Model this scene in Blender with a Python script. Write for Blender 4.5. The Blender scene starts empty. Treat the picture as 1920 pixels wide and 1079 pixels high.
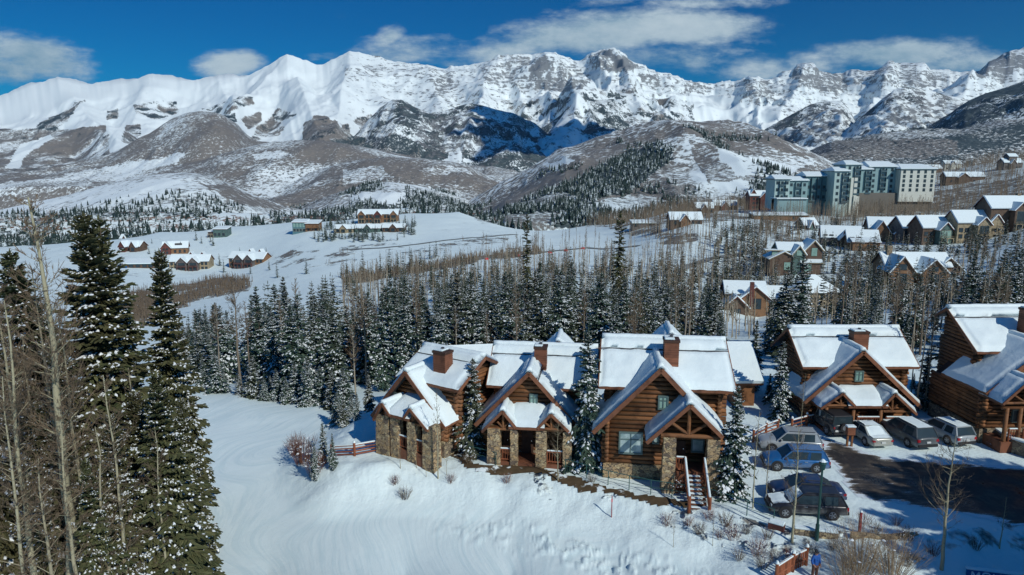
import bpy, bmesh, math, random
import numpy as np
from mathutils import Vector, Matrix
R = math.radians
scene = bpy.context.scene
col = scene.collection

# ------------------------------------------------------------------ camera, sky, sun, exposure
CZ = 22.0; PITCH = R(10.0); FPX = 1280.0
cd = bpy.data.cameras.new('camera'); cam = bpy.data.objects.new('camera', cd); col.objects.link(cam)
cam.location = (0, 0, CZ); cam.rotation_euler = (math.pi/2 - PITCH, 0, 0)
cd.sensor_width = 36.0; cd.lens = 36.0*FPX/1920.0; cd.clip_start = 0.5; cd.clip_end = 60000
scene.camera = cam
SUN_EL = R(36); SUN_AZ = R(142)          # azimuth clockwise from +Y
sdir = Vector((math.sin(SUN_AZ)*math.cos(SUN_EL), math.cos(SUN_AZ)*math.cos(SUN_EL), math.sin(SUN_EL)))
sl = bpy.data.lights.new('sun', 'SUN'); sl.energy = 3.15; sl.angle = R(0.5); sl.color = (1.0, 0.985, 0.90)
so = bpy.data.objects.new('sun', sl); col.objects.link(so)
so.rotation_euler = (-sdir).to_track_quat('-Z', 'Y').to_euler(); so.location = (60, -60, 80)
scene.view_settings.view_transform = 'Standard'; scene.view_settings.look = 'None'
scene.view_settings.exposure = 0.0; scene.view_settings.gamma = 1.0

SC, CC = math.sin(PITCH), math.cos(PITCH)
def ae(px, py):
    "picture point -> (x/y, (z-CZ)/y)"
    u = (px-960)/FPX; v = (540-py)/FPX
    c = CC+v*SC
    return u/c, (-SC+v*CC)/c
def at(px, py, Y):
    a, e = ae(px, py); return Vector((a*Y, Y, CZ+e*Y))
def gp(px, py, z=0.0):
    a, e = ae(px, py); Y = (z-CZ)/e; return Vector((a*Y, Y, z))

class NT:
    def __init__(s, tree): s.t = tree; s.n = tree.nodes; s.l = tree.links
    def new(s, typ, ins=None, **kw):
        nd = s.n.new(typ)
        for k, v in kw.items(): setattr(nd, k, v)
        if ins:
            for k, v in ins.items():
                sock = nd.inputs[k]
                if isinstance(v, bpy.types.NodeSocket): s.l.new(v, sock)
                elif isinstance(v, bpy.types.Node): s.l.new(v.outputs[0], sock)
                else:
                    if sock.type == 'RGBA' and len(v) == 3: v = (*v, 1)
                    sock.default_value = v
        return nd
    def math(s, op, a, b=0.0, c=0.0, clamp=False):
        nd = s.new('ShaderNodeMath', {0: a, 1: b, 2: c}, operation=op); nd.use_clamp = clamp; return nd.outputs[0]
    def mix(s, f, a, b, bt='MIX'):
        nd = s.n.new('ShaderNodeMix'); nd.data_type = 'RGBA'; nd.blend_type = bt
        for i, v in ((0, f), (6, a), (7, b)):
            sock = nd.inputs[i]
            if isinstance(v, bpy.types.NodeSocket): s.l.new(v, sock)
            elif isinstance(v, (int, float)): sock.default_value = v if i == 0 else (v, v, v, 1)
            else: sock.default_value = (*v, 1) if len(v) == 3 else v
        return nd.outputs[2]
    def ss(s, x, lo, hi, a=0.0, b=1.0):
        nd = s.new('ShaderNodeMapRange', {0: x, 1: lo, 2: hi, 3: a, 4: b}, interpolation_type='SMOOTHSTEP'); return nd.outputs[0]
    def noise(s, vec, scale, detail=4.0, rough=0.55, col=False):
        nd = s.new('ShaderNodeTexNoise', {'Vector': vec, 'Scale': scale, 'Detail': detail, 'Roughness': rough})
        return nd.outputs[1 if col else 0]
    def mapping(s, vec, scale=(1, 1, 1), rot=(0, 0, 0), loc=(0, 0, 0)):
        return s.new('ShaderNodeMapping', {'Vector': vec, 'Scale': scale, 'Rotation': rot, 'Location': loc}).outputs[0]

# --- world: physical sky plus procedural clouds placed by direction
wd = bpy.data.worlds.new('World'); scene.world = wd; wd.use_nodes = True
w = NT(wd.node_tree); w.n.clear()
sky = w.new('ShaderNodeTexSky', sky_type='NISHITA', sun_disc=False, sun_elevation=SUN_EL, sun_rotation=SUN_AZ,
            altitude=3000.0, air_density=1.0, dust_density=0.15, ozone_density=3.0)
tc = w.new('ShaderNodeTexCoord'); gen = tc.outputs['Generated']
sep = w.new('ShaderNodeSeparateXYZ', {0: gen})
# direction in degrees-like coordinates: a = x/y, e = z/y
ysafe = w.math('MAXIMUM', sep.outputs[1], 0.05)
ax_ = w.math('DIVIDE', sep.outputs[0], ysafe); ez_ = w.math('DIVIDE', sep.outputs[2], ysafe)
cv = w.new('ShaderNodeCombineXYZ', {0: ax_, 1: ez_, 2: 0.0}).outputs[0]
cvs = w.mapping(cv, scale=(1, 2.2, 1))
n1 = w.noise(cvs, 5.5, 12.0, 0.66); n2 = w.noise(w.mapping(cv, scale=(1, 3.2, 1), loc=(3, 1, 0)), 18.0, 9.0, 0.65)
def blob(px, py, rx, ry, amp, rot=0.0):
    a, e = ae(px, py)
    m = w.new('ShaderNodeMapping', {'Vector': cv, 'Location': (a, e, 0), 'Rotation': (0, 0, rot), 'Scale': (rx/FPX, ry/FPX, 1)}, vector_type='TEXTURE').outputs[0]
    ln = w.new('ShaderNodeVectorMath', {0: m}, operation='LENGTH').outputs['Value']
    return w.ss(ln, 0.0, 1.6, amp, 0.0)
tot = None
for b in CLOUDS if 'CLOUDS' in globals() else [
        (1130, 62, 250, 46, .95, 0.10), (1290, 52, 180, 40, .85, 0.0), (960, 92, 170, 30, .7, .22), (770, 95, 150, 40, .62, .1), (730, 72, 45, 22, .7, .5),
        (1240, 112, 210, 46, .58, 0), (1330, 8, 170, 16, .6, 0), (1420, 130, 170, 42, .50, 0),
        (60, 108, 120, 48, .95, -.12), (20, 125, 110, 45, .85, 0), (435, 120, 72, 26, .8, .08), (1680, 103, 170, 32, .9, .02), (1800, 120, 160, 30, .7, 0),
        (1540, 120, 130, 30, .55, 0), (610, 108, 60, 16, .45, 0), (700, 25, 560, 50, .10, 0.1), (1880, 20, 120, 30, .25, 0), (1140, 5, 90, 14, .5, .1)]:
    bb = blob(*b); tot = bb if tot is None else w.math('MAXIMUM', tot, bb)
dens = w.math('ADD', w.math('MULTIPLY', tot, 1.05), w.math('MULTIPLY', w.math('SUBTRACT', n1, 0.5), 1.5))
dens = w.math('ADD', dens, w.math('MULTIPLY', w.math('SUBTRACT', n2, 0.5), 0.62))
cm = w.math('MULTIPLY', w.ss(dens, 0.27, 0.82), w.ss(tot, 0.0, 0.22))
# grade of the clear sky: deeper, more saturated blue as at altitude
hs = w.new('ShaderNodeHueSaturation', {'Color': sky.outputs[0], 'Saturation': 1.42, 'Value': 1.0, 'Hue': 0.496})
grad = w.ss(sep.outputs[2], 0.18, 0.55)
base = w.mix(1.0, hs.outputs[0], w.mix(grad, (0.0, 0.56, 0.70), (0.0, 1.05, 1.16)), 'MULTIPLY')
cloudcol = w.mix(w.ss(w.math('ADD', n1, w.math('MULTIPLY', ez_, 0.9)), 0.40, 0.85), (2.2, 4.0, 5.4), (6.6, 7.9, 8.6))
skyc = w.mix(w.math('MULTIPLY', cm, 0.92), base, cloudcol)
bg = w.new('ShaderNodeBackground', {'Color': skyc, 'Strength': 0.085})
wo = w.new('ShaderNodeOutputWorld', {'Surface': bg.outputs[0]})

# ------------------------------------------------------------------ noise
def _hash(ix, iy, seed):
    h = (ix.astype(np.int64)*374761393 + iy.astype(np.int64)*668265263 + seed*2147483647) & 0xffffffff
    h = ((h ^ (h >> 13))*1274126177) & 0xffffffff
    return ((h ^ (h >> 16)) & 0xffff)/65535.0
def vnoise(x, y, seed=0):
    ix = np.floor(x); iy = np.floor(y); fx = x-ix; fy = y-iy
    fx = fx*fx*(3-2*fx); fy = fy*fy*(3-2*fy)
    a = _hash(ix, iy, seed); b = _hash(ix+1, iy, seed); c = _hash(ix, iy+1, seed); d = _hash(ix+1, iy+1, seed)
    return (a*(1-fx)+b*fx)*(1-fy)+(c*(1-fx)+d*fx)*fy
def fbm(x, y, o=4, seed=0, g=0.5):
    s = 0; a = 1; t = 0
    for i in range(o):
        s = s+a*(vnoise(x, y, seed+i*17)*2-1); t += a; a *= g; x = x*2.03+11.3; y = y*2.03-7.7
    return s/t
def ridged(x, y, o=4, seed=0):
    s = 0; a = 1; t = 0
    for i in range(o):
        n = 1-np.abs(vnoise(x, y, seed+i*17)*2-1)*2; s = s+a*n; t += a; a *= 0.5; x = x*2.07+3.3; y = y*2.07+9.7
    return s/t
def sstep(x, a, b):
    t = np.clip((x-a)/(b-a), 0, 1); return t*t*(3-2*t)
def in_poly(px, py, poly):
    r = np.zeros(px.shape, bool); n = len(poly)
    for i in range(n):
        x1, y1 = poly[i]; x2, y2 = poly[(i+1) % n]
        if y1 == y2: continue
        c = ((y1 > py) != (y2 > py)) & (px < (x2-x1)*(py-y1)/(y2-y1)+x1)
        r ^= c
    return r

# ------------------------------------------------------------------ object helpers
def setp(o, label=None, cat=None, group=None, kind=None):
    if label: o['label'] = label
    if cat: o['category'] = cat
    if group: o['group'] = group
    if kind: o['kind'] = kind
    return o
def link(name, me, parent=None, mats=()):
    o = bpy.data.objects.new(name, me); col.objects.link(o)
    if parent is not None: o.parent = parent
    return o
def empty(name, loc, rz=0.0, label=None, cat=None, group=None):
    o = bpy.data.objects.new(name, None); col.objects.link(o); o.location = loc; o.rotation_euler = (0, 0, rz)
    o.empty_display_size = 0.3
    return setp(o, label, cat, group)
def npmesh(name, V, F, mats, mi=None, smooth=False):
    "V (n,3); F list of arrays (m,k)"
    me = bpy.data.meshes.new(name)
    V = np.asarray(V, np.float32); me.vertices.add(len(V)); me.vertices.foreach_set('co', V.ravel())
    if not isinstance(F, (list, tuple)): F = [F]
    F = [np.asarray(f, np.int32) for f in F if len(f)]
    loops = np.concatenate([f.ravel() for f in F]); tot = np.concatenate([np.full(len(f), f.shape[1], np.int32) for f in F])
    st = np.concatenate([[0], np.cumsum(tot)[:-1]]).astype(np.int32)
    me.loops.add(len(loops)); me.loops.foreach_set('vertex_index', loops)
    me.polygons.add(len(tot)); me.polygons.foreach_set('loop_start', st); me.polygons.foreach_set('loop_total', tot)
    for m in mats: me.materials.append(m)
    if mi is not None: me.polygons.foreach_set('material_index', np.asarray(mi, np.int32))
    if smooth: me.polygons.foreach_set('use_smooth', np.ones(len(tot), bool))
    me.update(calc_edges=True); return me
class MB:
    "mesh collector in plain lists; faces of any size, one material"
    def __init__(s): s.v = []; s.f = []
    def add(s, vs, fs):
        b = len(s.v); s.v += [tuple(v) for v in vs]; s.f += [tuple(b+i for i in f) for f in fs]; return s
    def box(s, x0, x1, y0, y1, z0, z1):
        return s.add([(x0, y0, z0), (x1, y0, z0), (x1, y1, z0), (x0, y1, z0), (x0, y0, z1), (x1, y0, z1), (x1, y1, z1), (x0, y1, z1)],
                     [(0, 3, 2, 1), (4, 5, 6, 7), (0, 1, 5, 4), (1, 2, 6, 5), (2, 3, 7, 6), (3, 0, 4, 7)])
    def tube(s, p, q, r0, r1=None, n=8, cap=True):
        r1 = r0 if r1 is None else r1
        p = Vector(p); q = Vector(q); d = (q-p)
        if d.length < 1e-6: return s
        d.normalize(); a = d.orthogonal().normalized(); b = d.cross(a)
        vs = []
        for k in range(n):
            t = 2*math.pi*k/n; o = a*math.cos(t)+b*math.sin(t); vs += [p+o*r0, q+o*r1]
        fs = [(2*k, 2*((k+1) % n), 2*((k+1) % n)+1, 2*k+1) for k in range(n)]
        if cap: fs += [tuple(2*k for k in range(n))[::-1], tuple(2*k+1 for k in range(n))]
        return s.add(vs, fs)
    def beam(s, p, q, w, h, up=(0, 0, 1)):
        p = Vector(p); q = Vector(q); d = (q-p).normalized(); sd = d.cross(Vector(up))
        if sd.length < 1e-4: sd = Vector((1, 0, 0))
        sd.normalize(); u = sd.cross(d).normalized()
        vs = [c+sd*a*w/2+u*b*h/2 for c in (p, q) for a, b in ((-1, -1), (1, -1), (1, 1), (-1, 1))]
        return s.add(vs, [(0, 1, 2, 3)[::-1], (4, 5, 6, 7), (0, 1, 5, 4), (1, 2, 6, 5), (2, 3, 7, 6), (3, 0, 4, 7)])
    def prism(s, poly, d):
        "poly: 3-D points, extruded by vector d"
        n = len(poly); d = Vector(d); vs = [Vector(p) for p in poly]+[Vector(p)+d for p in poly]
        return s.add(vs, [tuple(range(n))[::-1], tuple(range(n, 2*n))]+[(i, (i+1) % n, n+(i+1) % n, n+i) for i in range(n)])
    def build(s, name, mat, parent=None, smooth=False, bevel=0.0, loc=None):
        me = bpy.data.meshes.new(name); me.from_pydata([tuple(v) for v in s.v], [], s.f); me.materials.append(mat)
        bm = bmesh.new(); bm.from_mesh(me); bmesh.ops.recalc_face_normals(bm, faces=bm.faces)
        if bevel > 0: bmesh.ops.bevel(bm, geom=bm.edges[:], offset=bevel, segments=2, affect='EDGES', clamp_overlap=True)
        bm.to_mesh(me); bm.free()
        if smooth: me.polygons.foreach_set('use_smooth', [True]*len(me.polygons))
        me.update()
        o = link(name, me, parent)
        if loc is not None: o.location = loc
        return o
def copy_tree(o, parent=None):
    c = o.copy(); col.objects.link(c)
    if parent is not None: c.parent = parent
    for ch in list(o.children): copy_tree(ch, c)
    return c
# ------------------------------------------------------------------ materials
M = {}
def mat(name, rough=0.7, spec=0.3, metal=0.0):
    m = bpy.data.materials.new(name); m.use_nodes = True; t = NT(m.node_tree); t.n.clear()
    b = t.new('ShaderNodeBsdfPrincipled', {'Roughness': rough, 'Metallic': metal, 'Specular IOR Level': spec})
    o = t.new('ShaderNodeOutputMaterial', {'Surface': b.outputs[0]}); M[name] = m
    tc = t.new('ShaderNodeTexCoord'); g = t.new('ShaderNodeNewGeometry')
    return m, t, b, tc.outputs['Object'], g.outputs['Position'], g
def bump(t, b, h, strength=0.4, dist=0.05):
    nd = t.new('ShaderNodeBump', {'Height': h, 'Strength': strength, 'Distance': dist}); t.l.new(nd.outputs[0], b.inputs['Normal'])
def setc(t, b, c):
    if isinstance(c, bpy.types.NodeSocket): t.l.new(c, b.inputs['Base Color'])
    else: b.inputs['Base Color'].default_value = (*c, 1)
SNOW = (0.77, 0.86, 0.88)

m, t, b, ob, wp, g = mat('snow', 0.55, 0.25)
n = t.noise(wp, 1.3, 6); n2 = t.noise(wp, 9, 4)
setc(t, b, t.mix(n, (0.72, 0.83, 0.85), (0.82, 0.91, 0.92)))
bump(t, b, t.math('ADD', n, t.math('MULTIPLY', n2, .25)), 0.5, 0.12)

def wood(name, c1, c2, rough=0.65, sc=1.0, grain=(1, 1, 12)):
    m, t, b, ob, wp, g = mat(name, rough, 0.3)
    n = t.noise(ob, 1.6*sc, 4); gr = t.noise(t.mapping(ob, scale=grain), 2.6*sc, 5)
    rnd = g.outputs['Random Per Island']
    c = t.mix(gr, c1, c2); c = t.mix(t.ss(n, .45, .75), c, tuple(x*.55 for x in c1))
    c = t.mix(1.0, c, t.mix(rnd, (0.58, 0.58, 0.58), (1.30, 1.3, 1.28)), 'MULTIPLY')
    setc(t, b, c); bump(t, b, gr, 0.3, 0.02); return m
wood('log_wood', (0.135, 0.056, 0.024), (0.32, 0.142, 0.058))
wood('trim_wood', (0.14, 0.058, 0.032), (0.24, 0.10, 0.052), grain=(3, 3, 3))
wood('rail_wood', (0.20, 0.058, 0.028), (0.32, 0.11, 0.05), grain=(3, 3, 3))
wood('siding_brown', (0.17, 0.066, 0.036), (0.25, 0.10, 0.055), grain=(1, 1, 14))
wood('shingle_brown', (0.30, 0.22, 0.13), (0.42, 0.32, 0.2), grain=(6, 6, 2))
wood('dark_wood', (0.05, 0.026, 0.018), (0.09, 0.045, 0.03))
wood('far_brown', (0.095, 0.062, 0.045), (0.155, 0.105, 0.075), sc=.5)
wood('far_orange', (0.19, 0.105, 0.058), (0.30, 0.17, 0.09), sc=.5)
wood('far_tan', (0.30, 0.24, 0.15), (0.40, 0.33, 0.22), sc=.5)
wood('far_red', (0.11, 0.042, 0.036), (0.17, 0.06, 0.05), sc=.5)
wood('far_grey', (0.11, 0.10, 0.095), (0.18, 0.16, 0.15), sc=.5)
wood('far_green', (0.07, 0.12, 0.11), (0.11, 0.18, 0.165), sc=.5)

def stone(name, c=(0.56, 0.38, 0.19), c2=(0.36, 0.28, 0.19), sc=3.2):
    m, t, b, ob, wp, g = mat(name, 0.85, 0.2)
    wv = t.new('ShaderNodeVectorMath', {0: t.mapping(ob, scale=(1, 1, 1.7)), 1: t.noise(ob, 2.5, 2, col=True)}, operation='ADD').outputs[0]
    v = t.new('ShaderNodeTexVoronoi', {'Vector': wv, 'Scale': sc}); e = t.new('ShaderNodeTexVoronoi', {'Vector': wv, 'Scale': sc}, feature='DISTANCE_TO_EDGE')
    s = t.new('ShaderNodeSeparateColor', {0: v.outputs['Color']})
    cc = t.mix(s.outputs[0], c, c2); cc = t.mix(t.ss(s.outputs[1], .6, .9), cc, (0.62, 0.50, 0.30)); cc = t.mix(t.ss(s.outputs[2], .72, .9), cc, (0.14, 0.11, 0.09))
    cc = t.mix(t.math('MULTIPLY', t.noise(ob, 14, 4), .5), cc, (0.2, .15, .1))
    ed = t.ss(e.outputs['Distance'], 0.01, 0.07)
    setc(t, b, t.mix(ed, (0.12, 0.095, 0.07), cc)); bump(t, b, ed, 0.8, 0.05)
stone('stone'); stone('stone_grey', (0.40, 0.31, 0.20), (0.24, 0.20, 0.16), 3.0)

def plain(name, c, rough=0.5, spec=0.5, metal=0.0, var=0.12, sc=3.0):
    m, t, b, ob, wp, g = mat(name, rough, spec, metal)
    n = t.noise(ob, sc, 4); setc(t, b, t.mix(n, tuple(x*(1-var) for x in c), tuple(min(1, x*(1+var)) for x in c))); return m, t, b, ob
plain('roof_metal', (0.05, 0.052, 0.055), 0.5)
plain('tyre', (0.018, 0.018, 0.02), 0.85); plain('rim', (0.35, 0.36, 0.38), 0.35, .5, .8); plain('black_trim', (0.02, 0.021, 0.024), 0.55)
plain('window_frame', (0.10, 0.15, 0.14), 0.5); plain('lamp_green', (0.018, 0.07, 0.062), 0.45)
plain('metal_green', (0.03, 0.10, 0.09), 0.5); plain('chrome', (0.55, 0.57, 0.6), 0.2, .5, 1.0)
plain('tail_red', (0.32, 0.012, 0.02), 0.25); plain('head_lens', (0.55, 0.6, 0.62), 0.12); plain('plate_white', (0.6, 0.62, 0.6), 0.5)
plain('red_pad', (0.62, 0.03, 0.045), 0.6); plain('red_post', (0.30, 0.05, 0.055), 0.6); plain('sign_blue', (0.012, 0.10, 0.27), 0.45)
plain('letter_white', (0.82, 0.85, 0.86), 0.5, var=.03)
plain('jacket_blue', (0.008, 0.085, 0.34), 0.75); plain('trousers_brown', (0.11, 0.05, 0.035), 0.8); plain('skin', (0.40, 0.22, 0.15), 0.6)
plain('cap_dark', (0.02, 0.025, 0.035), 0.8); plain('boots_dark', (0.03, 0.025, 0.02), 0.7); plain('hair', (0.04, .025, .015), .7)
plain('tarp_blue', (0.01, 0.12, 0.32), 0.5); plain('panel_dark', (0.03, 0.045, 0.05), 0.4)
plain('hotel_wall', (0.38, 0.50, 0.48), 0.85, var=.05); plain('hotel_wall_shaded', (0.24, 0.37, 0.38), 0.85, var=.06); plain('hotel_teal', (0.09, 0.19, 0.21), 0.6)  # cooler and teal hotel walls: the wings' shade is put into the colour
plain('hotel_dark', (0.05, 0.10, 0.12), 0.5); plain('hotel_base', (0.15, 0.14, 0.12), 0.8); plain('hotel_cream', (0.60, 0.62, 0.55), 0.8)
m, t, b, ob, wp, g = mat('glass', 0.12, 0.35); n = t.noise(wp, .8, 2); setc(t, b, t.mix(n, (0.012, 0.02, 0.026), (0.05, 0.08, 0.095)))
m, t, b, ob, wp, g = mat('glass_lit', 0.18, 0.6); n = t.noise(wp, 1.4, 3)
setc(t, b, t.mix(t.ss(n, .35, .7), (0.20, 0.30, 0.30), (0.46, 0.56, 0.55)))
m, t, b, ob, wp, g = mat('glass_green', 0.2, 0.6); n = t.noise(wp, .8, 3); setc(t, b, t.mix(n, (0.12, 0.24, 0.2), (0.36, 0.52, 0.45)))
def paint(name, c, rough=0.28, metal=0.35):
    m, t, b, ob, wp, g = mat(name, rough, 0.5, metal)
    d = t.noise(ob, 2.2, 5); lo = t.ss(t.new('ShaderNodeSeparateXYZ', {0: ob}).outputs[2], 0.25, 0.9, .55, 0.0)
    f = t.math('MULTIPLY', t.math('ADD', lo, .1), t.ss(d, .3, .7))
    setc(t, b, t.mix(f, c, (0.30, 0.30, 0.29))); t.l.new(t.math('ADD', t.math('MULTIPLY', f, .6), rough), b.inputs['Roughness'])
    b.inputs['Coat Weight'].default_value = 0.4
for nm, c in (('paint_silver', (0.40, 0.44, 0.46)), ('paint_white', (0.52, 0.56, 0.56)), ('paint_blue', (0.008, 0.12, 0.34)), ('paint_navy', (0.008, 0.03, 0.10)),
              ('paint_black', (0.016, 0.016, 0.022)), ('paint_grey', (0.085, 0.10, 0.11)), ('paint_champagne', (0.42, 0.43, 0.38)), ('paint_dark', (0.035, 0.045, 0.05))):
    paint(nm, c, metal=.2)

# vegetation
m, t, b, ob, wp, g = mat('needles', 0.75, 0.15)
oi = t.new('ShaderNodeObjectInfo').outputs['Random']; rnd = g.outputs['Random Per Island']
c = t.mix(rnd, (0.040, 0.058, 0.028), (0.145, 0.148, 0.070)); c = t.mix(t.math('MULTIPLY', oi, .45), c, (0.085, 0.062, 0.030))
setc(t, b, c)
m, t, b, ob, wp, g = mat('needles_teal', 0.75, 0.15)
oi = t.new('ShaderNodeObjectInfo').outputs['Random']; rnd = g.outputs['Random Per Island']
c = t.mix(rnd, (0.026, 0.060, 0.050), (0.095, 0.135, 0.095)); c = t.mix(t.ss(oi, .65, 1.0, 0, .5), c, (0.095, 0.085, 0.045))
setc(t, b, c)
m, t, b, ob, wp, g = mat('branch_snow', 0.6, 0.2); rnd = g.outputs['Random Per Island']
setc(t, b, t.mix(rnd, (0.70, 0.76, 0.80), (0.86, 0.90, 0.92)))
wood('spruce_bark', (0.06, 0.045, 0.033), (0.13, 0.10, 0.075), grain=(6, 6, 1))
m, t, b, ob, wp, g = mat('aspen_bark', 0.8, 0.2)
n = t.noise(t.mapping(ob, scale=(1, 1, 2.5)), 3.5, 5); n2 = t.noise(ob, .8, 2)
oi = t.new('ShaderNodeObjectInfo').outputs['Random']
c = t.mix(n2, (0.42, 0.40, 0.27), (0.33, 0.30, 0.20)); c = t.mix(t.ss(n, .60, .68), c, (0.05, 0.045, 0.04)); c = t.mix(t.math('MULTIPLY', oi, .6), c, (0.22, 0.17, 0.11))
setc(t, b, c)
m, t, b, ob, wp, g = mat('aspen_bark_far', 0.8, 0.2)
oi = t.new('ShaderNodeObjectInfo').outputs['Random']; setc(t, b, t.mix(oi, (0.33, 0.29, 0.22), (0.15, 0.115, 0.085)))
m, t, b, ob, wp, g = mat('twigs', 0.85, 0.15)
oi = t.new('ShaderNodeObjectInfo').outputs['Random']; rnd = g.outputs['Random Per Island']
setc(t, b, t.mix(rnd, t.mix(oi, (0.15, 0.105, 0.07), (0.10, 0.08, 0.06)), t.mix(oi, (0.25, 0.19, 0.125), (0.20, 0.15, 0.10))))
m, t, b, ob, wp, g = mat('twigs_red', 0.85, 0.15); rnd = g.outputs['Random Per Island']
setc(t, b, t.mix(rnd, (0.14, 0.05, 0.035), (0.28, 0.15, 0.10)))
m, t, b, ob, wp, g = mat('twigs_tan', 0.85, 0.15); rnd = g.outputs['Random Per Island']
setc(t, b, t.mix(rnd, (0.20, 0.13, 0.08), (0.48, 0.39, 0.27)))

# dirt path, asphalt
m, t, b, ob, wp, g = mat('walkway', 0.9, 0.2); n = t.noise(wp, 3, 6); n2 = t.noise(wp, 1.1, 5)
setc(t, b, t.mix(t.ss(n2, .56, .64), t.mix(n, (0.05, 0.035, 0.02), (0.13, 0.09, 0.05)), SNOW)); bump(t, b, n, .5, .05)
m, t, b, ob, wp, g = mat('asphalt', 0.6, 0.4)
at_ = t.new('ShaderNodeVertexColor', layer_name='edge').outputs[0]; es = t.new('ShaderNodeSeparateColor', {0: at_})
n = t.noise(wp, .45, 5, .65); n2 = t.noise(wp, 12, 5); n3 = t.noise(t.mapping(wp, scale=(.35, 2.2, 1), rot=(0, 0, R(28))), 1.3, 6, .65)
n4 = t.noise(t.mapping(wp, scale=(1.2, .25, 1), rot=(0, 0, R(20))), 1.6, 4)
c = t.mix(n2, (0.018, 0.017, 0.018), (0.048, 0.043, 0.040)); c = t.mix(t.ss(n, .50, .66), c, (0.105, 0.083, 0.062)); c = t.mix(t.math('MULTIPLY', t.ss(n4, .52, .66), .55), c, (0.02, 0.019, 0.02))
sn = t.math('ADD', t.math('MULTIPLY', t.math('SUBTRACT', n3, .5), 1.3), t.math('ADD', t.math('MULTIPLY', t.math('SUBTRACT', n2, .5), .35), es.outputs[0]))
snm = t.ss(sn, .45, .62)
c = t.mix(t.math('MULTIPLY', t.ss(sn, .22, .5), .6), c, (0.20, 0.16, 0.12)); setc(t, b, t.mix(snm, c, (0.72, 0.79, 0.83)))
t.l.new(t.math('ADD', t.ss(n, .35, .6, .22, .75), t.math('MULTIPLY', snm, .1)), b.inputs['Roughness']); bump(t, b, t.math('ADD', n2, t.math('MULTIPLY', snm, 2.0)), .4, .03)

# the ground: cover attribute R evergreen, G bare aspen, B rock; cov2 R bare earth, G groomed piste, B red cliff
m, t, b, ob, wp, g = mat('ground', 0.7, 0.2)
cv_ = t.new('ShaderNodeSeparateColor', {0: t.new('ShaderNodeVertexColor', layer_name='cov').outputs[0]})
cw_ = t.new('ShaderNodeSeparateColor', {0: t.new('ShaderNodeVertexColor', layer_name='cov2').outputs[0]})
ev, br, rk = cv_.outputs[0], cv_.outputs[1], cv_.outputs[2]; ea, pi_, cl = cw_.outputs[0], cw_.outputs[1], cw_.outputs[2]
dist = t.new('ShaderNodeVectorMath', {0: wp}, operation='LENGTH').outputs['Value']
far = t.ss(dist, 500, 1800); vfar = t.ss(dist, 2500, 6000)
# fine-to-coarse speckle that follows the size of the trees out there (8-12 m crowns)
nA = t.noise(wp, .16, 5, .7); nB = t.noise(t.mapping(wp, scale=(1, 1, .25)), .075, 5, .72); nC = t.noise(wp, .012, 5, .6); nD = t.noise(wp, .0035, 4, .6)
sp = t.mix(vfar, t.mix(far, nA, nB), t.math('ADD', t.math('MULTIPLY', nB, .55), t.math('MULTIPLY', nC, .45)))
spf = t.math('ADD', t.math('MULTIPLY', t.math('SUBTRACT', t.new('ShaderNodeSeparateColor', {0: sp}).outputs[0], .5), 1.9), .5)
sn1 = t.noise(wp, .9, 6); sn2 = t.noise(wp, 5, 4)
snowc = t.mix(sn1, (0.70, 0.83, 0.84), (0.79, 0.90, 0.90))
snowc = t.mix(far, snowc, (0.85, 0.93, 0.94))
evm = t.ss(t.math('ADD', t.math('MULTIPLY', ev, 1.12), t.math('MULTIPLY', t.math('SUBTRACT', spf, .5), 2.1)), .46, .62)
evm = t.math('MULTIPLY', evm, t.ss(ev, .02, .14))
brm = t.ss(t.math('ADD', t.math('MULTIPLY', br, 1.08), t.math('MULTIPLY', t.math('SUBTRACT', spf, .5), 2.3)), .26, .74)
brm = t.math('MULTIPLY', brm, t.ss(br, .03, .2))
brc = t.mix(nC, (0.145, 0.122, 0.103), (0.225, 0.185, 0.148)); brc = t.mix(t.ss(spf, .4, .6), brc, t.mix(nD, (0.115, 0.105, 0.095), (0.17, 0.15, 0.13)))
evc = t.mix(t.ss(spf, .4, .68), (0.085, 0.110, 0.115), (0.034, 0.054, 0.062)); 
c = t.mix(t.math('MULTIPLY', brm, .93), snowc, brc); c = t.mix(evm, c, evc)
# rock: strata bands broken by snow
st = t.noise(t.mapping(wp, scale=(.008, .008, .040)), 1.0, 6, .7); sb = t.noise(wp, .018, 6, .72)
up = t.new('ShaderNodeSeparateXYZ', {0: g.outputs['Normal']}).outputs[2]
rm = t.math('ADD', t.math('ADD', t.math('MULTIPLY', rk, .95), t.math('MULTIPLY', t.math('SUBTRACT', st, .5), 1.5)), t.math('MULTIPLY', t.math('SUBTRACT', sb, .5), 2.2))
rm = t.ss(rm, .50, .72)
rc = t.mix(sb, (0.07, 0.078, 0.09), (0.22, 0.225, 0.23))
rm = t.math('MULTIPLY', rm, .88)
c = t.mix(rm, c, rc)
clm = t.math('MULTIPLY', t.ss(t.math('ADD', cl, t.math('MULTIPLY', t.math('SUBTRACT', nA, .5), 1.8)), .45, .6), t.ss(cl, .05, .2))
c = t.mix(clm, c, t.mix(nB, (0.16, 0.085, 0.055), (0.26, 0.17, 0.12)))
eam = t.math('MULTIPLY', t.ss(t.math('ADD', ea, t.math('MULTIPLY', t.math('SUBTRACT', sn1, .5), 1.6)), .45, .62), t.ss(ea, .05, .2))
c = t.mix(eam, c, t.mix(sn2, (0.08, 0.055, 0.035), (0.20, 0.13, 0.08)))
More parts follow.
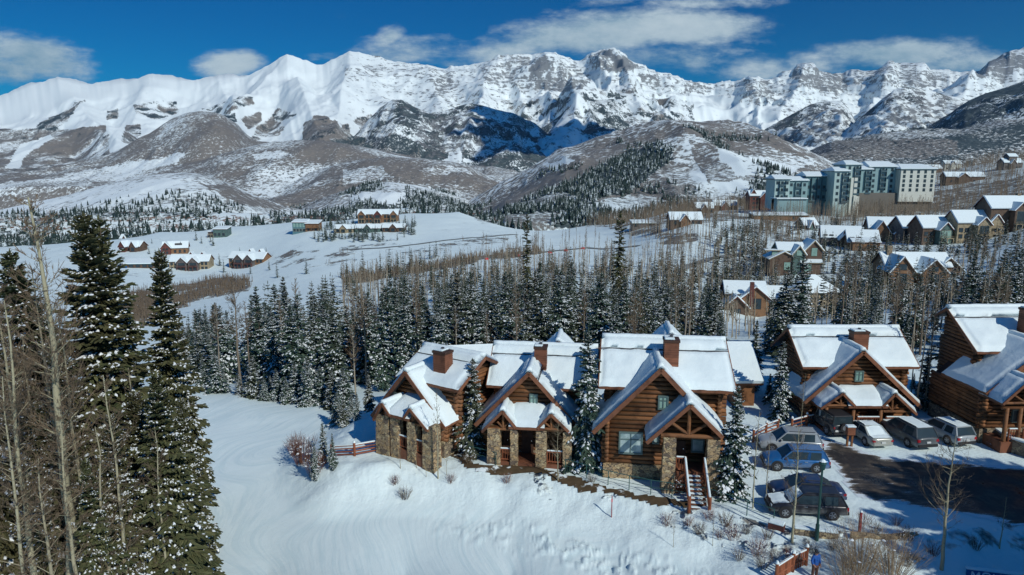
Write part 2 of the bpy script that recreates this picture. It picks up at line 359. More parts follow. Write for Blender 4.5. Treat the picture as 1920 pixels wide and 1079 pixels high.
# piste: packed, faint tracks
wrp = t.new('ShaderNodeVectorMath', {0: wp, 1: t.new('ShaderNodeVectorMath', {0: t.noise(wp, .045, 2, .5, True), 1: (34.0, 34.0, 0.0)}, operation='MULTIPLY').outputs[0]}, operation='ADD').outputs[0]
trk = t.noise(t.mapping(wrp, scale=(2.6, .22, 1), rot=(0, 0, R(-52))), 1.0, 6, .6); trk2 = t.noise(t.mapping(wrp, scale=(2.2, .16, 1), rot=(0, 0, R(-14))), 1.3, 5, .6); trk3 = t.noise(t.mapping(wrp, scale=(2.4, .18, 1), rot=(0, 0, R(-100))), 1.1, 5, .6)
ps = t.math('ADD', t.math('ADD', trk, trk2), trk3)
c = t.mix(t.math('MULTIPLY', pi_, t.ss(ps, 1.35, 1.75)), c, (0.65, 0.79, 0.81))
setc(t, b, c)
lum = t.math('ADD', t.math('MULTIPLY', t.math('ADD', sn1, t.math('MULTIPLY', sn2, .3)), t.ss(pi_, 0, 1, .22, .05)), t.math('MULTIPLY', t.math('MULTIPLY', ps, pi_), .03))
nearb = t.math('MULTIPLY', lum, t.ss(dist, 60, 400, 1.0, 0.0))
bp1 = t.new('ShaderNodeBump', {'Height': nearb, 'Strength': 0.9, 'Distance': .6})
bf = t.math('ADD', t.math('MULTIPLY', rm, .6), t.math('MULTIPLY', t.math('MAXIMUM', brm, evm), -.25))
bp2 = t.new('ShaderNodeBump', {'Height': bf, 'Strength': .55, 'Distance': 25.0, 'Normal': bp1.outputs[0]})
t.l.new(bp2.outputs[0], b.inputs['Normal'])
# ------------------------------------------------------------------ terrain
# control heights (picture point and true distance, or picture point and height)
CT = []
def c_d(px, py, Y): a, e = ae(px, py); CT.append((a, math.log(Y), CZ+e*Y))
def c_z(px, py, z): a, e = ae(px, py); Y = (z-CZ)/e; CT.append((a, math.log(Y), z))
def c_w(a, Y, z): CT.append((a, math.log(Y), z))
for px, py, z in [(0, 1079, -2), (200, 1079, -2.2), (500, 1079, -2.3), (760, 1079, -2.2), (960, 1079, -2.1), (1150, 1079, -1.9), (1330, 1079, -1.6), (1500, 1079, -1.1), (1650, 1079, -.9), (1800, 1079, -.8), (1919, 1079, -.8),
                  (400, 960, -2.2), (600, 930, -1.8), (800, 960, -1.6), (1000, 985, -1.45), (1180, 1025, -1.5), (620, 905, -1.5), (760, 915, -1.35),
                  (420, 860, -2.1), (560, 800, -2.0), (400, 780, -2.1), (590, 765, -2.0), (450, 742, -2.2), (360, 735, -2.6), (280, 705, -4)]:
    c_z(px, py, z)
for a, Y, z in [(-.9, 60, -3), (-.9, 30, -2.5), (-.6, 50, -2.8), (.95, 40, -.5), (.95, 70, .5), (.7, 75, -.5), (.5, 76, -1.2), (.3, 76, -1.5), (.15, 74, -2), (0, 72, -2.5), (-.12, 72, -3),
                (-.25, 84, -5), (-.35, 90, -7), (-.05, 95, -7), (.15, 100, -7), (.35, 105, -6), (-.5, 95, -9), (-.5, 150, -20), (-.3, 150, -19), (-.1, 150, -16), (.05, 150, -13.5), (.17, 140, -12), (-.8, 150, -20)]:
    c_w(a, Y, z)
for p in [(640, 545, 260), (450, 580, 225), (1000, 560, 190), (1300, 560, 200), (960, 500, 300), (700, 520, 320), (300, 560, 330), (355, 507, 430), (460, 500, 440), (575, 440, 480),
          (710, 424, 510), (240, 472, 480), (330, 470, 480), (0, 470, 560), (150, 452, 590), (300, 434, 610), (430, 424, 610), (550, 417, 610), (680, 410, 600), (760, 402, 620), (860, 398, 630), (960, 430, 560), (1050, 441, 520), (800, 450, 440), (900, 470, 370),
          (1160, 520, 260), (1160, 460, 380), (1300, 480, 300), (1300, 422, 360), (1420, 600, 195), (1487, 515, 250), (1735, 530, 215), (1600, 462, 320), (1850, 442, 320), (1450, 405, 470),
          (1600, 396, 480), (1750, 385, 490), (1880, 345, 520), (1880, 300, 720), (1700, 330, 720), (1450, 370, 700), (1600, 600, 130), (1800, 600, 135), (1915, 640, 100), (1350, 520, 260), (1400, 455, 330), (1250, 400, 480), (1100, 425, 600)]:
    c_d(*p)
for a, Y, z in [(-.9, 800, -75), (-.5, 800, -80), (-.2, 800, -75), (0, 800, -75), (.2, 850, -60), (.4, 900, -30), (.7, 1000, 10), (-.9, 1500, -110), (0, 1500, -110), (.7, 1500, 20), (.9, 500, 30), (.9, 250, 5), (-.9, 400, -50), (-.9, 560, -50), (1.1, 100, 1), (1.1, 50, -.5), (1.1, 400, 10)]:
    c_w(a, Y, z)
CT = np.array(CT); RS = np.array([2.2, 1.0])
_P = CT[:, :2]*RS
def _phi(r): return r
_A = _phi(np.sqrt(((_P[:, None]-_P[None])**2).sum(-1))); NCT = len(CT)
_K = np.zeros((NCT+3, NCT+3)); _K[:NCT, :NCT] = _A-np.eye(NCT)*0.004; _K[:NCT, NCT] = 1; _K[NCT, :NCT] = 1; _K[:NCT, NCT+1:] = _P; _K[NCT+1:, :NCT] = _P.T
_W = np.linalg.solve(_K, np.concatenate([CT[:, 2], np.zeros(3)]))
def rbf(a, Y):
    q = np.stack([np.clip(a, -1.1, 1.1)*RS[0], np.log(np.clip(Y, 24, 1600))*RS[1]], -1); out = np.empty(len(q))
    for i in range(0, len(q), 60000):
        s = q[i:i+60000]; d = np.sqrt(((s[:, None]-_P[None])**2).sum(-1))
        out[i:i+60000] = d@_W[:NCT]+_W[NCT]+s@_W[NCT+1:]
    return out

# ridges, near to far: (distance, foot distance, foot height, outline in the photo, gully size, gully height, kind)
LAY = {
 'M1': (8600, 4300, -60, [(-900, 260), (-300, 190), (0, 175), (50, 158), (90, 145), (110, 144), (150, 150), (200, 148), (235, 147), (262, 139), (285, 135), (330, 143), (400, 142), (450, 137), (480, 127), (500, 119), (525, 106), (538, 101), (552, 106), (575, 114), (592, 121), (605, 121), (625, 112), (655, 97), (685, 100), (712, 106), (725, 112), (780, 120), (830, 128), (890, 121), (915, 112), (935, 105), (965, 105), (1000, 103), (1022, 99), (1040, 102), (1060, 107), (1088, 110), (1105, 102), (1122, 93), (1142, 92), (1160, 95), (1176, 106), (1190, 118), (1210, 124), (1240, 137), (1280, 147), (1325, 160), (1360, 152), (1400, 142), (1425, 138), (1440, 142), (1460, 134), (1485, 132), (1505, 122), (1525, 119), (1550, 127), (1580, 134), (1600, 128), (1640, 122), (1665, 114), (1690, 120), (1730, 117), (1770, 128), (1800, 133), (1835, 128), (1850, 117), (1870, 108), (1885, 98), (1900, 88), (1920, 78), (1960, 60), (2100, 90), (2700, 260)], 620, 225),
 'S2': (6200, 4600, -60, [(940, 400), (985, 262), (1020, 238), (1050, 217), (1073, 193), (1095, 186), (1120, 188), (1150, 186), (1180, 205), (1215, 215), (1250, 228), (1285, 238), (1330, 262), (1400, 300), (1450, 400)], 420, 130),
 'S1': (5600, 4300, -60, [(560, 420), (640, 285), (690, 226), (712, 203), (737, 187), (755, 189), (775, 200), (805, 213), (835, 208), (862, 199), (883, 193), (905, 198), (925, 205), (960, 213), (985, 226), (1008, 236), (1040, 262), (1070, 290), (1110, 330), (1150, 420)], 360, 120),
 'S3': (5600, 3900, -40, [(1380, 400), (1405, 262), (1430, 245), (1460, 228), (1495, 209), (1520, 196), (1550, 190), (1578, 190), (1592, 205), (1610, 240), (1650, 300), (1720, 400)], 300, 120),
 'S4': (4900, 3400, -30, [(1540, 400), (1580, 255), (1600, 233), (1625, 212), (1655, 185), (1675, 170), (1695, 163), (1720, 165), (1750, 171), (1775, 180), (1800, 184), (1825, 190), (1850, 205), (1900, 260), (1960, 400)], 300, 120),
 'S5': (4300, 2500, 0, [(1560, 400), (1700, 262), (1780, 215), (1815, 190), (1847, 176), (1885, 165), (1920, 152), (2000, 120), (2200, 90), (2700, 150)], 380, 70),
 'HA': (4300, 3000, -60, [(-900, 420), (-200, 350), (0, 333), (60, 325), (120, 315), (200, 291), (280, 256), (325, 228), (350, 216), (375, 212), (400, 216), (420, 222), (445, 238), (462, 255), (480, 266), (540, 268), (640, 272), (720, 285), (800, 300), (880, 310), (960, 320), (1050, 360), (1150, 430)], 340, 45),
 'HW': (3400, 2500, 0, [(1380, 420), (1480, 300), (1560, 268), (1640, 254), (1720, 246), (1800, 244), (1860, 232), (1920, 220), (2050, 190), (2700, 200)], 260, 22),
 'HB': (3200, 2400, -70, [(-900, 420), (-200, 405), (40, 392), (100, 372), (200, 345), (270, 330), (330, 314), (400, 296), (460, 278), (510, 266), (560, 262), (620, 266), (680, 276), (740, 292), (800, 302), (860, 312), (900, 322), (930, 345), (1000, 420)], 260, 26),
 'HE': (2650, 2000, -80, [(420, 430), (480, 362), (540, 340), (600, 318), (660, 303), (720, 297), (790, 298), (845, 303), (880, 312), (905, 330), (950, 352), (1040, 400), (1100, 440)], 200, 22),
 'HF': (2300, 900, -50, [(700, 440), (800, 398), (870, 374), (940, 342), (1000, 312), (1060, 282), (1120, 258), (1180, 242), (1230, 234), (1270, 232), (1330, 235), (1390, 244), (1440, 255), (1480, 268), (1530, 292), (1560, 306), (1640, 332), (1760, 360), (2000, 420)], 260, 30),
 'HD': (1900, 1300, -85, [(440, 440), (500, 402), (560, 388), (620, 366), (680, 347), (730, 342), (780, 348), (840, 362), (880, 376), (940, 392), (1010, 410), (1060, 440)], 150, 12),
 'HC': (1600, 1000, -80, [(-900, 420), (-200, 405), (0, 394), (60, 381), (130, 366), (200, 346), (260, 332), (310, 326), (350, 324), (380, 327), (430, 345), (480, 368), (530, 386), (580, 398), (640, 412), (720, 440)], 150, 9),
 'HG': (1000, 860, -75, [(-900, 420), (-100, 405), (0, 402), (120, 400), (260, 398), (400, 399), (520, 402), (570, 405), (620, 400), (700, 394), (780, 390), (860, 394), (960, 404), (1060, 410), (1160, 440)], 60, 3),
}
LYR = {}
for k, (Yr, Yf, zf, pts, gs, gh) in LAY.items():
    aa = []; ee = []
    for px, py in pts:
        a, e = ae(px, py); aa.append(a); ee.append(e)
    LYR[k] = (np.array(aa), np.array(ee))
def layer(k, a, Y, x, y):
    Yr, Yf, zf, pts, gs, gh = LAY[k]; A, E = LYR[k]
    jag = 0
    if k == 'M1': jag = fbm(a*60, a*0, 4, 9)*0.0030*sstep(a, -.40, .02)+fbm(a*150, a*0, 3, 19)*.0012
    e = np.interp(a, A, E)+jag*sstep(Y, Yr-1100, Yr-150)
    zr = CZ+Yr*e
    warp = fbm(x/900, y/900, 3, 5)*0.12
    t = (Y-Yf)/(Yr-Yf)
    tt = np.clip(t+warp*4*np.clip(t, 0, 1)*(1-np.clip(t, 0, 1)), 0, 1)
    if k == 'M1': sh = 0.30*tt+0.70*tt**1.9
    elif k[0] == 'S': sh = tt**0.95
    else: sh = np.sin(tt*math.pi/2)**1.15
    zf = np.minimum(zf, zr-30)
    z = zf+(zr-zf)*sh
    env = np.clip(t*(1-t)*4, 0, 1)**.7
    if k == 'M1':
        # gullies running down the face, and cliffs
        g = ridged(x/gs+fbm(x/700, y/700, 3, 3)*.5, y/(gs*2.0), 4, 11)
        rough = 0.26+0.74*sstep(a, -.22, .08)
        z = z+(ridged((x+.35*y)/210, y/2600, 3, 71)-.3)*24*env*(1-sstep(a, -.30, -.12))
        z = z+(g-.35)*gh*env*rough
        for a0, dr, am, wd in SPURS:
            u_ = np.clip(t, 0, 1); ac = a0+dr*(1-u_); z = z+am*np.clip(1-np.abs(a-ac)/(wd*(1.35-u_)), 0, 1)*(u_*(1-u_)*4)
        zq = z/115.0; st = (np.floor(zq)+sstep(zq-np.floor(zq), .25, .75))*115.0
        ck = sstep(t, .52, .75)*rough*sstep(a, -.25, .02)
        z = z*(1-ck*.62)+st*ck*.62
        z = z+ridged(x/210, y/420, 3, 21)*45*env*rough
    else:
        g = ridged(x/gs, y/(gs*2.0), 4, 31+len(k))
        z = z+(g-.3)*gh*env
        if k[0] == 'S': z = z+ridged(x/120, y/200, 3, 41)*28*env
    back = Y > Yr
    z = np.where(back, zr-(Y-Yr)*0.55, z); z = np.where(Y < Yf, zf-(Yf-Y)*.8, z)
    return z
SPURS = []
for px, dr, am, wd in [(100, .10, 130, .05), (285, -.08, 110, .05), (400, .06, 90, .04), (538, -.17, 190, .06), (538, .05, 150, .045), (655, -.03, 160, .05), (655, .13, 120, .05), (800, .05, 150, .05), (930, -.06, 130, .045), (1040, .05, 150, .045), (1142, -.07, 200, .05), (1142, .08, 180, .05), (1260, .0, 110, .04), (1400, .04, 150, .04), (1520, -.07, 190, .05), (1680, -.06, 170, .05), (1880, -.12, 220, .06)]:
    SPURS.append((ae(px, 110)[0], dr, am, wd))
PAD = []   # flat pads (centre x, y, radius, z)
def pad_world(px, py, z=0): p = gp(px, py, z); return (p.x, p.y)
YARD = [pad_world(*p) for p in [(660, 868), (700, 868), (760, 866), (860, 866), (1000, 884), (1140, 915), (1300, 948), (1380, 975), (1460, 995), (1560, 1003), (1680, 1010), (1790, 990), (1920, 985)]]+[(60, 60), (60, 72), (20, 72), (-3, 66), (-12, 60), (-13.5, 52)]
def seg_dist(x, y, poly, closed=True):
    d = np.full(x.shape, 1e9); n = len(poly)
    for i in range(n if closed else n-1):
        x1, y1 = poly[i]; x2, y2 = poly[(i+1) % n]; dx, dy = x2-x1, y2-y1; L = dx*dx+dy*dy+1e-9
        t = np.clip(((x-x1)*dx+(y-y1)*dy)/L, 0, 1); d = np.minimum(d, np.hypot(x-x1-t*dx, y-y1-t*dy))
    return d
_s = gp(840, 905, -.8); _s2 = gp(1140, 960, -.9)
def height(x, y, want=False):
    x = np.asarray(x, float); y = np.asarray(y, float); sh = x.shape; x = x.ravel(); y = y.ravel()
    Y = np.maximum(y, 3.0); a = np.clip(x/Y, -1.3, 1.3); r = np.hypot(x, y)
    z = rbf(a, np.maximum(r*np.cos(np.arctan(np.clip(x/np.maximum(y, 1e-3), -1.3, 1.3))), 24.0))
    behind = np.maximum(sstep(y, 30, 14), sstep(np.abs(x)/np.maximum(y, 1), .82, 1.0)*sstep(r, 140, 60)); z = z*(1-behind)+(-1.2)*behind
    z = z*1.0
    # undulation growing with distance
    z += fbm(x/9, y/9, 4, 3)*np.interp(r, [40, 80, 200, 600], [.10, .18, .25, .4])
    z += fbm(x/70, y/70, 3, 8)*np.interp(r, [60, 200, 700, 1500], [0, .5, 1.6, 3.5])
    near = r < 110
    if near.any():
        xn, yn = x[near], y[near]; zz = z[near]
        ins = in_poly(xn, yn, YARD); d = seg_dist(xn, yn, YARD); sd = np.where(ins, d, -d)
        sd2 = sd+fbm(xn/3.2, yn/3.2, 3, 77)*.75
        f = sstep(sd2, -5.8, .2)
        zz = zz*(1-f)+f*0.0
        bank = sstep(sd, -5.5, -.6)*sstep(sd, .8, -.3)
        zz = zz+bank*(np.abs(fbm(xn/1.6, yn/1.6, 4, 51))*.20+fbm(xn/.5, yn/.5, 3, 52)*.06)
        # churned snow at the piste edge
        ch = sstep(sd, -8.5, -6.5)*sstep(sd, -4.0, -5.5)*sstep(xn, -8, 2)
        zz = zz+ch*np.maximum(fbm(xn/.45, yn/.45, 3, 61), 0)*.36
        # mounds
        for mx, my, mr, mh in MOUNDS: zz = zz+mh*np.exp(-((xn-mx)**2+(yn-my)**2)/mr**2)
        z[near] = zz
    win = np.zeros(len(x), int)
    isfar = (y > 700) & (np.abs(x) < 1.35*y)
    if isfar.any():
        xf, yf = x[isfar], y[isfar]; af = xf/yf; zf_ = z[isfar]; wf = np.zeros(len(xf), int)
        zf_ = np.where(yf > 1100, zf_-(yf-1100)*.05, zf_)
        for i, k in enumerate(LAY):
            zl = layer(k, af, yf, xf, yf); m_ = zl > zf_; zf_ = np.where(m_, zl, zf_); wf[m_] = i+1
        z[isfar] = zf_; win[isfar] = wf
    if want: return z.reshape(sh), win.reshape(sh)
    return z.reshape(sh)
MOUNDS = []
for px, py, rr, hh in [(735, 880, 1.6, .25), (880, 890, 2.2, .2), (690, 885, 1.2, .3), (1350, 965, 1.4, .3), (1000, 905, 2, .3), (1790, 1030, 2.2, .8), (1840, 1010, 1.8, .5), (1450, 1020, 1.6, .3), (1660, 1040, 2.5, .4)]:
    p_ = gp(px, py, 0); MOUNDS.append((p_.x, p_.y, rr, hh))
def hz(x, y): return float(height(np.array([x]), np.array([y]))[0])

th0 = math.atan(.86)
cols_ = np.concatenate([np.linspace(-math.pi, -th0, 60)[:-1], np.linspace(-th0, th0, 1050), np.linspace(th0, math.pi, 60)[1:-1]])
def lg(a, b, n): return np.exp(np.linspace(math.log(a), math.log(b), n, endpoint=False))
rows_ = np.concatenate([lg(1.0, 24, 12), lg(24, 125, 260), lg(125, 700, 230), lg(700, 4300, 300), lg(4300, 9000, 260), lg(9000, 16000, 20)])
TH, RR = np.meshgrid(cols_, rows_); GX = np.sin(TH)*RR; GY = np.cos(TH)*RR
GZ, WIN = height(GX, GY, True)
nr, nc = TH.shape
# land cover, traced where it lies in the photograph
LN = ['', *LAY.keys()]
t_ = np.maximum(GY, 1); va = GX/t_; ve = (GZ-CZ)/t_
vv = (ve*CC+SC)/(CC-ve*SC); PX = 960+FPX*va*(CC+vv*SC); PY = 540-FPX*vv
front = (GY > 20)
jx = PX+fbm(GX/np.maximum(RR*.012, 1), GY/np.maximum(RR*.012, 1), 3, 71)*9; jy = PY+fbm(GX/np.maximum(RR*.012, 1)+40, GZ/np.maximum(RR*.006, 1), 3, 72)*6
cov = np.zeros((nr, nc, 3)); cov2 = np.zeros((nr, nc, 3)); far_ = front & (GY > 700)
nz1 = fbm(GX/260, GY/260, 4, 91); nz2 = fbm(GX/90, GZ/60+GY/200, 4, 92)
def lay_is(k): return WIN == LN.index(k)
def setcov(m_, e=None, g_=None, r_=None):
    for i, v in enumerate((e, g_, r_)):
        if v is not None: cov[..., i] = np.where(m_, v, cov[..., i])
# per-ridge defaults
setcov(lay_is('HA'), .02+nz1*.2, .68+nz1*.5+nz2*.3); setcov(lay_is('HB'), .03, .62+nz1*.9+nz2*.35); setcov(lay_is('HE'), .05+nz2*.3, .66+nz1*.9)
setcov(lay_is('HF'), .05, .66+nz1*.6+nz2*.3); setcov(lay_is('HD'), .12+nz2*.5, .62+nz1*.8); setcov(lay_is('HC'), .0+np.maximum(nz2*.45, 0), .22+nz1*.4+nz2*.3); setcov(lay_is('HG'), .45+nz2*.9, .40+nz2)
setcov(lay_is('S1'), .52+nz1*.9+nz2*.5, .3, .40+nz2*.4); setcov(lay_is('S2'), .60+nz1*.8+nz2*.4, .3, .30+nz2*.3); setcov(lay_is('S3'), .42+nz1*.9+nz2*.5, .2, .50+nz2*.4)
setcov(lay_is('S4'), .50+nz1*.8+nz2*.5, .2, .48+nz2*.4); setcov(lay_is('S5'), .80+nz1*.6, .3, .1); setcov(lay_is('HW'), .62+nz1*.7+nz2*.3, .72+nz1*.4)
m1 = lay_is('M1')
setcov(m1, 0, 0, .13+.30*sstep(jx, 560, 800)+nz2*.20)
setcov(m1 & (jx < 620), None, None, .02+nz2*.12)
def poly(pts, e=None, g_=None, r_=None, lay=None, add=0.0):
    m_ = in_poly(jx, jy, pts) & far_
    if lay: m_ &= np.isin(WIN, [LN.index(k) for k in lay])
    setcov(m_, None if e is None else e+nz2*.35*add, None if g_ is None else g_+nz1*.5*add, r_)
L1 = ['M1']
# left mountain: aspen belt, gaps of snow, patches of spruce
poly([(-900, 250), (-50, 244), (60, 241), (120, 246), (150, 240), (195, 236), (204, 252), (206, 292), (150, 330), (-900, 420)], .08, .62, 0, L1, 1.6)
poly([(8, 318), (25, 292), (40, 272), (96, 255), (100, 262), (62, 280), (46, 300), (40, 318)], 0, .0, 0, L1+['HA'])
poly([(120, 232), (150, 200), (165, 188), (140, 196), (115, 212), (75, 228), (60, 241), (110, 245)], .45, .45, .1, L1, 2)
poly([(232, 270), (240, 240), (262, 232), (264, 250), (250, 268)], .2, .66, 0, L1, 1.5)
poly([(200, 208), (228, 204), (226, 224), (200, 226)], .6, .3, 0, L1, 2); poly([(248, 195), (330, 190), (335, 212), (300, 222), (252, 215)], .40, .1, 0, L1, 3)
poly([(380, 205), (420, 190), (470, 180), (475, 195), (430, 212), (385, 222)], .32, .1, 0, L1, 3); poly([(396, 222), (440, 212), (446, 232), (400, 236)], .7, .2, 0, L1, 1)
poly([(458, 222), (490, 210), (490, 228), (466, 242)], .2, .75, 0, L1); poly([(470, 262), (478, 240), (525, 227), (538, 238), (520, 256), (480, 266)], .25, .66, 0, L1, 1.5)
poly([(490, 235), (520, 205), (560, 212), (540, 226)], .38, .2, 0, L1, 3)
poly([(572, 270), (574, 232), (590, 220), (618, 222), (640, 240), (640, 275)], .25, .66, 0, L1, 1.5); poly([(628, 262), (640, 235), (655, 232), (664, 262), (650, 275)], .25, .66, 0, L1, 1.5)
poly([(662, 225), (695, 216), (702, 236), (700, 250), (680, 252)], .3, .66, 0, L1, 1.5); poly([(712, 255), (722, 225), (735, 220), (738, 250), (730, 262)], .3, .66, 0, L1, 1.5)
poly([(620, 262), (700, 255), (780, 258), (790, 300), (640, 292)], .62, .6, 0, L1+['S1'], 1)
# rock bands of the middle massif and the right
poly([(640, 128), (720, 122), (800, 128), (860, 140), (870, 175), (830, 190), (815, 170), (800, 150), (720, 148), (650, 152)], None, None, .50, L1)
poly([(808, 150), (855, 136), (850, 165), (830, 182), (808, 182), (815, 165)], None, None, .66, L1)
poly([(900, 128), (975, 108), (1022, 106), (1060, 120), (1090, 135), (1090, 160), (1050, 172), (980, 168), (910, 160)], None, None, .60, L1)
poly([(985, 130), (1025, 104), (1035, 125), (1015, 145), (990, 150)], None, None, .92, L1); poly([(995, 150), (1060, 146), (1110, 150), (1085, 170), (1035, 172), (1000, 165)], None, None, .84, L1)
poly([(1100, 108), (1145, 96), (1180, 112), (1196, 128), (1160, 140), (1110, 130)], None, None, .74, L1); poly([(1150, 108), (1172, 106), (1192, 125), (1170, 134), (1155, 128)], None, None, 1.0, L1)
poly([(1190, 140), (1235, 138), (1245, 160), (1205, 162)], None, None, .72, L1)
poly([(1280, 150), (1330, 165), (1345, 190), (1300, 195), (1275, 170)], None, None, .62, L1)
poly([(1395, 150), (1440, 145), (1455, 180), (1425, 200), (1395, 185)], None, None, .66, L1); poly([(1490, 130), (1550, 128), (1585, 145), (1590, 168), (1545, 180), (1515, 165), (1490, 150)], None, None, .74, L1)
poly([(1600, 135), (1700, 125), (1780, 140), (1780, 160), (1700, 165), (1600, 160)], None, None, .60, L1); poly([(1690, 135), (1775, 138), (1790, 158), (1740, 165), (1700, 155)], None, None, .70, L1)
poly([(1830, 140), (1860, 112), (1890, 100), (1920, 102), (1920, 130), (1880, 142), (1840, 146)], None, None, .88, L1)
poly([(1300, 172), (1420, 200), (1480, 215), (1440, 245), (1300, 238), (1240, 205)], .0, 0, .10, L1)
poly([(950, 195), (1060, 180), (1180, 165), (1300, 195), (1300, 245), (1180, 215), (1050, 215), (960, 225)], .30, .1, .28, L1, 3)
# rocky faces of the spurs
poly([(790, 225), (860, 215), (930, 225), (960, 240), (930, 262), (870, 285), (800, 285), (770, 260)], .45, .1, .62, ['S1'], 2)
poly([(960, 212), (1008, 236), (990, 246), (955, 228)], .2, .5, .4, ['S1'])
poly([(1500, 240), (1530, 205), (1560, 220), (1590, 240), (1570, 270), (1500, 265), (1440, 258)], .25, .1, .66, ['S3'], 2)
poly([(1640, 235), (1700, 190), (1745, 178), (1810, 200), (1815, 238), (1740, 235), (1680, 250)], .25, .1, .62, ['S4'], 2)
poly([(1590, 300), (1610, 262), (1700, 240), (1830, 240), (1850, 300)], .75, .5, .1, ['S4', 'S3'], 1)
# brown hills
poly([(-50, 352), (60, 338), (150, 325), (260, 300), (330, 300), (345, 312), (230, 338), (60, 362), (-50, 372)], 0, .28, 0, ['HA', 'HB'], 1.5)
poly([(190, 318), (300, 296), (345, 290), (345, 300), (240, 330)], 0, .12, 0, ['HA'])
poly([(470, 290), (520, 280), (545, 290), (520, 300), (480, 300)], 0, .2, 0, ['HB']); poly([(400, 340), (520, 320), (620, 320), (640, 345), (520, 372), (430, 352)], 0, .42, 0, ['HB'], 1.6)
poly([(640, 320), (720, 312), (740, 335), (640, 352)], 0, .22, 0, ['HE', 'HB'], 1.2); poly([(780, 318), (870, 312), (885, 325), (800, 330)], 0, .3, 0, ['HE'], 1)
poly([(660, 368), (700, 357), (760, 365), (830, 385), (800, 398), (660, 396)], .3, .12, 0, ['HD'], 3)
poly([(870, 400), (1000, 340), (1060, 298), (1180, 252), (1300, 236), (1440, 262), (1540, 300), (1480, 285), (1400, 262), (1290, 252), (1240, 262), (1160, 300), (1070, 330), (980, 368), (930, 395)], .05, .92, 0, ['HF'], .8)
poly([(1020, 310), (1060, 296), (1075, 302), (1040, 320)], 0, .1, 0, ['HF'])
poly([(1140, 310), (1180, 282), (1240, 266), (1262, 275), (1262, 300), (1220, 335), (1160, 365), (1050, 400), (930, 405), (960, 385), (1060, 345)], .70, .5, .05, ['HF'], 2)
poly([(1262, 300), (1290, 255), (1400, 258), (1470, 285), (1530, 306), (1480, 330), (1400, 330), (1330, 345), (1262, 345)], .04, .26, 0, ['HF'], 2.2)
poly([(1200, 345), (1258, 305), (1290, 320), (1300, 350), (1230, 362)], .05, .45, 0, ['HF'], 1); poly([(1325, 292), (1370, 300), (1385, 325), (1345, 332)], 0, .0, 0, ['HF'])
poly([(1290, 262), (1345, 272), (1355, 300), (1395, 345), (1330, 345), (1300, 300)], .05, .62, 0, ['HF'], 1)
poly([(1040, 410), (1240, 345), (1400, 340), (1560, 330), (1560, 420), (1040, 430)], .42, .42, 0, ['HF'], 3)
poly([(1070, 400), (1130, 376), (1200, 366), (1260, 378), (1180, 402), (1090, 412)], .05, .30, 0, ['HF'], 1)
poly([(50, 395), (180, 352), (300, 335), (380, 345), (470, 378), (380, 372), (200, 380)], 0, .10, 0, ['HC'], 1)
poly([(380, 345), (430, 348), (480, 372), (560, 394), (500, 392), (420, 372)], 0, .72, 0, ['HC'], .5)
# cliff band above the meadow
gcl = lay_is('HG'); cov2[..., 2] = np.where(gcl & (np.abs(np.sin(GZ*.35+fbm(GX/60, GY/60, 2, 5))) > .55), .52, 0)
setcov(lay_is('HW') & (jy > 262) & (jy < 300) & (jx < 1800), .35, .85)
# meadow and town slope
mid = front & (GY > 110) & (WIN == 0)
nm = fbm(GX/14, GY/14, 4, 95); nmb = fbm(GX/4, GY/4, 3, 96)
setcov(mid, np.clip(.0+nmb*.25, 0, 1)*0, np.clip(.0+nm*.14, 0, 1))
def mpoly(pts, e, g_, add=.6):
    m_ = in_poly(PX+nm*14, PY+nm*5, pts) & mid; setcov(m_, e, np.clip(g_+nm*add, 0, 1))
mpoly([(200, 600), (240, 545), (330, 540), (400, 523), (470, 525), (462, 545), (380, 560), (250, 620)], 0, .80, .5)
mpoly([(640, 522), (780, 502), (900, 478), (960, 470), (1010, 468), (1010, 474), (900, 490), (780, 512), (650, 534)], 0, .92, .3)
mpoly([(1230, 455), (1350, 442), (1345, 449), (1250, 458)], 0, .9, .3)
mpoly([(780, 300), (900, 420), (1200, 430), (1420, 400), (1900, 380), (1920, 300)], 0, .30, .5)
mpoly([(1150, 410), (1420, 400), (1420, 450), (1250, 450), (1150, 440)], 0, .35, .9); mpoly([(1400, 420), (1540, 400), (1540, 470), (1400, 500)], 0, .3, .9)
mpoly([(1550, 400), (1920, 330), (1920, 400), (1760, 400), (1560, 420)], .1, .62, .6)
mpoly([(-10, 462), (-10, 440), (600, 400), (640, 405), (640, 412), (300, 433)], 0, .0, .1)
mpoly([(500, 480), (760, 455), (960, 440), (960, 455), (780, 478), (520, 512)], 0, .12, .9)
mpoly([(1240, 425), (1420, 412), (1420, 430), (1340, 440), (1250, 440)], 0, 0, 0)
nearm = front & (GY > 15) & (GY < 110)
ins_ = np.zeros_like(GX, bool); msk = nearm & (RR < 118)
sdv = np.where(in_poly(GX[msk], GY[msk], YARD), 1, -1)*seg_dist(GX[msk], GY[msk], YARD)
SD = np.full(GX.shape, -50.0); SD[msk] = sdv
pst = nearm & (SD < -2.8) & (PX < 1420)
cov2[..., 1] = np.where(pst, sstep(SD, -3.0, -5.5), 0)
fg = nearm & (SD > -2.5) & (SD < .2) & (PX > 1000)
cov[..., 1] = np.where(fg, np.clip(.08+fbm(GX/.7, GY/.7, 3, 33)*.5, 0, .5), cov[..., 1])
ff = nearm & (GY > 66) & (SD < -2)
idx = np.arange(nr*nc).reshape(nr, nc); cnx = np.roll(idx, -1, axis=1)
Q = np.stack([idx[:-1], cnx[:-1], cnx[1:], idx[1:]], -1).reshape(-1, 4)
V = np.stack([GX, GY, GZ], -1).reshape(-1, 3)
me = npmesh('ground', V, [Q[:, ::-1]], [M['ground']], smooth=True)
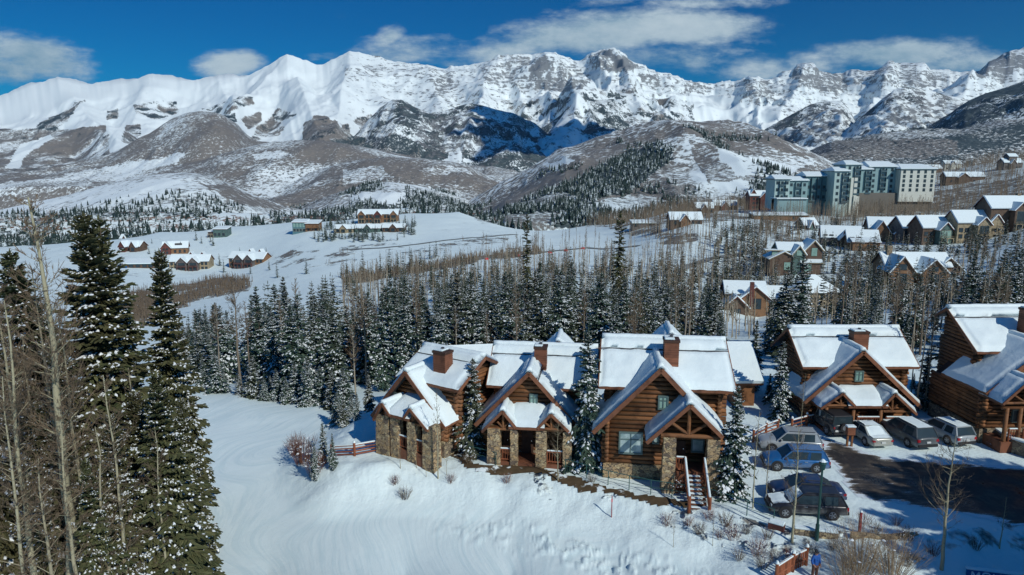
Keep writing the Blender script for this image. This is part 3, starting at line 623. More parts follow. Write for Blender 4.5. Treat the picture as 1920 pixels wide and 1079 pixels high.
for nm_, arr in (('cov', cov), ('cov2', cov2)):
    at_ = me.color_attributes.new(nm_, 'FLOAT_COLOR', 'POINT'); buf = np.ones((nr*nc, 4), np.float32); buf[:, :3] = np.clip(arr, 0, 1).reshape(-1, 3); at_.data.foreach_set('color', buf.ravel())
ground = link('ground', me); setp(ground, 'snow covered ground from the ski run across the valley to the mountains', None, None, 'structure')
# ------------------------------------------------------------------ vegetation meshes (numpy)
class NB:
    def __init__(s): s.v = []; s.f = {3: [], 4: []}; s.m = {3: [], 4: []}; s.n = 0
    def add(s, V, F, mi=0):
        V = np.asarray(V, np.float32).reshape(-1, 3); F = np.asarray(F, np.int32)
        s.v.append(V); s.f[F.shape[1]].append(F+s.n); s.m[F.shape[1]].append(np.full(len(F), mi)); s.n += len(V)
    def mesh(s, name, mats, smooth=False):
        F = []; mi = []
        for k in (3, 4):
            if s.f[k]: F.append(np.concatenate(s.f[k])); mi.append(np.concatenate(s.m[k]))
        return npmesh(name, np.concatenate(s.v), F, mats, np.concatenate(mi), smooth)
def nrm(v): return v/np.maximum(np.linalg.norm(v, axis=-1, keepdims=True), 1e-9)
def quads(nb, P, D, W, taper=.35, mi=0):
    "flat blades: base P, direction*length D, half-width vector W"
    n = len(P); V = np.stack([P-W*.6, P+W*.6, P+D*.55+W, P+D+W*taper, P+D-W*taper, P+D*.55-W], 1)
    i = np.arange(n)[:, None]*6
    nb.add(V, np.concatenate([i+np.array([0, 1, 2, 5]), i+np.array([5, 2, 3, 4])]), mi)
def lumps(nb, P, D, W, H, mi=1):
    "low snow cushions: a raised ridge over a long diamond"
    n = len(P); up = np.zeros_like(P); up[:, 2] = 1; up *= H[:, None]
    V = np.stack([P, P+D*.45+W, P+D, P+D*.45-W, P+D*.35+up, P+D*.72+up*.8], 1); i = np.arange(n)[:, None]*6
    F = np.concatenate([i+np.array(f) for f in ((0, 1, 4), (1, 5, 4), (1, 2, 5), (2, 3, 5), (3, 4, 5), (3, 0, 4))])
    nb.add(V, F, mi)
def tubes(nb, P, Q, r0, r1, n=3, mi=0):
    D = nrm(Q-P); ref = np.where(np.abs(D[:, 2:3]) > .9, np.array([[1., 0, 0]]), np.array([[0, 0, 1.]])); A = nrm(np.cross(D, ref)); B = np.cross(D, A)
    vs = []
    for k in range(n):
        t = 2*math.pi*k/n; o = A*math.cos(t)+B*math.sin(t); vs += [P+o*r0[:, None], Q+o*r1[:, None]]
    V = np.stack(vs, 1); i = np.arange(len(P))[:, None]*(2*n)
    nb.add(V, np.concatenate([i+np.array([2*k, 2*((k+1) % n), 2*((k+1) % n)+1, 2*k+1]) for k in range(n)]), mi)
def spruce_mesh(seed, h, r, levels, nbr, ntw, snow, lod=0, z0=.07, droop=.25, mats=None, gap=0.0, shape=.8, two=True, narrow=1.0):
    "crown and trunk meshes of one spruce"
    g = np.random.default_rng(seed); nb = NB()
    zs = z0+(1-z0)*np.sort(np.clip((np.arange(levels)+g.uniform(-.3, .3, levels))/levels, 0, .985))**.92
    n = levels*nbr; f = np.repeat(zs, nbr)+g.normal(0, .004, n); f = np.clip(f, z0, .985)
    keep = g.random(n) > gap; f = f[keep]; n = len(f)
    az = g.uniform(0, 2*math.pi, n); lobe = 1+.18*np.sin(az*2+g.uniform(0, 6)+f*9)+.12*np.sin(az*3+f*23)
    L = r*((1-f)**shape)*g.uniform(.62, 1.12, n)*lobe*np.clip(.55+(f-z0)*5, .55, 1)+h*.006; L = np.maximum(L, h*.012)
    rise = np.interp(f, [0, .35, .8, 1], [-.30-droop, -.12-droop, .18, 1.0])+g.normal(0, .08, n)
    ca, sa = np.cos(az), np.sin(az); H = np.stack([ca, sa, np.zeros(n)], 1)
    base = np.stack([0*f, 0*f, f*h], 1)
    def pt(s):
        z = rise[:, None]*L[:, None]*s-(.16*L[:, None]*s*s)+.22*L[:, None]*np.maximum(s-.6, 0)**1.0*1.0
        P = base[:, None, :]+H[:, None, :]*(L[:, None]*s)[..., None]; P[..., 2] += z; return P
    sseg = np.array([[0, .5, 1.0]]).repeat(n, 0); C = pt(sseg)
    br = np.maximum(.012*L+.004, .006)
    if lod == 0:
        tubes(nb, C[:, 0], C[:, 1], br*1.3, br, 3, 2); tubes(nb, C[:, 1], C[:, 2], br, br*.3, 3, 2)
    load = np.clip(g.normal(snow, .28, n)*np.interp(f, [0, 1], [1.1, .9]), 0, 1)
    S = np.tile(np.linspace(.16, 1.0, ntw), (n, 1))+g.uniform(-.5, .5, (n, ntw))*.8/ntw; S = np.clip(S, .1, 1.0)
    P = pt(S); P2 = pt(np.clip(S+.06, 0, 1.08)); T = nrm(P2-P)
    side = np.cross(np.array([0, 0, 1.]), H)[:, None, :]
    tl = (L[:, None]*(.42-.22*S)+.05*h/12)*g.uniform(.7, 1.25, (n, ntw))
    allP = []; 
    for sg in (-1, 1) if two else (1,):
        sgn = sg if two else np.where(g.random((n, ntw, 1)) > .5, 1., -1.)
        D = nrm(T*.72+side*sgn*.85*g.uniform(.5, 1.2, (n, ntw, 1))+np.array([0, 0, -1.])*g.uniform(.02, .40, (n, ntw, 1)))
        Dl = D*tl[..., None]; wdt = (tl*.19*narrow)[..., None]
        W = nrm(np.cross(D, np.array([0, 0, 1.])))*wdt; Wv = nrm(np.cross(D, W))*wdt*.9
        p = P.reshape(-1, 3); d = Dl.reshape(-1, 3); wv = W.reshape(-1, 3); wz = Wv.reshape(-1, 3)
        tilt = g.uniform(-.5, .5, (len(p), 1))
        quads(nb, p, d, wv+wz*tilt, .3, 0)
        quads(nb, p+np.array([0, 0, -.01]), d*.95, wz+wv*.35*tilt, .3, 0)
        m = (g.random(len(p)) < np.repeat(load, ntw)*1.0)
        m &= (np.sin(p[:, 0]*7/h*12+p[:, 2]*9/h*12)+np.sin(p[:, 1]*8/h*12)+g.normal(0, .5, len(p))) > -.7
        hh = (np.linalg.norm(d[m], axis=1)*g.uniform(.08, .2, m.sum()))
        sz = g.uniform(.35, .95, (m.sum(), 1))*(.62 if lod == 0 and ntw > 10 else 1); q = p[m]+d[m]*g.uniform(0, .5, (m.sum(), 1)); q[:, 2] += np.linalg.norm(wv[m], axis=1)*.28
        lumps(nb, q, d[m]*sz, wv[m]*g.uniform(.7, 1.5, (m.sum(), 1)), hh, 1)
    # tips
    tp = C[:, 2]; td = nrm(C[:, 2]-C[:, 1])*(L*.18+.04)[:, None]; tw = nrm(np.cross(td, [0, 0, 1.]))*(L*.05+.02)[:, None]
    quads(nb, tp-td*.4, td, tw, .3, 0)
    # leader and dark inner mass of twiggy stubs near the trunk
    k = int(levels*(10 if lod == 0 else 3)); zz = g.uniform(z0, .97, k); aa = g.uniform(0, 6.283, k); rl = r*(1-zz)**shape*g.uniform(.15, .5, k)+.02
    pp = np.stack([0*zz, 0*zz, zz*h], 1); dd = np.stack([np.cos(aa)*rl, np.sin(aa)*rl, -rl*g.uniform(0, .5, k)], 1)
    quads(nb, pp, dd, nrm(np.cross(dd, [0, 0, 1.]))*(rl*.30)[:, None], .5, 0)
    quads(nb, pp, dd, np.tile([[0, 0, 1.]], (k, 1))*(rl*.22)[:, None], .5, 0)
    quads(nb, np.array([[0, 0, h*.965], [0, 0, h*.965]]), np.array([[0, 0, h*.045], [0, 0, h*.045]]), np.array([[.012*h*.4, 0, 0], [0, .012*h*.4, 0]]), .1, 0)
    crown = nb.mesh('crown', mats or [M['needles'], M['branch_snow'], M['spruce_bark']])
    tb = NB(); zz = np.linspace(0, h*.97, 7); P = np.stack([g.normal(0, .012*h/10, 7), g.normal(0, .012*h/10, 7), zz], 1); rr = np.interp(zz, [0, h], [.016*h, .01])
    P[0, 2] = -1.2; tubes(tb, P[:-1], P[1:], rr[:-1], rr[1:], 7 if lod == 0 else 5, 0)
    return crown, tb.mesh('trunk', [M['spruce_bark']], True)
def bare_mesh(seed, h, levels=26, per=3, z0=.35, rad=.012, spread=.28, sub=5, curve=.02, twig=3, mats=('aspen_bark', 'twigs'), up=.75, dens=1.0, forks=1, tr=.004):
    "leafless aspen: trunk mesh, crown mesh of limbs and twigs"
    g = np.random.default_rng(seed); tb = NB(); cb = NB()
    k = 12; zz = np.linspace(0, h, k); bx = np.cumsum(g.normal(0, curve*h/k*1.3, k)); by = np.cumsum(g.normal(0, curve*h/k*1.3, k)); bx -= bx[0]; by -= by[0]
    C = np.stack([bx, by, zz], 1); rr = rad*h*np.interp(zz/h, [0, .1, 1], [1.15, 1, .12])
    Cb = C.copy(); Cb[0, 2] = -1.0; tubes(tb, Cb[:-1], Cb[1:], rr[:-1], rr[1:], 8, 0)
    n = levels*per; f = np.clip(z0+(1-z0)*g.random(n)**.85, 0, .985); az = g.uniform(0, 6.283, n)
    B = np.stack([np.interp(f*h, zz, C[:, 0]), np.interp(f*h, zz, C[:, 1]), f*h], 1)
    L = spread*h*(1.04-f)**.7*g.uniform(.35, 1.0, n)*np.clip((f-z0)*4+.55, 0, 1); ru = g.normal(up, .2, n)
    D = np.stack([np.cos(az), np.sin(az), ru], 1); D = nrm(D)
    M1 = B+D*L[:, None]*.5; D2 = nrm(D+np.array([0, 0, .35])+g.normal(0, .12, (n, 3))); E = M1+D2*L[:, None]*.5
    r0 = np.maximum(.012*L, tr*1.1)+np.interp(f, [0, 1], [.002, 0])*h*.2; tubes(cb, B, M1, r0, r0*.65, 4, 0); tubes(cb, M1, E, r0*.65, r0*.25, 3, 1)
    for lv, (P0, P1, cnt, ln, rt) in enumerate(((M1, E, sub, .45, tr), (B, M1, max(1, sub//2), .35, tr))):
        s = g.random((n, cnt, 1)); P = (P0[:, None]*(1-s)+P1[:, None]*s).reshape(-1, 3)
        dd = nrm((P1-P0)[:, None].repeat(cnt, 1).reshape(-1, 3)); d = nrm(dd+g.normal(0, .55, dd.shape)+np.array([0, 0, .35]))
        ll = (L[:, None]*ln*g.uniform(.4, 1.1, (n, cnt))).reshape(-1)
        Q = P+d*ll[:, None]; rt_ = np.full(len(P), rt); tubes(cb, P, Q, rt_, rt_*.5, 3, 1)
        for _ in range(twig):
            s2 = g.random((len(P), 1)); P2 = P*(1-s2)+Q*s2; d2 = nrm(d+g.normal(0, .6, d.shape)+np.array([0, 0, .25])); l2 = ll*g.uniform(.25, .6, len(ll))
            kp = g.random(len(P)) < dens
            tubes(cb, P2[kp], (P2+d2*l2[:, None])[kp], rt_[kp]*.8, rt_[kp]*.35, 3, 1)
    return cb.mesh('crown', [M[mats[0]], M[mats[1]]]), tb.mesh('trunk', [M[mats[0]]], True)
def bush_mesh(seed, h, r, n, mt, twig=5, rad=.008, snow=0.0):
    g = np.random.default_rng(seed); nb = NB(); az = g.uniform(0, 6.283, n); rr = r*g.random(n)**.6
    B = np.stack([np.cos(az)*rr*.35, np.sin(az)*rr*.35, np.full(n, -.15)], 1); T = np.stack([np.cos(az)*rr, np.sin(az)*rr, h*g.uniform(.6, 1.05, n)*(1-.25*(rr/r)**2)], 1)
    Md = (B+T)/2+np.stack([0*az, 0*az, h*.06+0*az], 1); ra = np.full(n, rad); tubes(nb, B, Md, ra*1.3, ra, 3, 0); tubes(nb, Md, T, ra, ra*.4, 3, 0)
    for _ in range(twig):
        s = g.random((n, 1)); P = Md*(1-s)+T*s; d = nrm(T-B+g.normal(0, .35, B.shape)*h); l = h*g.uniform(.12, .35, n); tubes(nb, P, P+d*l[:, None], ra*.6, ra*.3, 3, 0)
    if snow:
        k = int(n*snow); s = g.random((k, 1)); j = g.integers(0, n, k); P = Md[j]*(1-s)+T[j]*s; w = g.uniform(.05, .11, k)*h/1.5
        lumps(nb, P-np.stack([w, 0*w, 0*w], 1), np.stack([2*w, 0*w, 0*w], 1), np.stack([0*w, w*.8, 0*w], 1), w*.6, 1)
    return nb.mesh('shrub', [M[mt], M['branch_snow']])
def tree(name, meshes, loc, s=1.0, rz=0.0, label=None, cat='tree', group=None, sxy=None, lean=(0, 0)):
    o = bpy.data.objects.new(name, None); col.objects.link(o); o.location = loc; o.empty_display_size = .3
    sxy = sxy or s; o.scale = (sxy, sxy, s); o.rotation_euler = (lean[0], lean[1], rz); setp(o, label, cat, group)
    for nm, me in zip(('crown', 'trunk'), meshes):
        c = bpy.data.objects.new(nm, me); col.objects.link(c); c.parent = o
    return o
rnd_ = random.Random(7)
FAR = [M['needles_teal'], M['branch_snow'], M['spruce_bark']]
# prototypes, 10 m tall, r = crown radius
SP_MID = [spruce_mesh(100+i, 10, rr, 34, 7, 6, sn, 1, .05, dr, FAR, .08, shp, True, 1.25) for i, (rr, sn, dr, shp) in enumerate(
    [(1.45, .40, .2, .75), (1.75, .52, .25, .8), (1.3, .28, .15, .7), (1.95, .68, .3, .85), (1.15, .38, .2, .6), (1.65, .80, .3, .8)])]
SP_BR = [spruce_mesh(140+i, 10, rr, 40, 6, 6, .10, 1, .12, .3, [M['needles'], M['branch_snow'], M['spruce_bark']], .2, .5, True, 1.0) for i, rr in enumerate([.95, 1.1])]
AS_MID = [bare_mesh(200+i, 10, 22, 3, z0, .0105, sp_, 4, .02, 3, ('aspen_bark_far', 'twigs'), .9, .9, 1, .012) for i, (z0, sp_) in enumerate([(.45, .20), (.55, .17), (.38, .24), (.6, .14)])]
# ------------------------------------------------------------------ log cabins
def snow_slab(name, a, b, c, d, th, parent, gap=None, seed=0, inset=.04, lift=.0):
    "a,b eave ends; d,c ridge ends (a-d, b-c share a side). gap: list of (v0,v1) bands"
    a, b, c, d = (Vector(p) for p in (a, b, c, d)); n = (b-a).cross(d-a).normalized()
    if n.z < 0: n = -n
    W = (b-a).length; H = (d-a).length; g = np.random.default_rng(seed)
    outs = []
    for v0, v1 in (gap or [(0, 1)]):
        nu = max(6, int(W/.28)); nv = max(4, int(H*(v1-v0)/.28)); U = np.linspace(0, 1, nu+1); Vv = np.linspace(v0, v1, nv+1)
        uu, vv_ = np.meshgrid(U, Vv); A, B, C_, D_ = (np.array(p) for p in (a, b, c, d))
        P = (A*(1-uu[..., None])+B*uu[..., None])*(1-vv_[..., None])+(D_*(1-uu[..., None])+C_*uu[..., None])*vv_[..., None]
        du = np.minimum(uu, 1-uu)*W; dv = np.minimum(vv_-v0, v1-vv_)*H
        e = np.clip(np.minimum(du, dv)/.22, 0, 1); prof = np.sqrt(1-(1-e)**2)*.85+.15*(e > 0)
        nz = fbm(P[..., 0]*.8+seed, P[..., 1]*.8+P[..., 2]*.5, 3, seed)*.38+fbm(P[..., 0]*3+seed, P[..., 1]*3, 2, seed+3)*.10
        hgt = th*(prof*(1+nz))+.012
        jit = (fbm(uu*W*1.1+seed, vv_*0+seed, 3, seed+9)*.10)*((vv_ == v0) | (vv_ == v1))
        up = np.array(n); T = np.array((d-a).normalized())
        X = P+up*hgt[..., None]+T*(np.where((v0 == 0) & (vv_ == v0), -np.abs(jit)*1.2-.02, jit))[..., None]
        nb = NB(); m_, k_ = uu.shape; V = X.reshape(-1, 3); i = np.arange(m_*k_).reshape(m_, k_)
        F = np.stack([i[:-1, :-1], i[:-1, 1:], i[1:, 1:], i[1:, :-1]], -1).reshape(-1, 4)
        rim = np.concatenate([i[0, :], i[1:, -1], i[-1, -2::-1], i[-2:0:-1, 0]]); Bt = (P+up*.004).reshape(-1, 3)[rim]; j = len(V)+np.arange(len(rim))
        F2 = np.stack([rim, np.roll(rim, -1), np.roll(j, -1), j], -1)
        outs.append((np.concatenate([V, Bt]), np.concatenate([F, F2])))
    Vs = []; Fs = []; k = 0
    for V, F in outs: Vs.append(V); Fs.append(F+k); k += len(V)
    me = npmesh(name, np.concatenate(Vs), [np.concatenate(Fs)], [M['snow']], smooth=True)
    return link(name, me, parent)
def slab(mb, a, b, c, d, th):
    a, b, c, d = (Vector(p) for p in (a, b, c, d)); n = (b-a).cross(d-a).normalized(); n = n if n.z > 0 else -n
    mb.prism([a, b, c, d], -n*th)
def gable_roof(root, name, x0, xa, x1, z0, za, z1, y0, y1, th=.16, st=.26, gap=None, trim='trim_wood', seed=0, snowy=True, fb=.26, roofmat='roof_metal', purlin=True):
    "ridge along y at xa; returns the roof object"
    r = MB(); L = [(x0, y0, z0), (x0, y1, z0), (xa, y1, za), (xa, y0, za)]; Rr = [(x1, y0, z1), (x1, y1, z1), (xa, y1, za), (xa, y0, za)]
    slab(r, *L, th); slab(r, *Rr, th); ro = r.build(name, M[roofmat], root)
    t = MB(); e = .03
    for (xe, ze) in ((x0, z0), (x1, z1)):
        s = 1 if xe > xa else -1
        t.beam((xe+s*.02, y0-.02, ze-fb*.55), (xa, y0-.02, za-fb*.55), .07, fb)
        t.beam((xe+s*.03, y0, ze-.12), (xe+s*.03, y1, ze-.12), .06, .18)
    t.build('fascia', M[trim], ro)
    if snowy:
        snow_slab('snow', *L, st, ro, gap, seed); snow_slab('snow', *Rr, st, ro, gap, seed+5)
        cb = MB()
        k = max(3, int((y1-y0)/.35)); g = np.random.default_rng(seed+2); vs = []; fs = []
        for i in range(k+1):
            y = y0+.02+(y1-y0-.04)*i/k; h = st*(.75+.2*g.random()); w = .30
            sl = (za-z0)/max(xa-x0, .1); sr = (za-z1)/max(x1-xa, .1)
            vs += [(xa-w, y, za-w*sl+st*.75), (xa-w*.4, y, za-w*.4*sl*.5+h+st*.45), (xa+w*.4, y, za-w*.4*sr*.5+h+st*.45), (xa+w, y, za-w*sr+st*.75), (xa, y, za)]
        for i in range(k):
            b = 5*i
            for q in range(5): fs.append((b+q, b+(q+1) % 5, b+5+(q+1) % 5, b+5+q))
        fs += [(0, 1, 2, 3, 4)[::-1], tuple(5*k+q for q in range(5))]
        cb.add(vs, fs).build('ridge_snow', M['snow'], ro, smooth=True)
    return ro
def main_roof(root, x0, x1, ye, ze, yr, zr, yb, zb, seed, gap, trim='trim_wood', st=.27, name='roof', shift=0.0, roofmat='roof_metal', fb=.26):
    "ridge along x; front slope faces the viewer"
    r = MB(); F = [(x0, ye, ze), (x1, ye, ze), (x1-shift, yr, zr), (x0+shift, yr, zr)]; B = [(x0, yb, zb), (x1, yb, zb), (x1-shift, yr, zr), (x0+shift, yr, zr)]
    slab(r, *F, .16); slab(r, *B, .16); ro = r.build(name, M[roofmat], root)
    t = MB(); t.beam((x0, ye-.03, ze-.13), (x1, ye-.03, ze-.13), .06, .2)
    for x, sx in ((x0, -1), (x1, 1)):
        t.beam((x+sx*.03, ye, ze-fb*.55), (x+sx*.03-sx*shift, yr, zr-fb*.55), .07, fb); t.beam((x+sx*.03, yb, zb-fb*.55), (x+sx*.03-sx*shift, yr, zr-fb*.55), .07, fb)
    t.build('fascia', M[trim], ro)
    snow_slab('snow', *F, st, ro, gap, seed); snow_slab('snow', *B, st, ro, None, seed+4)
    g = np.random.default_rng(seed+2); k = max(4, int((x1-x0)/.4)); vs = []; fs = []
    sl = (zr-ze)/max(yr-ye, .1)
    for i in range(k+1):
        x = x0+shift+.03+(x1-x0-2*shift-.06)*i/k; w = .35; h = st*(1+.15*g.random())
        vs += [(x, yr-w, zr-w*sl+st*.8), (x, yr-w*.35, zr+h-.02), (x, yr+w*.35, zr+h-.02), (x, yr+w, zr-w*sl+st*.8), (x, yr, zr)]
    for i in range(k):
        b = 5*i
        for q in range(5): fs.append((b+q, b+(q+1) % 5, b+5+(q+1) % 5, b+5+q))
    fs += [(0, 1, 2, 3, 4)[::-1], tuple(5*k+q for q in range(5))]
    MB().add(vs, fs).build('ridge_snow', M['snow'], ro, smooth=True)
    return ro
def log_wall_x(mb, y, z0, z1, f0, f1, r=.165, g=None, ext=.32, zext=99):
    "logs along x stacked from z0 to z1; f0(z), f1(z) give the ends"
    z = z0+r; k = 0
    while z < z1-.05:
        a, b = f0(z), f1(z)
        if b-a > .5:
            e = ext*(1 if z < zext else 0); rr = r*g.uniform(.97, 1.07)
            mb.tube((a-e-g.uniform(0, .12)*(e > 0), y, z), (b+e+g.uniform(0, .12)*(e > 0), y, z+g.uniform(-.01, .01)), rr, rr*.97, 8)
        z += 2*r*.99; k += 1
def log_wall_y(mb, x, z0, z1, y0, y1, r=.165, g=None, ext=.32):
    z = z0+r*2
    while z < z1-.1:
        mb.tube((x, y0-ext-g.uniform(0, .1), z), (x, y1+ext, z), r, r, 8); z += 2*r*.93
def window(root, x0, x1, z0, z1, y, pane='glass_lit', bars=(1, 1), fw=.09, d=-1, trim='window_frame'):
    f = MB(); f.box(x0-fw, x1+fw, y-.10, y+.06, z1, z1+fw); f.box(x0-fw, x1+fw, y-.12, y+.06, z0-fw, z0)
    f.box(x0-fw, x0, y-.10, y+.06, z0, z1); f.box(x1, x1+fw, y-.10, y+.06, z0, z1)
    for i in range(1, bars[0]+1):
        x = x0+(x1-x0)*i/(bars[0]+1); f.box(x-.03, x+.03, y-.085, y+.02, z0, z1)
    for i in range(1, bars[1]+1):
        z = z0+(z1-z0)*(i/(bars[1]+1) if bars[1] > 1 else .68); f.box(x0, x1, y-.08, y+.02, z-.03, z+.03)
    fo = f.build('window', M[trim], root); MB().box(x0, x1, y-.04, y+.0, z0, z1).build('pane', M[pane], fo); return fo
def rough_pillar(root, x0, x1, y0, y1, z0, z1, mt='stone', taper=.12, name='pillar', seed=0):
    bm = bmesh.new(); nx = 4; nz = max(4, int((z1-z0)/.25)); g = random.Random(seed)
    vs = []
    per = [(x0+(x1-x0)*i/nx, y0) for i in range(nx)]+[(x1, y0+(y1-y0)*i/nx) for i in range(nx)]+[(x1-(x1-x0)*i/nx, y1) for i in range(nx)]+[(x0, y1-(y1-y0)*i/nx) for i in range(nx)]
    cx, cy = (x0+x1)/2, (y0+y1)/2; rows = []
    for k in range(nz+1):
        f = 1+taper*(1-k/nz); z = z0+(z1-z0)*k/nz
        rows.append([bm.verts.new((cx+(x-cx)*f+g.uniform(-.025, .025), cy+(y-cy)*f+g.uniform(-.025, .025), z)) for x, y in per])
    for k in range(nz):
        for i in range(len(per)):
            j = (i+1) % len(per); bm.faces.new((rows[k][i], rows[k][j], rows[k+1][j], rows[k+1][i]))
    bm.faces.new(rows[-1]); bm.faces.new(rows[0][::-1]); bmesh.ops.recalc_face_normals(bm, faces=bm.faces)
    me = bpy.data.meshes.new(name); bm.to_mesh(me); bm.free(); me.materials.append(M[mt]); return link(name, me, root)
def railing(root, p, q, h=1.0, n=None, mt='rail_wood', post=.07, snow=True, name='railing'):
    p = Vector(p); q = Vector(q); L = (q-p).length; n = n or max(3, int(L/.17)); r = MB(); u = Vector((0, 0, 1))
    r.tube(p+u*h, q+u*h, .055); r.tube(p+u*.18, q+u*.18, .04)
    for i in range(n+1):
        b = p+(q-p)*i/n; r.tube(b+u*(.0 if i in (0, n) else .18), b+u*(h+(.08 if i in (0, n) else 0)), post if i in (0, n) else .03)
    o = r.build(name, M[mt], root)
    if snow: s = MB(); s.beam(p+u*(h+.10), q+u*(h+.10), .13, .09); s.build('snow', M['snow'], o, bevel=.03)
    return o
def truss(root, xa, za, x0, x1, zt, y, r=.11, king=True, name='truss'):
    t = MB(); t.tube((x0, y, zt), (x1, y, zt), r*1.15, n=10)
    if king:
        t.tube((xa, y, zt), (xa, y, za), r, n=8); w = min(xa-x0, x1-xa)*.62; hz_ = (za-zt)
        for s in (-1, 1):
            t.tube((xa, y, zt+.1), (xa+s*w, y, zt+hz_*.42), r*.85, n=8)
    return t.build(name, M['log_wood'], root, smooth=False)
class House:
    def __init__(s, name, px_apex, py_apex, Y, rot, label, group='log cabins with snow covered roofs', cat='cabin'):
        a, e = ae(px_apex, py_apex); s.o = Vector((a*Y, Y, 0)); s.za = CZ+e*Y; s.rot = R(rot)
        s.root = empty(name, s.o, s.rot, label, cat, group); s.c, s.s = math.cos(s.rot), math.sin(s.rot)
    def pl(s, px, py, yl):
        "picture point on the local plane y = yl -> (x, z)"
        a, e = ae(px, py); # world ray: (aY, Y); local y = -(X-ox) s + (Y-oy) c
        # yl = -(aY-ox)*s_ + (Y-oy)*c
        Y = (yl+s.o.y*s.c-s.o.x*s.s)/(s.c-a*s.s)
        X = a*Y; return ((X-s.o.x)*s.c+(Y-s.o.y)*s.s, CZ+e*Y)
def chimney(H, x0, x1, y0, y1, z0, z1, mt='siding_brown'):
    c = MB(); c.box(x0, x1, y0, y1, z0, z1); o = c.build('chimney', M[mt], H.root)
    b = MB(); z = z0+.1
    while z < z1-.1: b.box(x0-.015, x1+.015, y0-.015, y1+.015, z, z+.10); z += .16
    b.build('board', M[mt], o)
    b = MB(); b.box(x0-.07, x1+.07, y0-.07, y1+.07, z1-.14, z1+.04); b.build('cap', M['dark_wood'], o)
    b = MB(); b.tube(((x0+x1)/2, (y0+y1)/2, z1), ((x0+x1)/2, (y0+y1)/2, z1+.28), .13, .13, 10); b.build('flue', M['roof_metal'], o)
    b = MB(); b.box(x0-.02, x1-.3, y0, y1, z1+.045, z1+.17); b.build('snow', M['snow'], o, bevel=.05)
    return o
def body(H, x0, x1, y0, y1, zb, zw, zap, xap, gnd=-.6, base=.9, seed=0, right_wall=True, stone_mt='stone_grey', ext=.32):
    "front gabled log volume: stone base to `base`, logs above, gable to the apex"
    root = H.root; g = random.Random(seed)
    core = MB(); core.prism([(x0+.1, y0+.1, gnd), (x1-.1, y0+.1, gnd), (x1-.1, y0+.1, zw), (xap, y0+.1, zap-.35), (x0+.1, y0+.1, zw)], (0, y1-y0-.2, 0)); core.build('wall', M['dark_wood'], root)
    lw = MB(); fl = lambda z: max(x0, xap-(xap-x0)*(zap-.3-z)/max(zap-.3-zw, .1)) if z > zw else x0
    fr = lambda z: min(x1, xap+(x1-xap)*(zap-.3-z)/max(zap-.3-zw, .1)) if z > zw else x1
    log_wall_x(lw, y0, base, zap-.4, fl, fr, g=g, ext=ext, zext=zw-.3)
    log_wall_y(lw, x0, base, zw, y0, y1, g=g, ext=ext)
    log_wall_y(lw, x1, base, zw, y0, y1, g=g, ext=ext)
    lw.build('log_wall', M['log_wood'], root, smooth=True)
    f = MB(); f.box(x0-.22, x1+.22, y0-.24, y0+.12, gnd, base+.02); f.box(x0-.22, x0+.12, y0+.12, y1, gnd, base+.02); f.box(x1-.12, x1+.22, y0+.12, y1, gnd, base+.02)
    f.build('foundation', M[stone_mt], root)
def porch_double(H, yf, yw, gl, gr, midz, zfloor, posts, posttype='stone', railseg=(), seed=0, trussz=None, gnd=-.5, st=.22):
    "two little gables joined by a shed roof; gl/gr: (x0, xa, x1, z0, za, z1)"
    R_ = H.root
    for k, q in enumerate((gl, gr)):
        gable_roof(R_, 'porch_gable', *q, yf, yw, .12, st, seed=seed+k*3, fb=.2)
        zt = trussz or min(q[3], q[5])+.05
        truss(R_, q[1], q[4]-.25, q[0]+.25, q[2]-.25, zt+.02, yf+.3, .09)
    xm0, xm1 = gl[2]-.5, gr[0]+.5; F = [(xm0, yf+.05, midz[0]), (xm1, yf+.05, midz[0]), (xm1, yw, midz[1]), (xm0, yw, midz[1])]
    r = MB(); slab(r, *F, .12); ro = r.build('porch_roof', M['roof_metal'], R_); snow_slab('snow', *F, st, ro, None, seed+8)
    t = MB(); t.beam((xm0, yf+.03, midz[0]-.12), (xm1, yf+.03, midz[0]-.12), .06, .2); t.build('fascia', M['trim_wood'], ro)
    b = MB(); b.tube((gl[0]+.3, yf+.45, midz[0]-.28), (gr[2]-.3, yf+.45, midz[0]-.28), .13, n=10); b.build('beam', M['log_wood'], R_, smooth=True)
    for i, (x0, x1) in enumerate(posts):
        if posttype == 'stone': rough_pillar(R_, x0, x1, yf+.15, yf+.15+(x1-x0)*.9, gnd, midz[0]-.3, seed=seed+i)
        else:
            p = MB(); p.tube(((x0+x1)/2, yf+.4, gnd), ((x0+x1)/2, yf+.4, midz[0]-.25), .17, .15, 10); p.build('post', M['log_wood'], R_, smooth=True)
    d = MB(); d.box(gl[0]+.4, gr[2]-.4, yf+.2, yw, gnd, zfloor); d.build('porch_floor', M['siding_brown'], R_)
    for a, b_ in railseg: railing(R_, (a, yf+.35, zfloor), (b_, yf+.35, zfloor), .95)
GAP = [(0, .74), (.772, 1)]

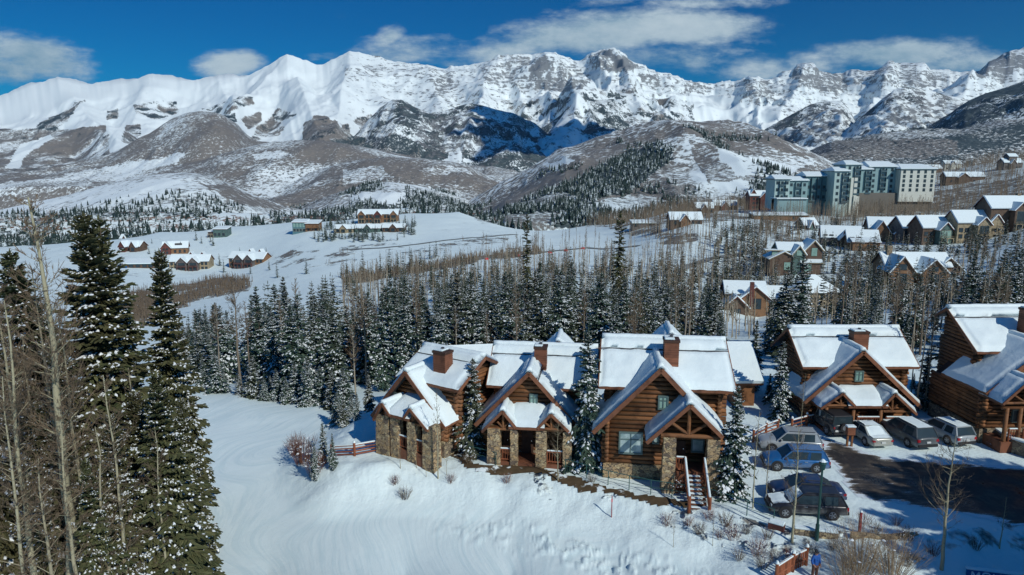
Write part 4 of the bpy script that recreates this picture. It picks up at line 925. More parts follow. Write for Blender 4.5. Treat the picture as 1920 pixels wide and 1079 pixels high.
# ---- the cabin in the middle with the lit picture window (third from the left)
H = House('log_cabin', 1240, 690, 45, -7, 'large log cabin with picture window, offset porch gable and snowy front stairs')
za = H.za; xl, zl = H.pl(1112, 808, 0); xr, zr_ = -xl, zl
gable_roof(H.root, 'gable_roof', xl, 0, xr, zl, za, zr_, 0, 5.2, .18, .24, seed=11, fb=.32)
x0 = H.pl(1137, 850, .8)[0]; x1 = xr-.75; wz = lambda x: za-(za-zl)*abs(x)/abs(xl)
base = H.pl(1150, 868, .8)[1]
body(H, x0, x1, .8, 6.5, 0, wz(x0)-.35, za, 0, base=base, seed=3, stone_mt='stone')
mxl, mze = H.pl(1123, 724, 1.7); mxr, _ = H.pl(1381, 728, 1.7); mrz = H.pl(1135, 632, 5.6)[1]; mxr2 = H.pl(1379, 634, 5.6)[0]; mxl2 = H.pl(1133, 630, 5.6)[0]
main_roof(H.root, mxl, mxr, 1.7, mze, 5.6, mrz, 9.8, mze-.3, 21, GAP, shift=(mxl2-mxl)*.5)
b = MB(); b.prism([(mxl+.85, 2.9, -.6), (mxl+.85, 2.9, mze+.5), (mxl+.85, 5.6, mrz-.5), (mxl+.85, 9, mze+.2), (mxl+.85, 9, -.6)], (mxr-mxl-1.7, 0, 0)); b.build('rear_wall', M['dark_wood'], H.root)
g_ = random.Random(5); b = MB(); log_wall_x(b, 2.85, 1.2, mze+.25, lambda z: mxl+.9, lambda z: mxr-.9, g=g_, ext=.45)
log_wall_y(b, mxl+.9, .9, mze+.2, 2.9, 9, g=g_); log_wall_y(b, mxr-.9, .9, mze+.2, 2.9, 9, g=g_); b.build('log_wall', M['log_wood'], H.root, smooth=True)
for (a_, b_, c_, d_, bars, pane) in [(1163.5, 1201.5, 812, 850, (1, 1), 'glass_lit'), (1237, 1250, 745, 766, (1, 1), 'glass_green'), (1226, 1233, 820, 830, (0, 0), 'glass_lit')]:
    X0, Z1 = H.pl(a_, c_, .62); X1, Z0 = H.pl(b_, d_, .62); window(H.root, X0, X1, Z0, Z1, .62, pane, bars, .11)
# porch gable
yp = -1.5; pa, pz = H.pl(1295, 758, yp); p0, pz0 = H.pl(1213, 828, yp); p1 = H.pl(1355, 815, yp)[0]; pz1 = H.pl(1355, 818, yp)[1]
gable_roof(H.root, 'porch_gable', p0, pa, p1, pz0, pz, pz1, yp, 1.6, .14, .22, seed=31, fb=.26)
fl = H.pl(1300, 884, -.9)[1]
zt = H.pl(1290, 819, yp+.3)[1]; truss(H.root, pa, pz-.3, H.pl(1245, 820, yp+.3)[0]-.2, H.pl(1346, 820, yp+.3)[0]+.2, zt, yp+.35, .13)
for i, (a_, b_) in enumerate(((1243, 1266), (1325, 1348))): rough_pillar(H.root, H.pl(a_, 870, yp+.2)[0], H.pl(b_, 870, yp+.2)[0], yp+.15, yp+.95, -.6, zt-.12, seed=i+40, mt='stone')
xa_, xb_ = H.pl(1266, 880, -.9)[0], H.pl(1327, 880, -.9)[0]
d = MB(); d.box(xa_-.3, xb_+.3, yp+.4, .7, -.5, fl); d.build('porch_floor', M['siding_brown'], H.root)
X0, Z1 = H.pl(1268, 826, .6); X1, Z0 = H.pl(1283, 884, .6)
d = MB(); d.box(X0, X1, .52, .62, fl, Z1); do = d.build('door', M['dark_wood'], H.root); d = MB(); d.tube((X1-.15, .5, fl+1), (X1-.15, .45, fl+1), .04); d.build('handle', M['chrome'], do)
X0, Z1 = H.pl(1299, 825, .6); X1, Z0 = H.pl(1317, 847, .6); window(H.root, X0, X1, Z0, Z1, .6, 'glass_lit', (0, 0), .1)
X0, Z = H.pl(1287, 900, -1.6); X1, _ = H.pl(1319, 900, -1.6); s = MB(); ns = 9; sn = MB()
for k in range(ns):
    z = fl-(k+1)*fl/ns; y = yp+.3-k*.30; s.box(X0, X1, y-.32, y, z-.06, z); s.box(X0+.02, X1-.02, y-.02, y, z-.18, z-.061); sn.box(X0+.1, X1-.2, y-.28, y-.04, z+.002, z+.06)
so_ = s.build('stairs', M['siding_brown'], H.root); sn.build('snow', M['snow'], so_, bevel=.02)
for x in (X0-.08, X1+.08): railing(H.root, (x, yp+.3, fl), (x, yp+.3-ns*.3, 0), 1.05, 12, post=.11)
railing(H.root, (xa_, yp+.35, fl), (X0-.1, yp+.35, fl), 1.0); railing(H.root, (X1+.1, yp+.35, fl), (xb_, yp+.35, fl), 1.0)
cx0, _ = H.pl(1246, 660, 2.9); cx1, _ = H.pl(1273, 660, 2.9); czt = H.pl(1260, 640, 2.9)[1]; chimney(H, cx0, cx1, 2.9, 4.0, za-1.3, czt)
# small rear gable whose snowy peak shows over the ridge
q = H.pl(1258, 617, 6.6); gable_roof(H.root, 'rear_gable', q[0]-1.6, q[0], q[0]+1.6, q[1]-1.9, q[1]-.25, q[1]-1.9, 6.0, 9.5, .14, .24, seed=51)
H3 = H

# ---- second cabin from the left
def mid_cabin(name, ap, Y, rot, tipL, wr_px, label, mainq, porch, posts, posttype, winq, chq, seed, zfl, rails=(), rear=None, basez=.5, wallx=(.7, .7), mshift=.5, gap=GAP, gnd=-.6, trz=None, py_off=-1.6, doors=(), backf=1.0):
    H = House(name, *ap, Y, rot, label); za = H.za; xl, zl = H.pl(*tipL, 0); xr, zr_ = H.pl(*wr_px, 0)
    gable_roof(H.root, 'gable_roof', xl, 0, xr, zl, za, zr_, 0, 5.4, .18, .24, seed=seed, fb=.3, gap=[(0, .80), (.83, 1)] if seed == 61 else None)
    x0, x1 = xl+wallx[0], xr-wallx[1]; body(H, x0, x1, .8, 7, 0, min(wz_(za, zl, xl, x0), wz_(za, zr_, xr, x1))-.3, za, 0, base=basez, seed=seed, gnd=gnd)
    (ml, mr, ye, yr, lp, rp) = mainq       # eave left px, eave right px, local ye, yr, ridge left px
    mxl, mze = H.pl(*ml, ye); mxr = H.pl(*mr, ye)[0]; rxl, mrz = H.pl(*lp, yr); rxr = H.pl(*rp, yr)[0]
    main_roof(H.root, (mxl+rxl)/2, (mxr+rxr)/2, ye, mze, yr, mrz, yr+(yr-ye)*backf, mrz-(mrz-mze)*backf, seed+1, gap)
    A, B = (mxl+rxl)/2+.85, (mxr+rxr)/2-.85; yb = yr+(yr-ye)*backf-.9*backf; zbk = mrz-(mrz-mze)*backf+.3
    b = MB(); b.prism([(A, ye+1, gnd), (A, ye+1, mze+.45), (A, yr, mrz-.4), (A, yb, zbk), (A, yb, gnd)], (B-A, 0, 0)); b.build('rear_wall', M['dark_wood'], H.root)
    g_ = random.Random(seed); b = MB(); log_wall_x(b, ye+.95, .6, mze+.3, lambda z: A, lambda z: B, g=g_, ext=.4)
    for xx in (A, B):
        log_wall_y(b, xx, .3, mze+.3, ye+1, yb, g=g_)
        z = mze+.35                                    # gable end logs
        while z < mrz-.5:
            hw = (mrz-.35-z)/(mrz-mze)*(yr-ye); b.tube((xx, yr-hw, z), (xx, min(yr+hw, yb), z), .165, n=8); z += .307
    b.build('log_wall', M['log_wood'], H.root, smooth=True)
    for (a_, c_, b_, d_, bars, pane, yy) in winq:
        X0, Z1 = H.pl(a_, c_, yy); X1, Z0 = H.pl(b_, d_, yy); window(H.root, X0, X1, Z0, Z1, yy, pane, bars, .09)
    yp = py_off; q = []
    for (l, a_, r) in porch[:2]:
        l_, a2, r_ = H.pl(*l, yp), H.pl(*a_, yp), H.pl(*r, yp); q.append((l_[0], a2[0], r_[0], l_[1], a2[1], r_[1]))
    mz0 = H.pl(*porch[2], yp)[1]; mz1 = mz0+1.0
    posts_ = [(H.pl(a_, 800, yp+.15)[0], H.pl(b_, 800, yp+.15)[0]) for a_, b_ in posts]
    rs = [(H.pl(a_, 800, yp+.35)[0], H.pl(b_, 800, yp+.35)[0]) for a_, b_ in rails]
    porch_double(H, yp, 1.0, q[0], q[1], (mz0, mz1), zfl, posts_, posttype, rs, seed+7, gnd=gnd, trussz=trz)
    for (a_, b_, hgt) in doors:
        X0 = H.pl(a_, 830, .6)[0]; X1 = H.pl(b_, 830, .6)[0]; d = MB(); d.box(X0, X1, .5, .62, zfl, zfl+hgt); do = d.build('door', M['dark_wood'], H.root); MB().tube((X1-.12, .5, zfl+1), (X1-.12, .44, zfl+1), .035).build('handle', M['chrome'], do)
    (c0, c1, ctop, cy) = chq; X0 = H.pl(c0, 660, cy)[0]; X1 = H.pl(c1, 660, cy)[0]; chimney(H, X0, X1, cy, cy+.95, za-1.4, H.pl(c0, ctop, cy)[1])
    if rear:
        r_ = H.pl(*rear, 7.5); gable_roof(H.root, 'rear_gable', r_[0]-1.6, r_[0], r_[0]+1.6, r_[1]-1.9, r_[1]-.25, r_[1]-1.9, 7.0, 10.5, .14, .24, seed=seed+9)
    return H
def wz_(za, zt, xt, x): return za-(za-zt)*abs(x)/abs(xt)
H2 = mid_cabin('log_cabin', (992, 697), 49, -8, (891, 795), (1082, 798), 'log cabin with two small porch gables on stone pillars, between the two big spruces',
    ((908, 722), (1124, 728), 2.3, 5.8, (930, 645), (1118, 650)), [((904, 808), (942, 770), (966, 800)), ((1008, 802), (1033, 776), (1070, 812)), (985, 802)],
    [(914, 937), (957, 970), (1005, 1024), (1056, 1072)], 'stone', [(995, 741, 1006, 758, (1, 1), 'glass_green', .62)], (1002, 1024, 652, 3.0), 61, .35,
    rails=[(938, 956), (1026, 1056)], rear=(1047, 632), doors=[(978, 1000, 2.3), (943, 955, 2.1)])
# ---- cabin at the right of the row, facing the parking lot
H4 = mid_cabin('log_cabin', (1620, 658), 56, 0, (1509, 753), (1727, 762), 'log cabin with two timber porch gables facing the row of parked cars',
    ((1495, 688), (1712, 688), 1.3, 5.0, (1487, 615), (1696, 618)), [((1540, 765), (1581, 737), (1603, 760)), ((1655, 762), (1679, 738), (1719, 776)), (1628, 762)],
    [(1546, 1553), (1597, 1604), (1648, 1656), (1699, 1706)], 'wood', [(1605, 698, 1616, 714, (1, 1), 'glass_green', .62)], (1599, 1627, 624, 2.4), 81, .25,
    rails=[(1606, 1648), (1660, 1698)], doors=[(1622, 1640, 2.2)])
# ---- leftmost cabin, turned towards the ski run
H1 = mid_cabin('log_cabin', (759, 696), 50.5, -33, (697, 778), (833, 800), 'log cabin turned toward the ski run, leftmost of the row, with stone pillared porch',
    ((752, 708), (856, 732), .9, 4.4, (785, 646), (914, 676)), [((700, 786), (716, 756), (731, 779)), ((757, 783), (768, 766), (800, 806)), (745, 781)],
    [(705, 728), (732, 745), (763, 777), (792, 811)], 'stone', [(741, 738, 751, 750, (0, 0), 'glass', .62)], (812, 834, 659, 1.7), 121, .9,
    rails=[(728, 732), (746, 763), (778, 791)], gnd=-1.3, basez=1.3, doors=[(748, 756, 2.1)])
# ---- big cabin cut by the right edge
H5 = mid_cabin('log_cabin', (1968, 648), 51.8, 2, (1850, 737), (2110, 745), 'log cabin cut by the right edge, its long side wall in shade',
    ((1815, 660), (2070, 660), 2.6, 6.8, (1792, 577), (2040, 577)), [((1881, 757), (1932, 712), (1975, 760)), ((2020, 760), (2050, 730), (2090, 770)), (2000, 762)],
    [(1886, 1892), (1912, 1918), (1975, 1985), (2060, 2070)], 'wood', [(1900, 770, 1908, 790, (0, 0), 'glass', .62)], (1918, 1946, 582, 3.2), 141, .9,
    rails=[(1893, 1912), (1920, 1974)], basez=1.2, wallx=(.45, .7), backf=.35)
# ------------------------------------------------------------------ houses across the valley and up the slope
def house(name, px, py, Y, rot, label, cat='house', group=None):
    a, e = ae(px, py); z = hz(a*Y, Y); return empty(name, (a*Y, Y, z-.2), R(rot), label, cat, group)
def wing(root, x0, x1, y0, y1, z1, zr, ax='x', wall='far_brown', oh=.6, z0=-2.0, st=.3, seed=0, trim='far_red', low=None, snow=True):
    "a walled volume with a gabled snowy roof; ax is the ridge direction, low: flat or mono pitch"
    b = MB()
    if ax == 'x':
        ym = (y0+y1)/2; b.prism([(x0, y0, z0), (x0, y1, z0), (x0, y1, z1), (x0, ym, zr-.15), (x0, y0, z1)], (x1-x0, 0, 0)); b.build('wall', M[wall], root)
        s = (zr-z1)/(ym-y0); rf = MB(); A = [(x0-oh, y0-oh, z1-oh*s), (x1+oh, y0-oh, z1-oh*s), (x1+oh, ym, zr), (x0-oh, ym, zr)]; B = [(x0-oh, y1+oh, z1-oh*s), (x1+oh, y1+oh, z1-oh*s), (x1+oh, ym, zr), (x0-oh, ym, zr)]
    elif ax == 'y':
        xm = (x0+x1)/2; b.prism([(x0, y0, z0), (x1, y0, z0), (x1, y0, z1), (xm, y0, zr-.15), (x0, y0, z1)], (0, y1-y0, 0)); b.build('wall', M[wall], root)
        s = (zr-z1)/(xm-x0); rf = MB(); A = [(x0-oh, y0-oh, z1-oh*s), (x0-oh, y1+oh, z1-oh*s), (xm, y1+oh, zr), (xm, y0-oh, zr)]; B = [(x1+oh, y0-oh, z1-oh*s), (x1+oh, y1+oh, z1-oh*s), (xm, y1+oh, zr), (xm, y0-oh, zr)]
    else:
        b.prism([(x0, y0, z0), (x0, y1, z0), (x0, y1, zr-.15), (x0, y0, z1)], (x1-x0, 0, 0)); b.build('wall', M[wall], root)
        rf = MB(); A = [(x0-oh, y0-oh, z1-oh*(zr-z1)/(y1-y0)), (x1+oh, y0-oh, z1-oh*(zr-z1)/(y1-y0)), (x1+oh, y1+oh, zr+.1), (x0-oh, y1+oh, zr+.1)]; B = None
    slab(rf, *A, .28)
    if B: slab(rf, *B, .28)
    ro = rf.build('roof', M[trim], root)
    if snow:
        sn = MB()
        for q in (A, B):
            if q:
                q = [Vector(p)+Vector((0, 0, .012)) for p in q]; n = (q[1]-q[0]).cross(q[3]-q[0]).normalized(); n = n if n.z > 0 else -n
                c = sum(q, Vector())/4; top = [c+(p-c)*.975+n*st for p in q]
                sn.add(q+top, [(4, 5, 6, 7), (0, 1, 5, 4), (1, 2, 6, 5), (2, 3, 7, 6), (3, 0, 4, 7)])
        sn.build('snow', M['snow'], ro)
    return ro
def win(root, x0, x1, z0, z1, y, pane='glass', trim='dark_wood', fw=.12, axis='y', name='window'):
    f = MB()
    if axis == 'y': f.box(x0-fw, x1+fw, y-.07, y+.05, z0-fw, z1+fw); fo = f.build(name, M[trim], root); MB().box(x0, x1, y-.10, y-.069, z0, z1).build('pane', M[pane], fo)
    else: f.box(y-.07, y+.07, x0-fw, x1+fw, z0-fw, z1+fw); fo = f.build(name, M[trim], root); MB().box(y-.10, y-.069, x0, x1, z0, z1).build('pane', M[pane], fo)
    return fo
def deck(root, x0, x1, y0, y1, z, wall='far_orange', rail=True):
    d = MB(); d.box(x0, x1, y0, y1, z-.25, z)
    for x in (x0+.15, (x0+x1)/2, x1-.15): d.box(x-.12, x+.12, y0+.05, y0+.29, z-3.0, z-.25)
    if rail: d.box(x0, x1, y0, y0+.06, z+.9, z+1.0); [d.box(x-.03, x+.03, y0, y0+.06, z, z+.9) for x in np.arange(x0, x1, .45)]
    return d.build('balcony', M[wall], root)
GM = 'chalets on the snowy meadow'
# meadow duplexes
for px, lab, rr in ((355, 'brown duplex chalet on the meadow with four gables, left of its twin', 5), (462, 'stone ended duplex chalet on the meadow, right of its twin', -12)):
    h = house('duplex_chalet', px, 507, 428, rr, lab, 'chalet', GM)
    wing(h, -12, 12, 0, 10, 6.2, 9.6, 'x', 'far_tan' if px < 400 else 'far_orange', seed=1)
    for k, x in enumerate((-3.4, 3.6)):
        wing(h, x-3.0, x+3.0, -3.0, 4, 5.8, 8.8, 'y', 'far_grey'); win(h, x-2.2, x+2.2, .4, 2.6, -3.0, 'glass', 'far_red'); win(h, x-2.0, x+2.0, 3.4, 5.4, -3.0, 'glass', 'far_red')
        wing(h, x+1.4, x+4.4, 6, 9.4, 9.0, 11.2, 'y', 'far_red', oh=.4); deck(h, x-2.8, x+2.8, -4.3, -3.05, 3.0, 'far_red')
    for x in (-10.5, -8.2, 8.2, 10.5): win(h, x-.7, x+.7, .8, 2.4, 0, 'glass', 'far_brown'); win(h, x-.7, x+.7, 3.6, 5.2, 0, 'glass', 'far_brown')
# red cabin, brown house behind, low house with teal roof, olive house
h = house('chalet', 328, 468, 470, 18, 'red brown chalet with dark roof window, higher on the meadow', 'chalet', GM)
wing(h, -8, 8, 0, 9, 4.6, 8.4, 'x', 'far_orange'); wing(h, -8.5, -2.5, -2.5, 4, 5.0, 8.6, 'y', 'far_red'); MB().box(0, 4.5, 1.2, 1.6, 5.9, 7.4).build('dormer', M['roof_metal'], h)
for x in (-6.6, -4.6): win(h, x-.6, x+.6, .8, 2.2, -2.5); win(h, x-.6, x+.6, 3.2, 4.4, -2.5)
for x in (0, 3, 6): win(h, x-.6, x+.6, 1, 2.8, 0)
h = house('chalet', 243, 469, 475, -10, 'dark chalet with two front gables beside the tall foreground spruce', 'chalet', GM)
wing(h, -8, 8, 0, 8, 4.2, 7.4, 'x', 'far_brown'); wing(h, -6.5, -2, -2.4, 4, 4.2, 7.6, 'y', 'far_red'); wing(h, 2, 6.5, -2.4, 4, 4.2, 7.6, 'y', 'far_brown')
for x in (-4.3, 4.3): win(h, x-1.2, x+1.2, .6, 3.2, -2.4)
for x in (-.6, .6): win(h, x-.4, x+.4, 1, 2.6, 0)
h = house('low_house', 262, 505, 420, 6, 'long low house with snowy lean-to roof and blue tarp at its corner', 'house', GM)
wing(h, -9, 9, 0, 8, 2.9, 4.6, 'm', 'far_brown', st=.5, trim='hotel_teal')
for x in (-5, -1, 3, 6.5): win(h, x-1.2, x+1.2, .6, 2.3, 0)
t_ = MB(); t_.prism([(-10.5, -1.6, -.5), (-7, -1.6, -.5), (-7.4, -1.4, 1.5), (-9.8, -1.4, 1.7)], (0, 1.4, 0)); t_.build('tarp', M['tarp_blue'], h)
h = house('chalet', 410, 449, 530, 0, 'olive grey house with snowy flat roofs up on the meadow', 'house', GM)
wing(h, -8, 3, 0, 8, 4.4, 5.2, 'm', 'far_grey', st=.4); wing(h, -3, 7.5, -2, 7, 6.6, 8.0, 'm', 'far_green', st=.4); [win(h, x-.8, x+.8, 1.5, 3.4, -2) for x in (-1.5, 1.5, 4.8)]; deck(h, -8, -3.2, -1.8, 0, 2.2, 'far_tan')
h = house('chalet', 575, 440, 490, 0, 'two part house with dark glazed block and orange timber wing', 'house', GM)
wing(h, -10, -.5, 0, 9, 7.0, 8.2, 'm', 'hotel_teal', st=.5); wing(h, -.3, 9, -.8, 8, 6.2, 7.8, 'm', 'far_orange', st=.4)
for i in range(4): win(h, -9.3+i*2.2, -7.7+i*2.2, .4, 2.2, 0, 'glass', 'far_tan'); win(h, -9.3+i*2.2, -7.7+i*2.2, 3.4, 6.2, 0, 'glass_green', 'hotel_dark')
for i in range(3): win(h, 1+i*2.6, 2.4+i*2.6, 1, 3, -.8)
deck(h, 0, 9, -2.4, -.85, 3.2)
h = house('lodge', 709, 427, 520, 4, 'wide orange brown lodge with three red gables under trees on the meadow', 'lodge', GM)
wing(h, -15, 15, 0, 11, 7.2, 10.2, 'x', 'far_orange')
for x in (-12, 0, 12): wing(h, x-2.6, x+2.6, -2.2, 5, 6.8, 9.8, 'y', 'far_red' if x == 0 else 'far_orange'); win(h, x-1.6, x+1.6, .6, 2.8, -2.2); win(h, x-1.6, x+1.6, 3.8, 6.2, -2.2); deck(h, x-2.4, x+2.4, -3.4, -2.25, 3.4, 'far_tan')
for x in (-8, -5.5, 5.5, 8): win(h, x-.8, x+.8, .8, 2.8, 0); win(h, x-.8, x+.8, 4, 6, 0)
for px, lab, wm in ((690, 'green grey house with snowy gable below the wide lodge', 'far_green'), (738, 'dark house with two snowy roofs at right below the wide lodge', 'far_brown'), (645, 'small snow roofed house among trees left of the wide lodge', 'far_tan')):
    h = house('house', px, 446, 470, 0, lab, 'house', GM); w_ = {690: 8.5, 738: 7.5, 645: 6.5}[px]
    wing(h, -w_, w_, 0, 8, 3.4, 5.6, 'x', wm); wing(h, -2.2, 2.2, -2, 4, 3.6, 6.0, 'y', wm); win(h, -1.2, 1.2, .6, 2.8, -2, 'glass'); [win(h, x-.9, x+.9, .8, 2.4, 0) for x in (-w_*.65, w_*.65)]

# mid slope houses
h = house('modern_house', 1487, 512, 250, -6, 'tall brown and green house with green lit windows and stacked gables', 'house')
wing(h, -8.5, 1.5, 0, 9, 6.0, 8.6, 'y', 'far_brown', trim='far_tan', st=.25); wing(h, -5, 4.0, 2.2, 10, 9.0, 11.4, 'x', 'far_green', trim='far_tan', st=.25)
wing(h, 4.2, 10, .6, 9, 9.6, 12.8, 'y', 'far_brown', trim='far_tan', st=.25); wing(h, -.5, 3.6, -.6, 6, 8.2, 11.0, 'y', 'far_green', trim='far_tan'); wing(h, 2.5, 9.5, -1, 1.5, 5.0, 6.0, 'm', 'far_brown', trim='far_tan')
win(h, 6.2, 8.2, 7.0, 10.0, .6, 'glass_green'); win(h, .6, 2.6, 7.2, 9.2, -.6, 'glass_green'); win(h, -3.4, -1.2, 1.8, 4.6, 0, 'glass_green'); win(h, 3.6, 6, 1.6, 4.2, -1, 'glass_green'); win(h, -7.4, -5.4, 6.9, 8.4, 2.2, 'glass_green')
c = MB(); c.box(-10.2, -3.5, 1.5, 4, 8.6, 8.9); ca = c.build('canopy', M['far_tan'], h); MB().box(-10.2, -3.5, 1.5, 4, 8.905, 9.15).build('snow', M['snow'], ca)
h = house('chalet', 1407, 585, 196, -8, 'brown chalet with red chimney and three snowy gable roofs', 'chalet')
wing(h, -6.5, 5, 4, 12, 6.6, 9.4, 'x', 'far_brown', trim='far_red'); wing(h, -7.5, -.8, -1, 6, 3.2, 6.4, 'y', 'far_brown'); wing(h, -2.2, 5.5, 1.8, 9, 5.6, 8.8, 'y', 'far_orange', trim='far_red'); wing(h, 3, 14, 5, 12, 5.2, 8.0, 'x', 'far_brown', trim='far_red')
cm_ = MB(); cm_.box(-.2, .9, 1.0, 2.0, 3, 10.2); cm_.build('chimney', M['far_red'], h); win(h, -5.4, -3, .5, 2.6, -1); win(h, 1.2, 3.2, 2.2, 5.2, 1.8); [win(h, x-.6, x+.6, 2.6, 4.4, 5) for x in (7, 9, 11)]
h = house('stone_house', 1542, 573, 190, 4, 'tan house with hipped snow roof and row of small windows behind spruces', 'house')
b = MB(); b.box(-6, 5.2, 0, 8, -2, 4.4); b.build('wall', M['far_tan'], h)
rf = MB(); rf.add([(-6.6, -.6, 4.3), (5.8, -.6, 4.3), (5.8, 8.6, 4.3), (-6.6, 8.6, 4.3), (-1.8, 4, 8.6), (-.6, 4, 8.6)], [(0, 1, 5, 4), (1, 2, 5), (2, 3, 4, 5), (3, 0, 4), (0, 3, 2, 1)]); ro = rf.build('roof', M['far_brown'], h)
rf = MB(); rf.add([(-6.7, -.7, 4.42), (5.9, -.7, 4.42), (5.9, 8.7, 4.42), (-6.7, 8.7, 4.42), (-1.8, 4, 9.0), (-.6, 4, 9.0)], [(0, 1, 5, 4), (1, 2, 5), (2, 3, 4, 5), (3, 0, 4), (0, 3, 2, 1)]); rf.build('snow', M['snow'], ro)
for i in range(5): win(h, -2+i*1.35, -1.4+i*1.35, 2.5, 3.7, 0, 'glass', fw=.06)
h = house('chalet', 1735, 527, 212, -4, 'orange timber chalet with two front gables and stone chimney', 'chalet')
wing(h, -11, 9, 3, 12, 5.6, 9.2, 'x', 'far_orange', trim='far_brown'); wing(h, -11.5, -4.6, -2, 6, 4.6, 9.0, 'y', 'far_orange', trim='far_brown'); wing(h, -2.6, 5, -2.6, 6, 4.4, 8.2, 'y', 'far_orange', trim='far_brown'); wing(h, 5, 13, 4, 12, 4.4, 8.0, 'y', 'far_brown', trim='far_brown')
cm_ = MB(); cm_.box(-9.6, -8, 6, 7.4, 4, 11.4); cm_.build('chimney', M['stone_grey'], h); win(h, -9.5, -6.8, .6, 3.6, -2); win(h, -.2, 2.6, .6, 3.6, -2.6); win(h, -9.2, -7, 4.8, 6.6, -2); win(h, .2, 2.2, 4.6, 6, -2.6); win(h, 7.6, 10.4, 1, 3.4, 4)
# terraced condominiums along the upper road
GC = 'timber townhouses in the long row below the hotel'
TC = [(1578, 455, 318, -18, 8.5, 6.0, 'far_grey', 'left end grey townhouse of the row, with broad snowy roof'), (1622, 452, 305, -14, 6.5, 5.2, 'far_orange', 'low tan townhouse with flat snowy roof beside the left end one'),
      (1668, 445, 330, -16, 9, 8.0, 'far_brown', 'townhouse with two big slanted snow roofs, third from left of the row'), (1727, 452, 318, 4, 8, 8.6, 'far_grey', 'narrow grey townhouse with dormer, left of the glazed bay unit'),
      (1768, 458, 305, 2, 8.5, 9.2, 'far_brown', 'townhouse with tall green glazed bay, middle of the row'), (1838, 460, 300, 0, 9.5, 9.8, 'far_tan', 'townhouse with cream balconies under a red gable'), (1905, 450, 300, 0, 11, 11.5, 'far_brown', 'townhouse at the right edge with high red gable')]
for i, (px, py, Y, rot, w_, hh, wm, lab) in enumerate(TC):
    h = house('townhouse', px, py, Y, rot, lab, 'townhouse', GC)
    wing(h, -w_, w_, 2, 13, hh-1.6, hh+3.2, 'x', wm, trim='far_red', st=.4)
    if i in (0,): wing(h, -1, 5, -3, 6, hh-2, hh+1.6, 'y', 'far_brown', trim='far_red')
    elif i == 1: wing(h, -5.5, 5.5, -3, 3, hh-1.2, hh, 'm', 'far_orange', trim='far_red'); deck(h, 1, 7, -4.8, -3.05, 3)
    elif i == 2: wing(h, -7.5, -.8, -3.5, 8, hh-3, hh+2.0, 'y', 'far_orange', trim='far_red'); wing(h, 1.2, 8, -5, 8, hh-3.4, hh+1.2, 'y', 'far_orange', trim='far_red'); win(h, 3, 6.2, 1, 3.5, -5)
    else:
        wing(h, -2.8, 2.8, -1.5, 6, hh-2.2, hh+.8, 'y', wm if i != 4 else 'far_green', trim='far_red'); win(h, -2, 2, .8, hh-3, -1.5, 'glass_green' if i == 4 else 'glass', 'far_tan')
        wing(h, w_-5, w_, 1.0, 6, hh-1.4, hh+1.8, 'y', wm, trim='far_red', oh=.4)
        deck(h, -2.8, 2.8, -3.0, -1.55, 3.0, 'far_tan'); deck(h, 3.4, w_-.3, -.6, 1.0, 3.2, 'far_tan'); deck(h, 3.4, w_-.3, -.6, 1.0, 5.9, 'far_tan')
    for x in (-w_+1.6, -w_+4.2, w_-2.4):
        for z in (1.0, 3.8): win(h, x-.8, x+.8, z, z+1.7, 2.0 if x < 0 or i < 3 else 1.0)
    if i in (3, 6): cm_ = MB(); cm_.box(3.5, 4.9, 7, 8.4, hh, hh+4.4); cm_.build('chimney', M['stone_grey'], h)
# scattered small houses
for px, py, Y, rot, w_, hh, wm, nm, lab in [(1287, 417, 365, 0, 8.5, 3.6, 'far_brown', 'chalet', 'snow roofed chalet with orange gable at the top of the upper ski run'), (1208, 414, 420, 0, 7, 3.0, 'far_grey', 'house', 'small house with flat snowy roof in the leafless trees'),
        (1520, 430, 380, 8, 4.0, 2.8, 'far_green', 'hut', 'small green hut with white roof below the hotel'), (1362, 378, 520, 0, 9, 4.2, 'far_red', 'chalet', 'dark red chalet left of the hotel'), (1322, 391, 470, 0, 6, 4, 'far_brown', 'house', 'small dark gabled house in bare trees, down left of the hotel'),
        (1437, 366, 505, 0, 12, 10.5, 'far_red', 'apartment_house', 'dark red apartment house joined to the left of the pale hotel'), (1810, 338, 560, -5, 15, 5.5, 'far_brown', 'house', 'long brown house with snowy roof right of the hotel'),
        (1898, 325, 600, 0, 8, 6.0, 'far_grey', 'house', 'pagoda like house with stacked snowy roofs on the right slope'), (1748, 312, 700, 10, 12, 6.0, 'far_brown', 'house', 'long snowy roof descending the slope above the hotel right end'), (1790, 288, 760, 0, 9, 7.0, 'hotel_cream', 'house', 'pale house high in the dark forest above the hotel'),
        (236, 444, 640, 0, 6, 2.5, 'far_brown', 'hut', 'tiny hut on the far meadow edge behind the tall spruce'), (1465, 412, 425, 0, 17, 3.4, 'far_orange', 'terrace_building', 'long low orange brick terrace with flat green roof below the hotel')]:
    h = house(nm, px, py, Y, rot, lab, 'house' if nm == 'house' else nm.replace('_', ' '))
    flat = nm == 'terrace_building' or px == 1208
    wing(h, -w_, w_, 0, 9, hh, hh+(1.0 if flat else 3.4), 'm' if flat else 'x', wm, st=.4, trim='far_green' if flat else 'far_red')
    if not flat: wing(h, -w_*.4, w_*.15, -2, 4, hh*.9, hh+2.6, 'y', 'far_orange' if px == 1287 else wm)
    if px == 1898: wing(h, -3.5, 3.5, 1, 8, hh+5.2, hh+7.5, 'x', wm)
    if px == 1437:
        for k in range(3):
            for x in (-9, -6.5, 4, 6.5, 9.5): win(h, x-.7, x+.7, 1+k*3.1, 2.6+k*3.1, 0)
        for x in (-9, 3, 9): wing(h, x-1.8, x+1.8, 1, 7, hh+1.6, hh+4.6, 'y', 'far_red', oh=.4)
    else: [win(h, x-.8, x+.8, .8, 2.4, 0) for x in (w_*.45, w_*.75, -w_*.7)]

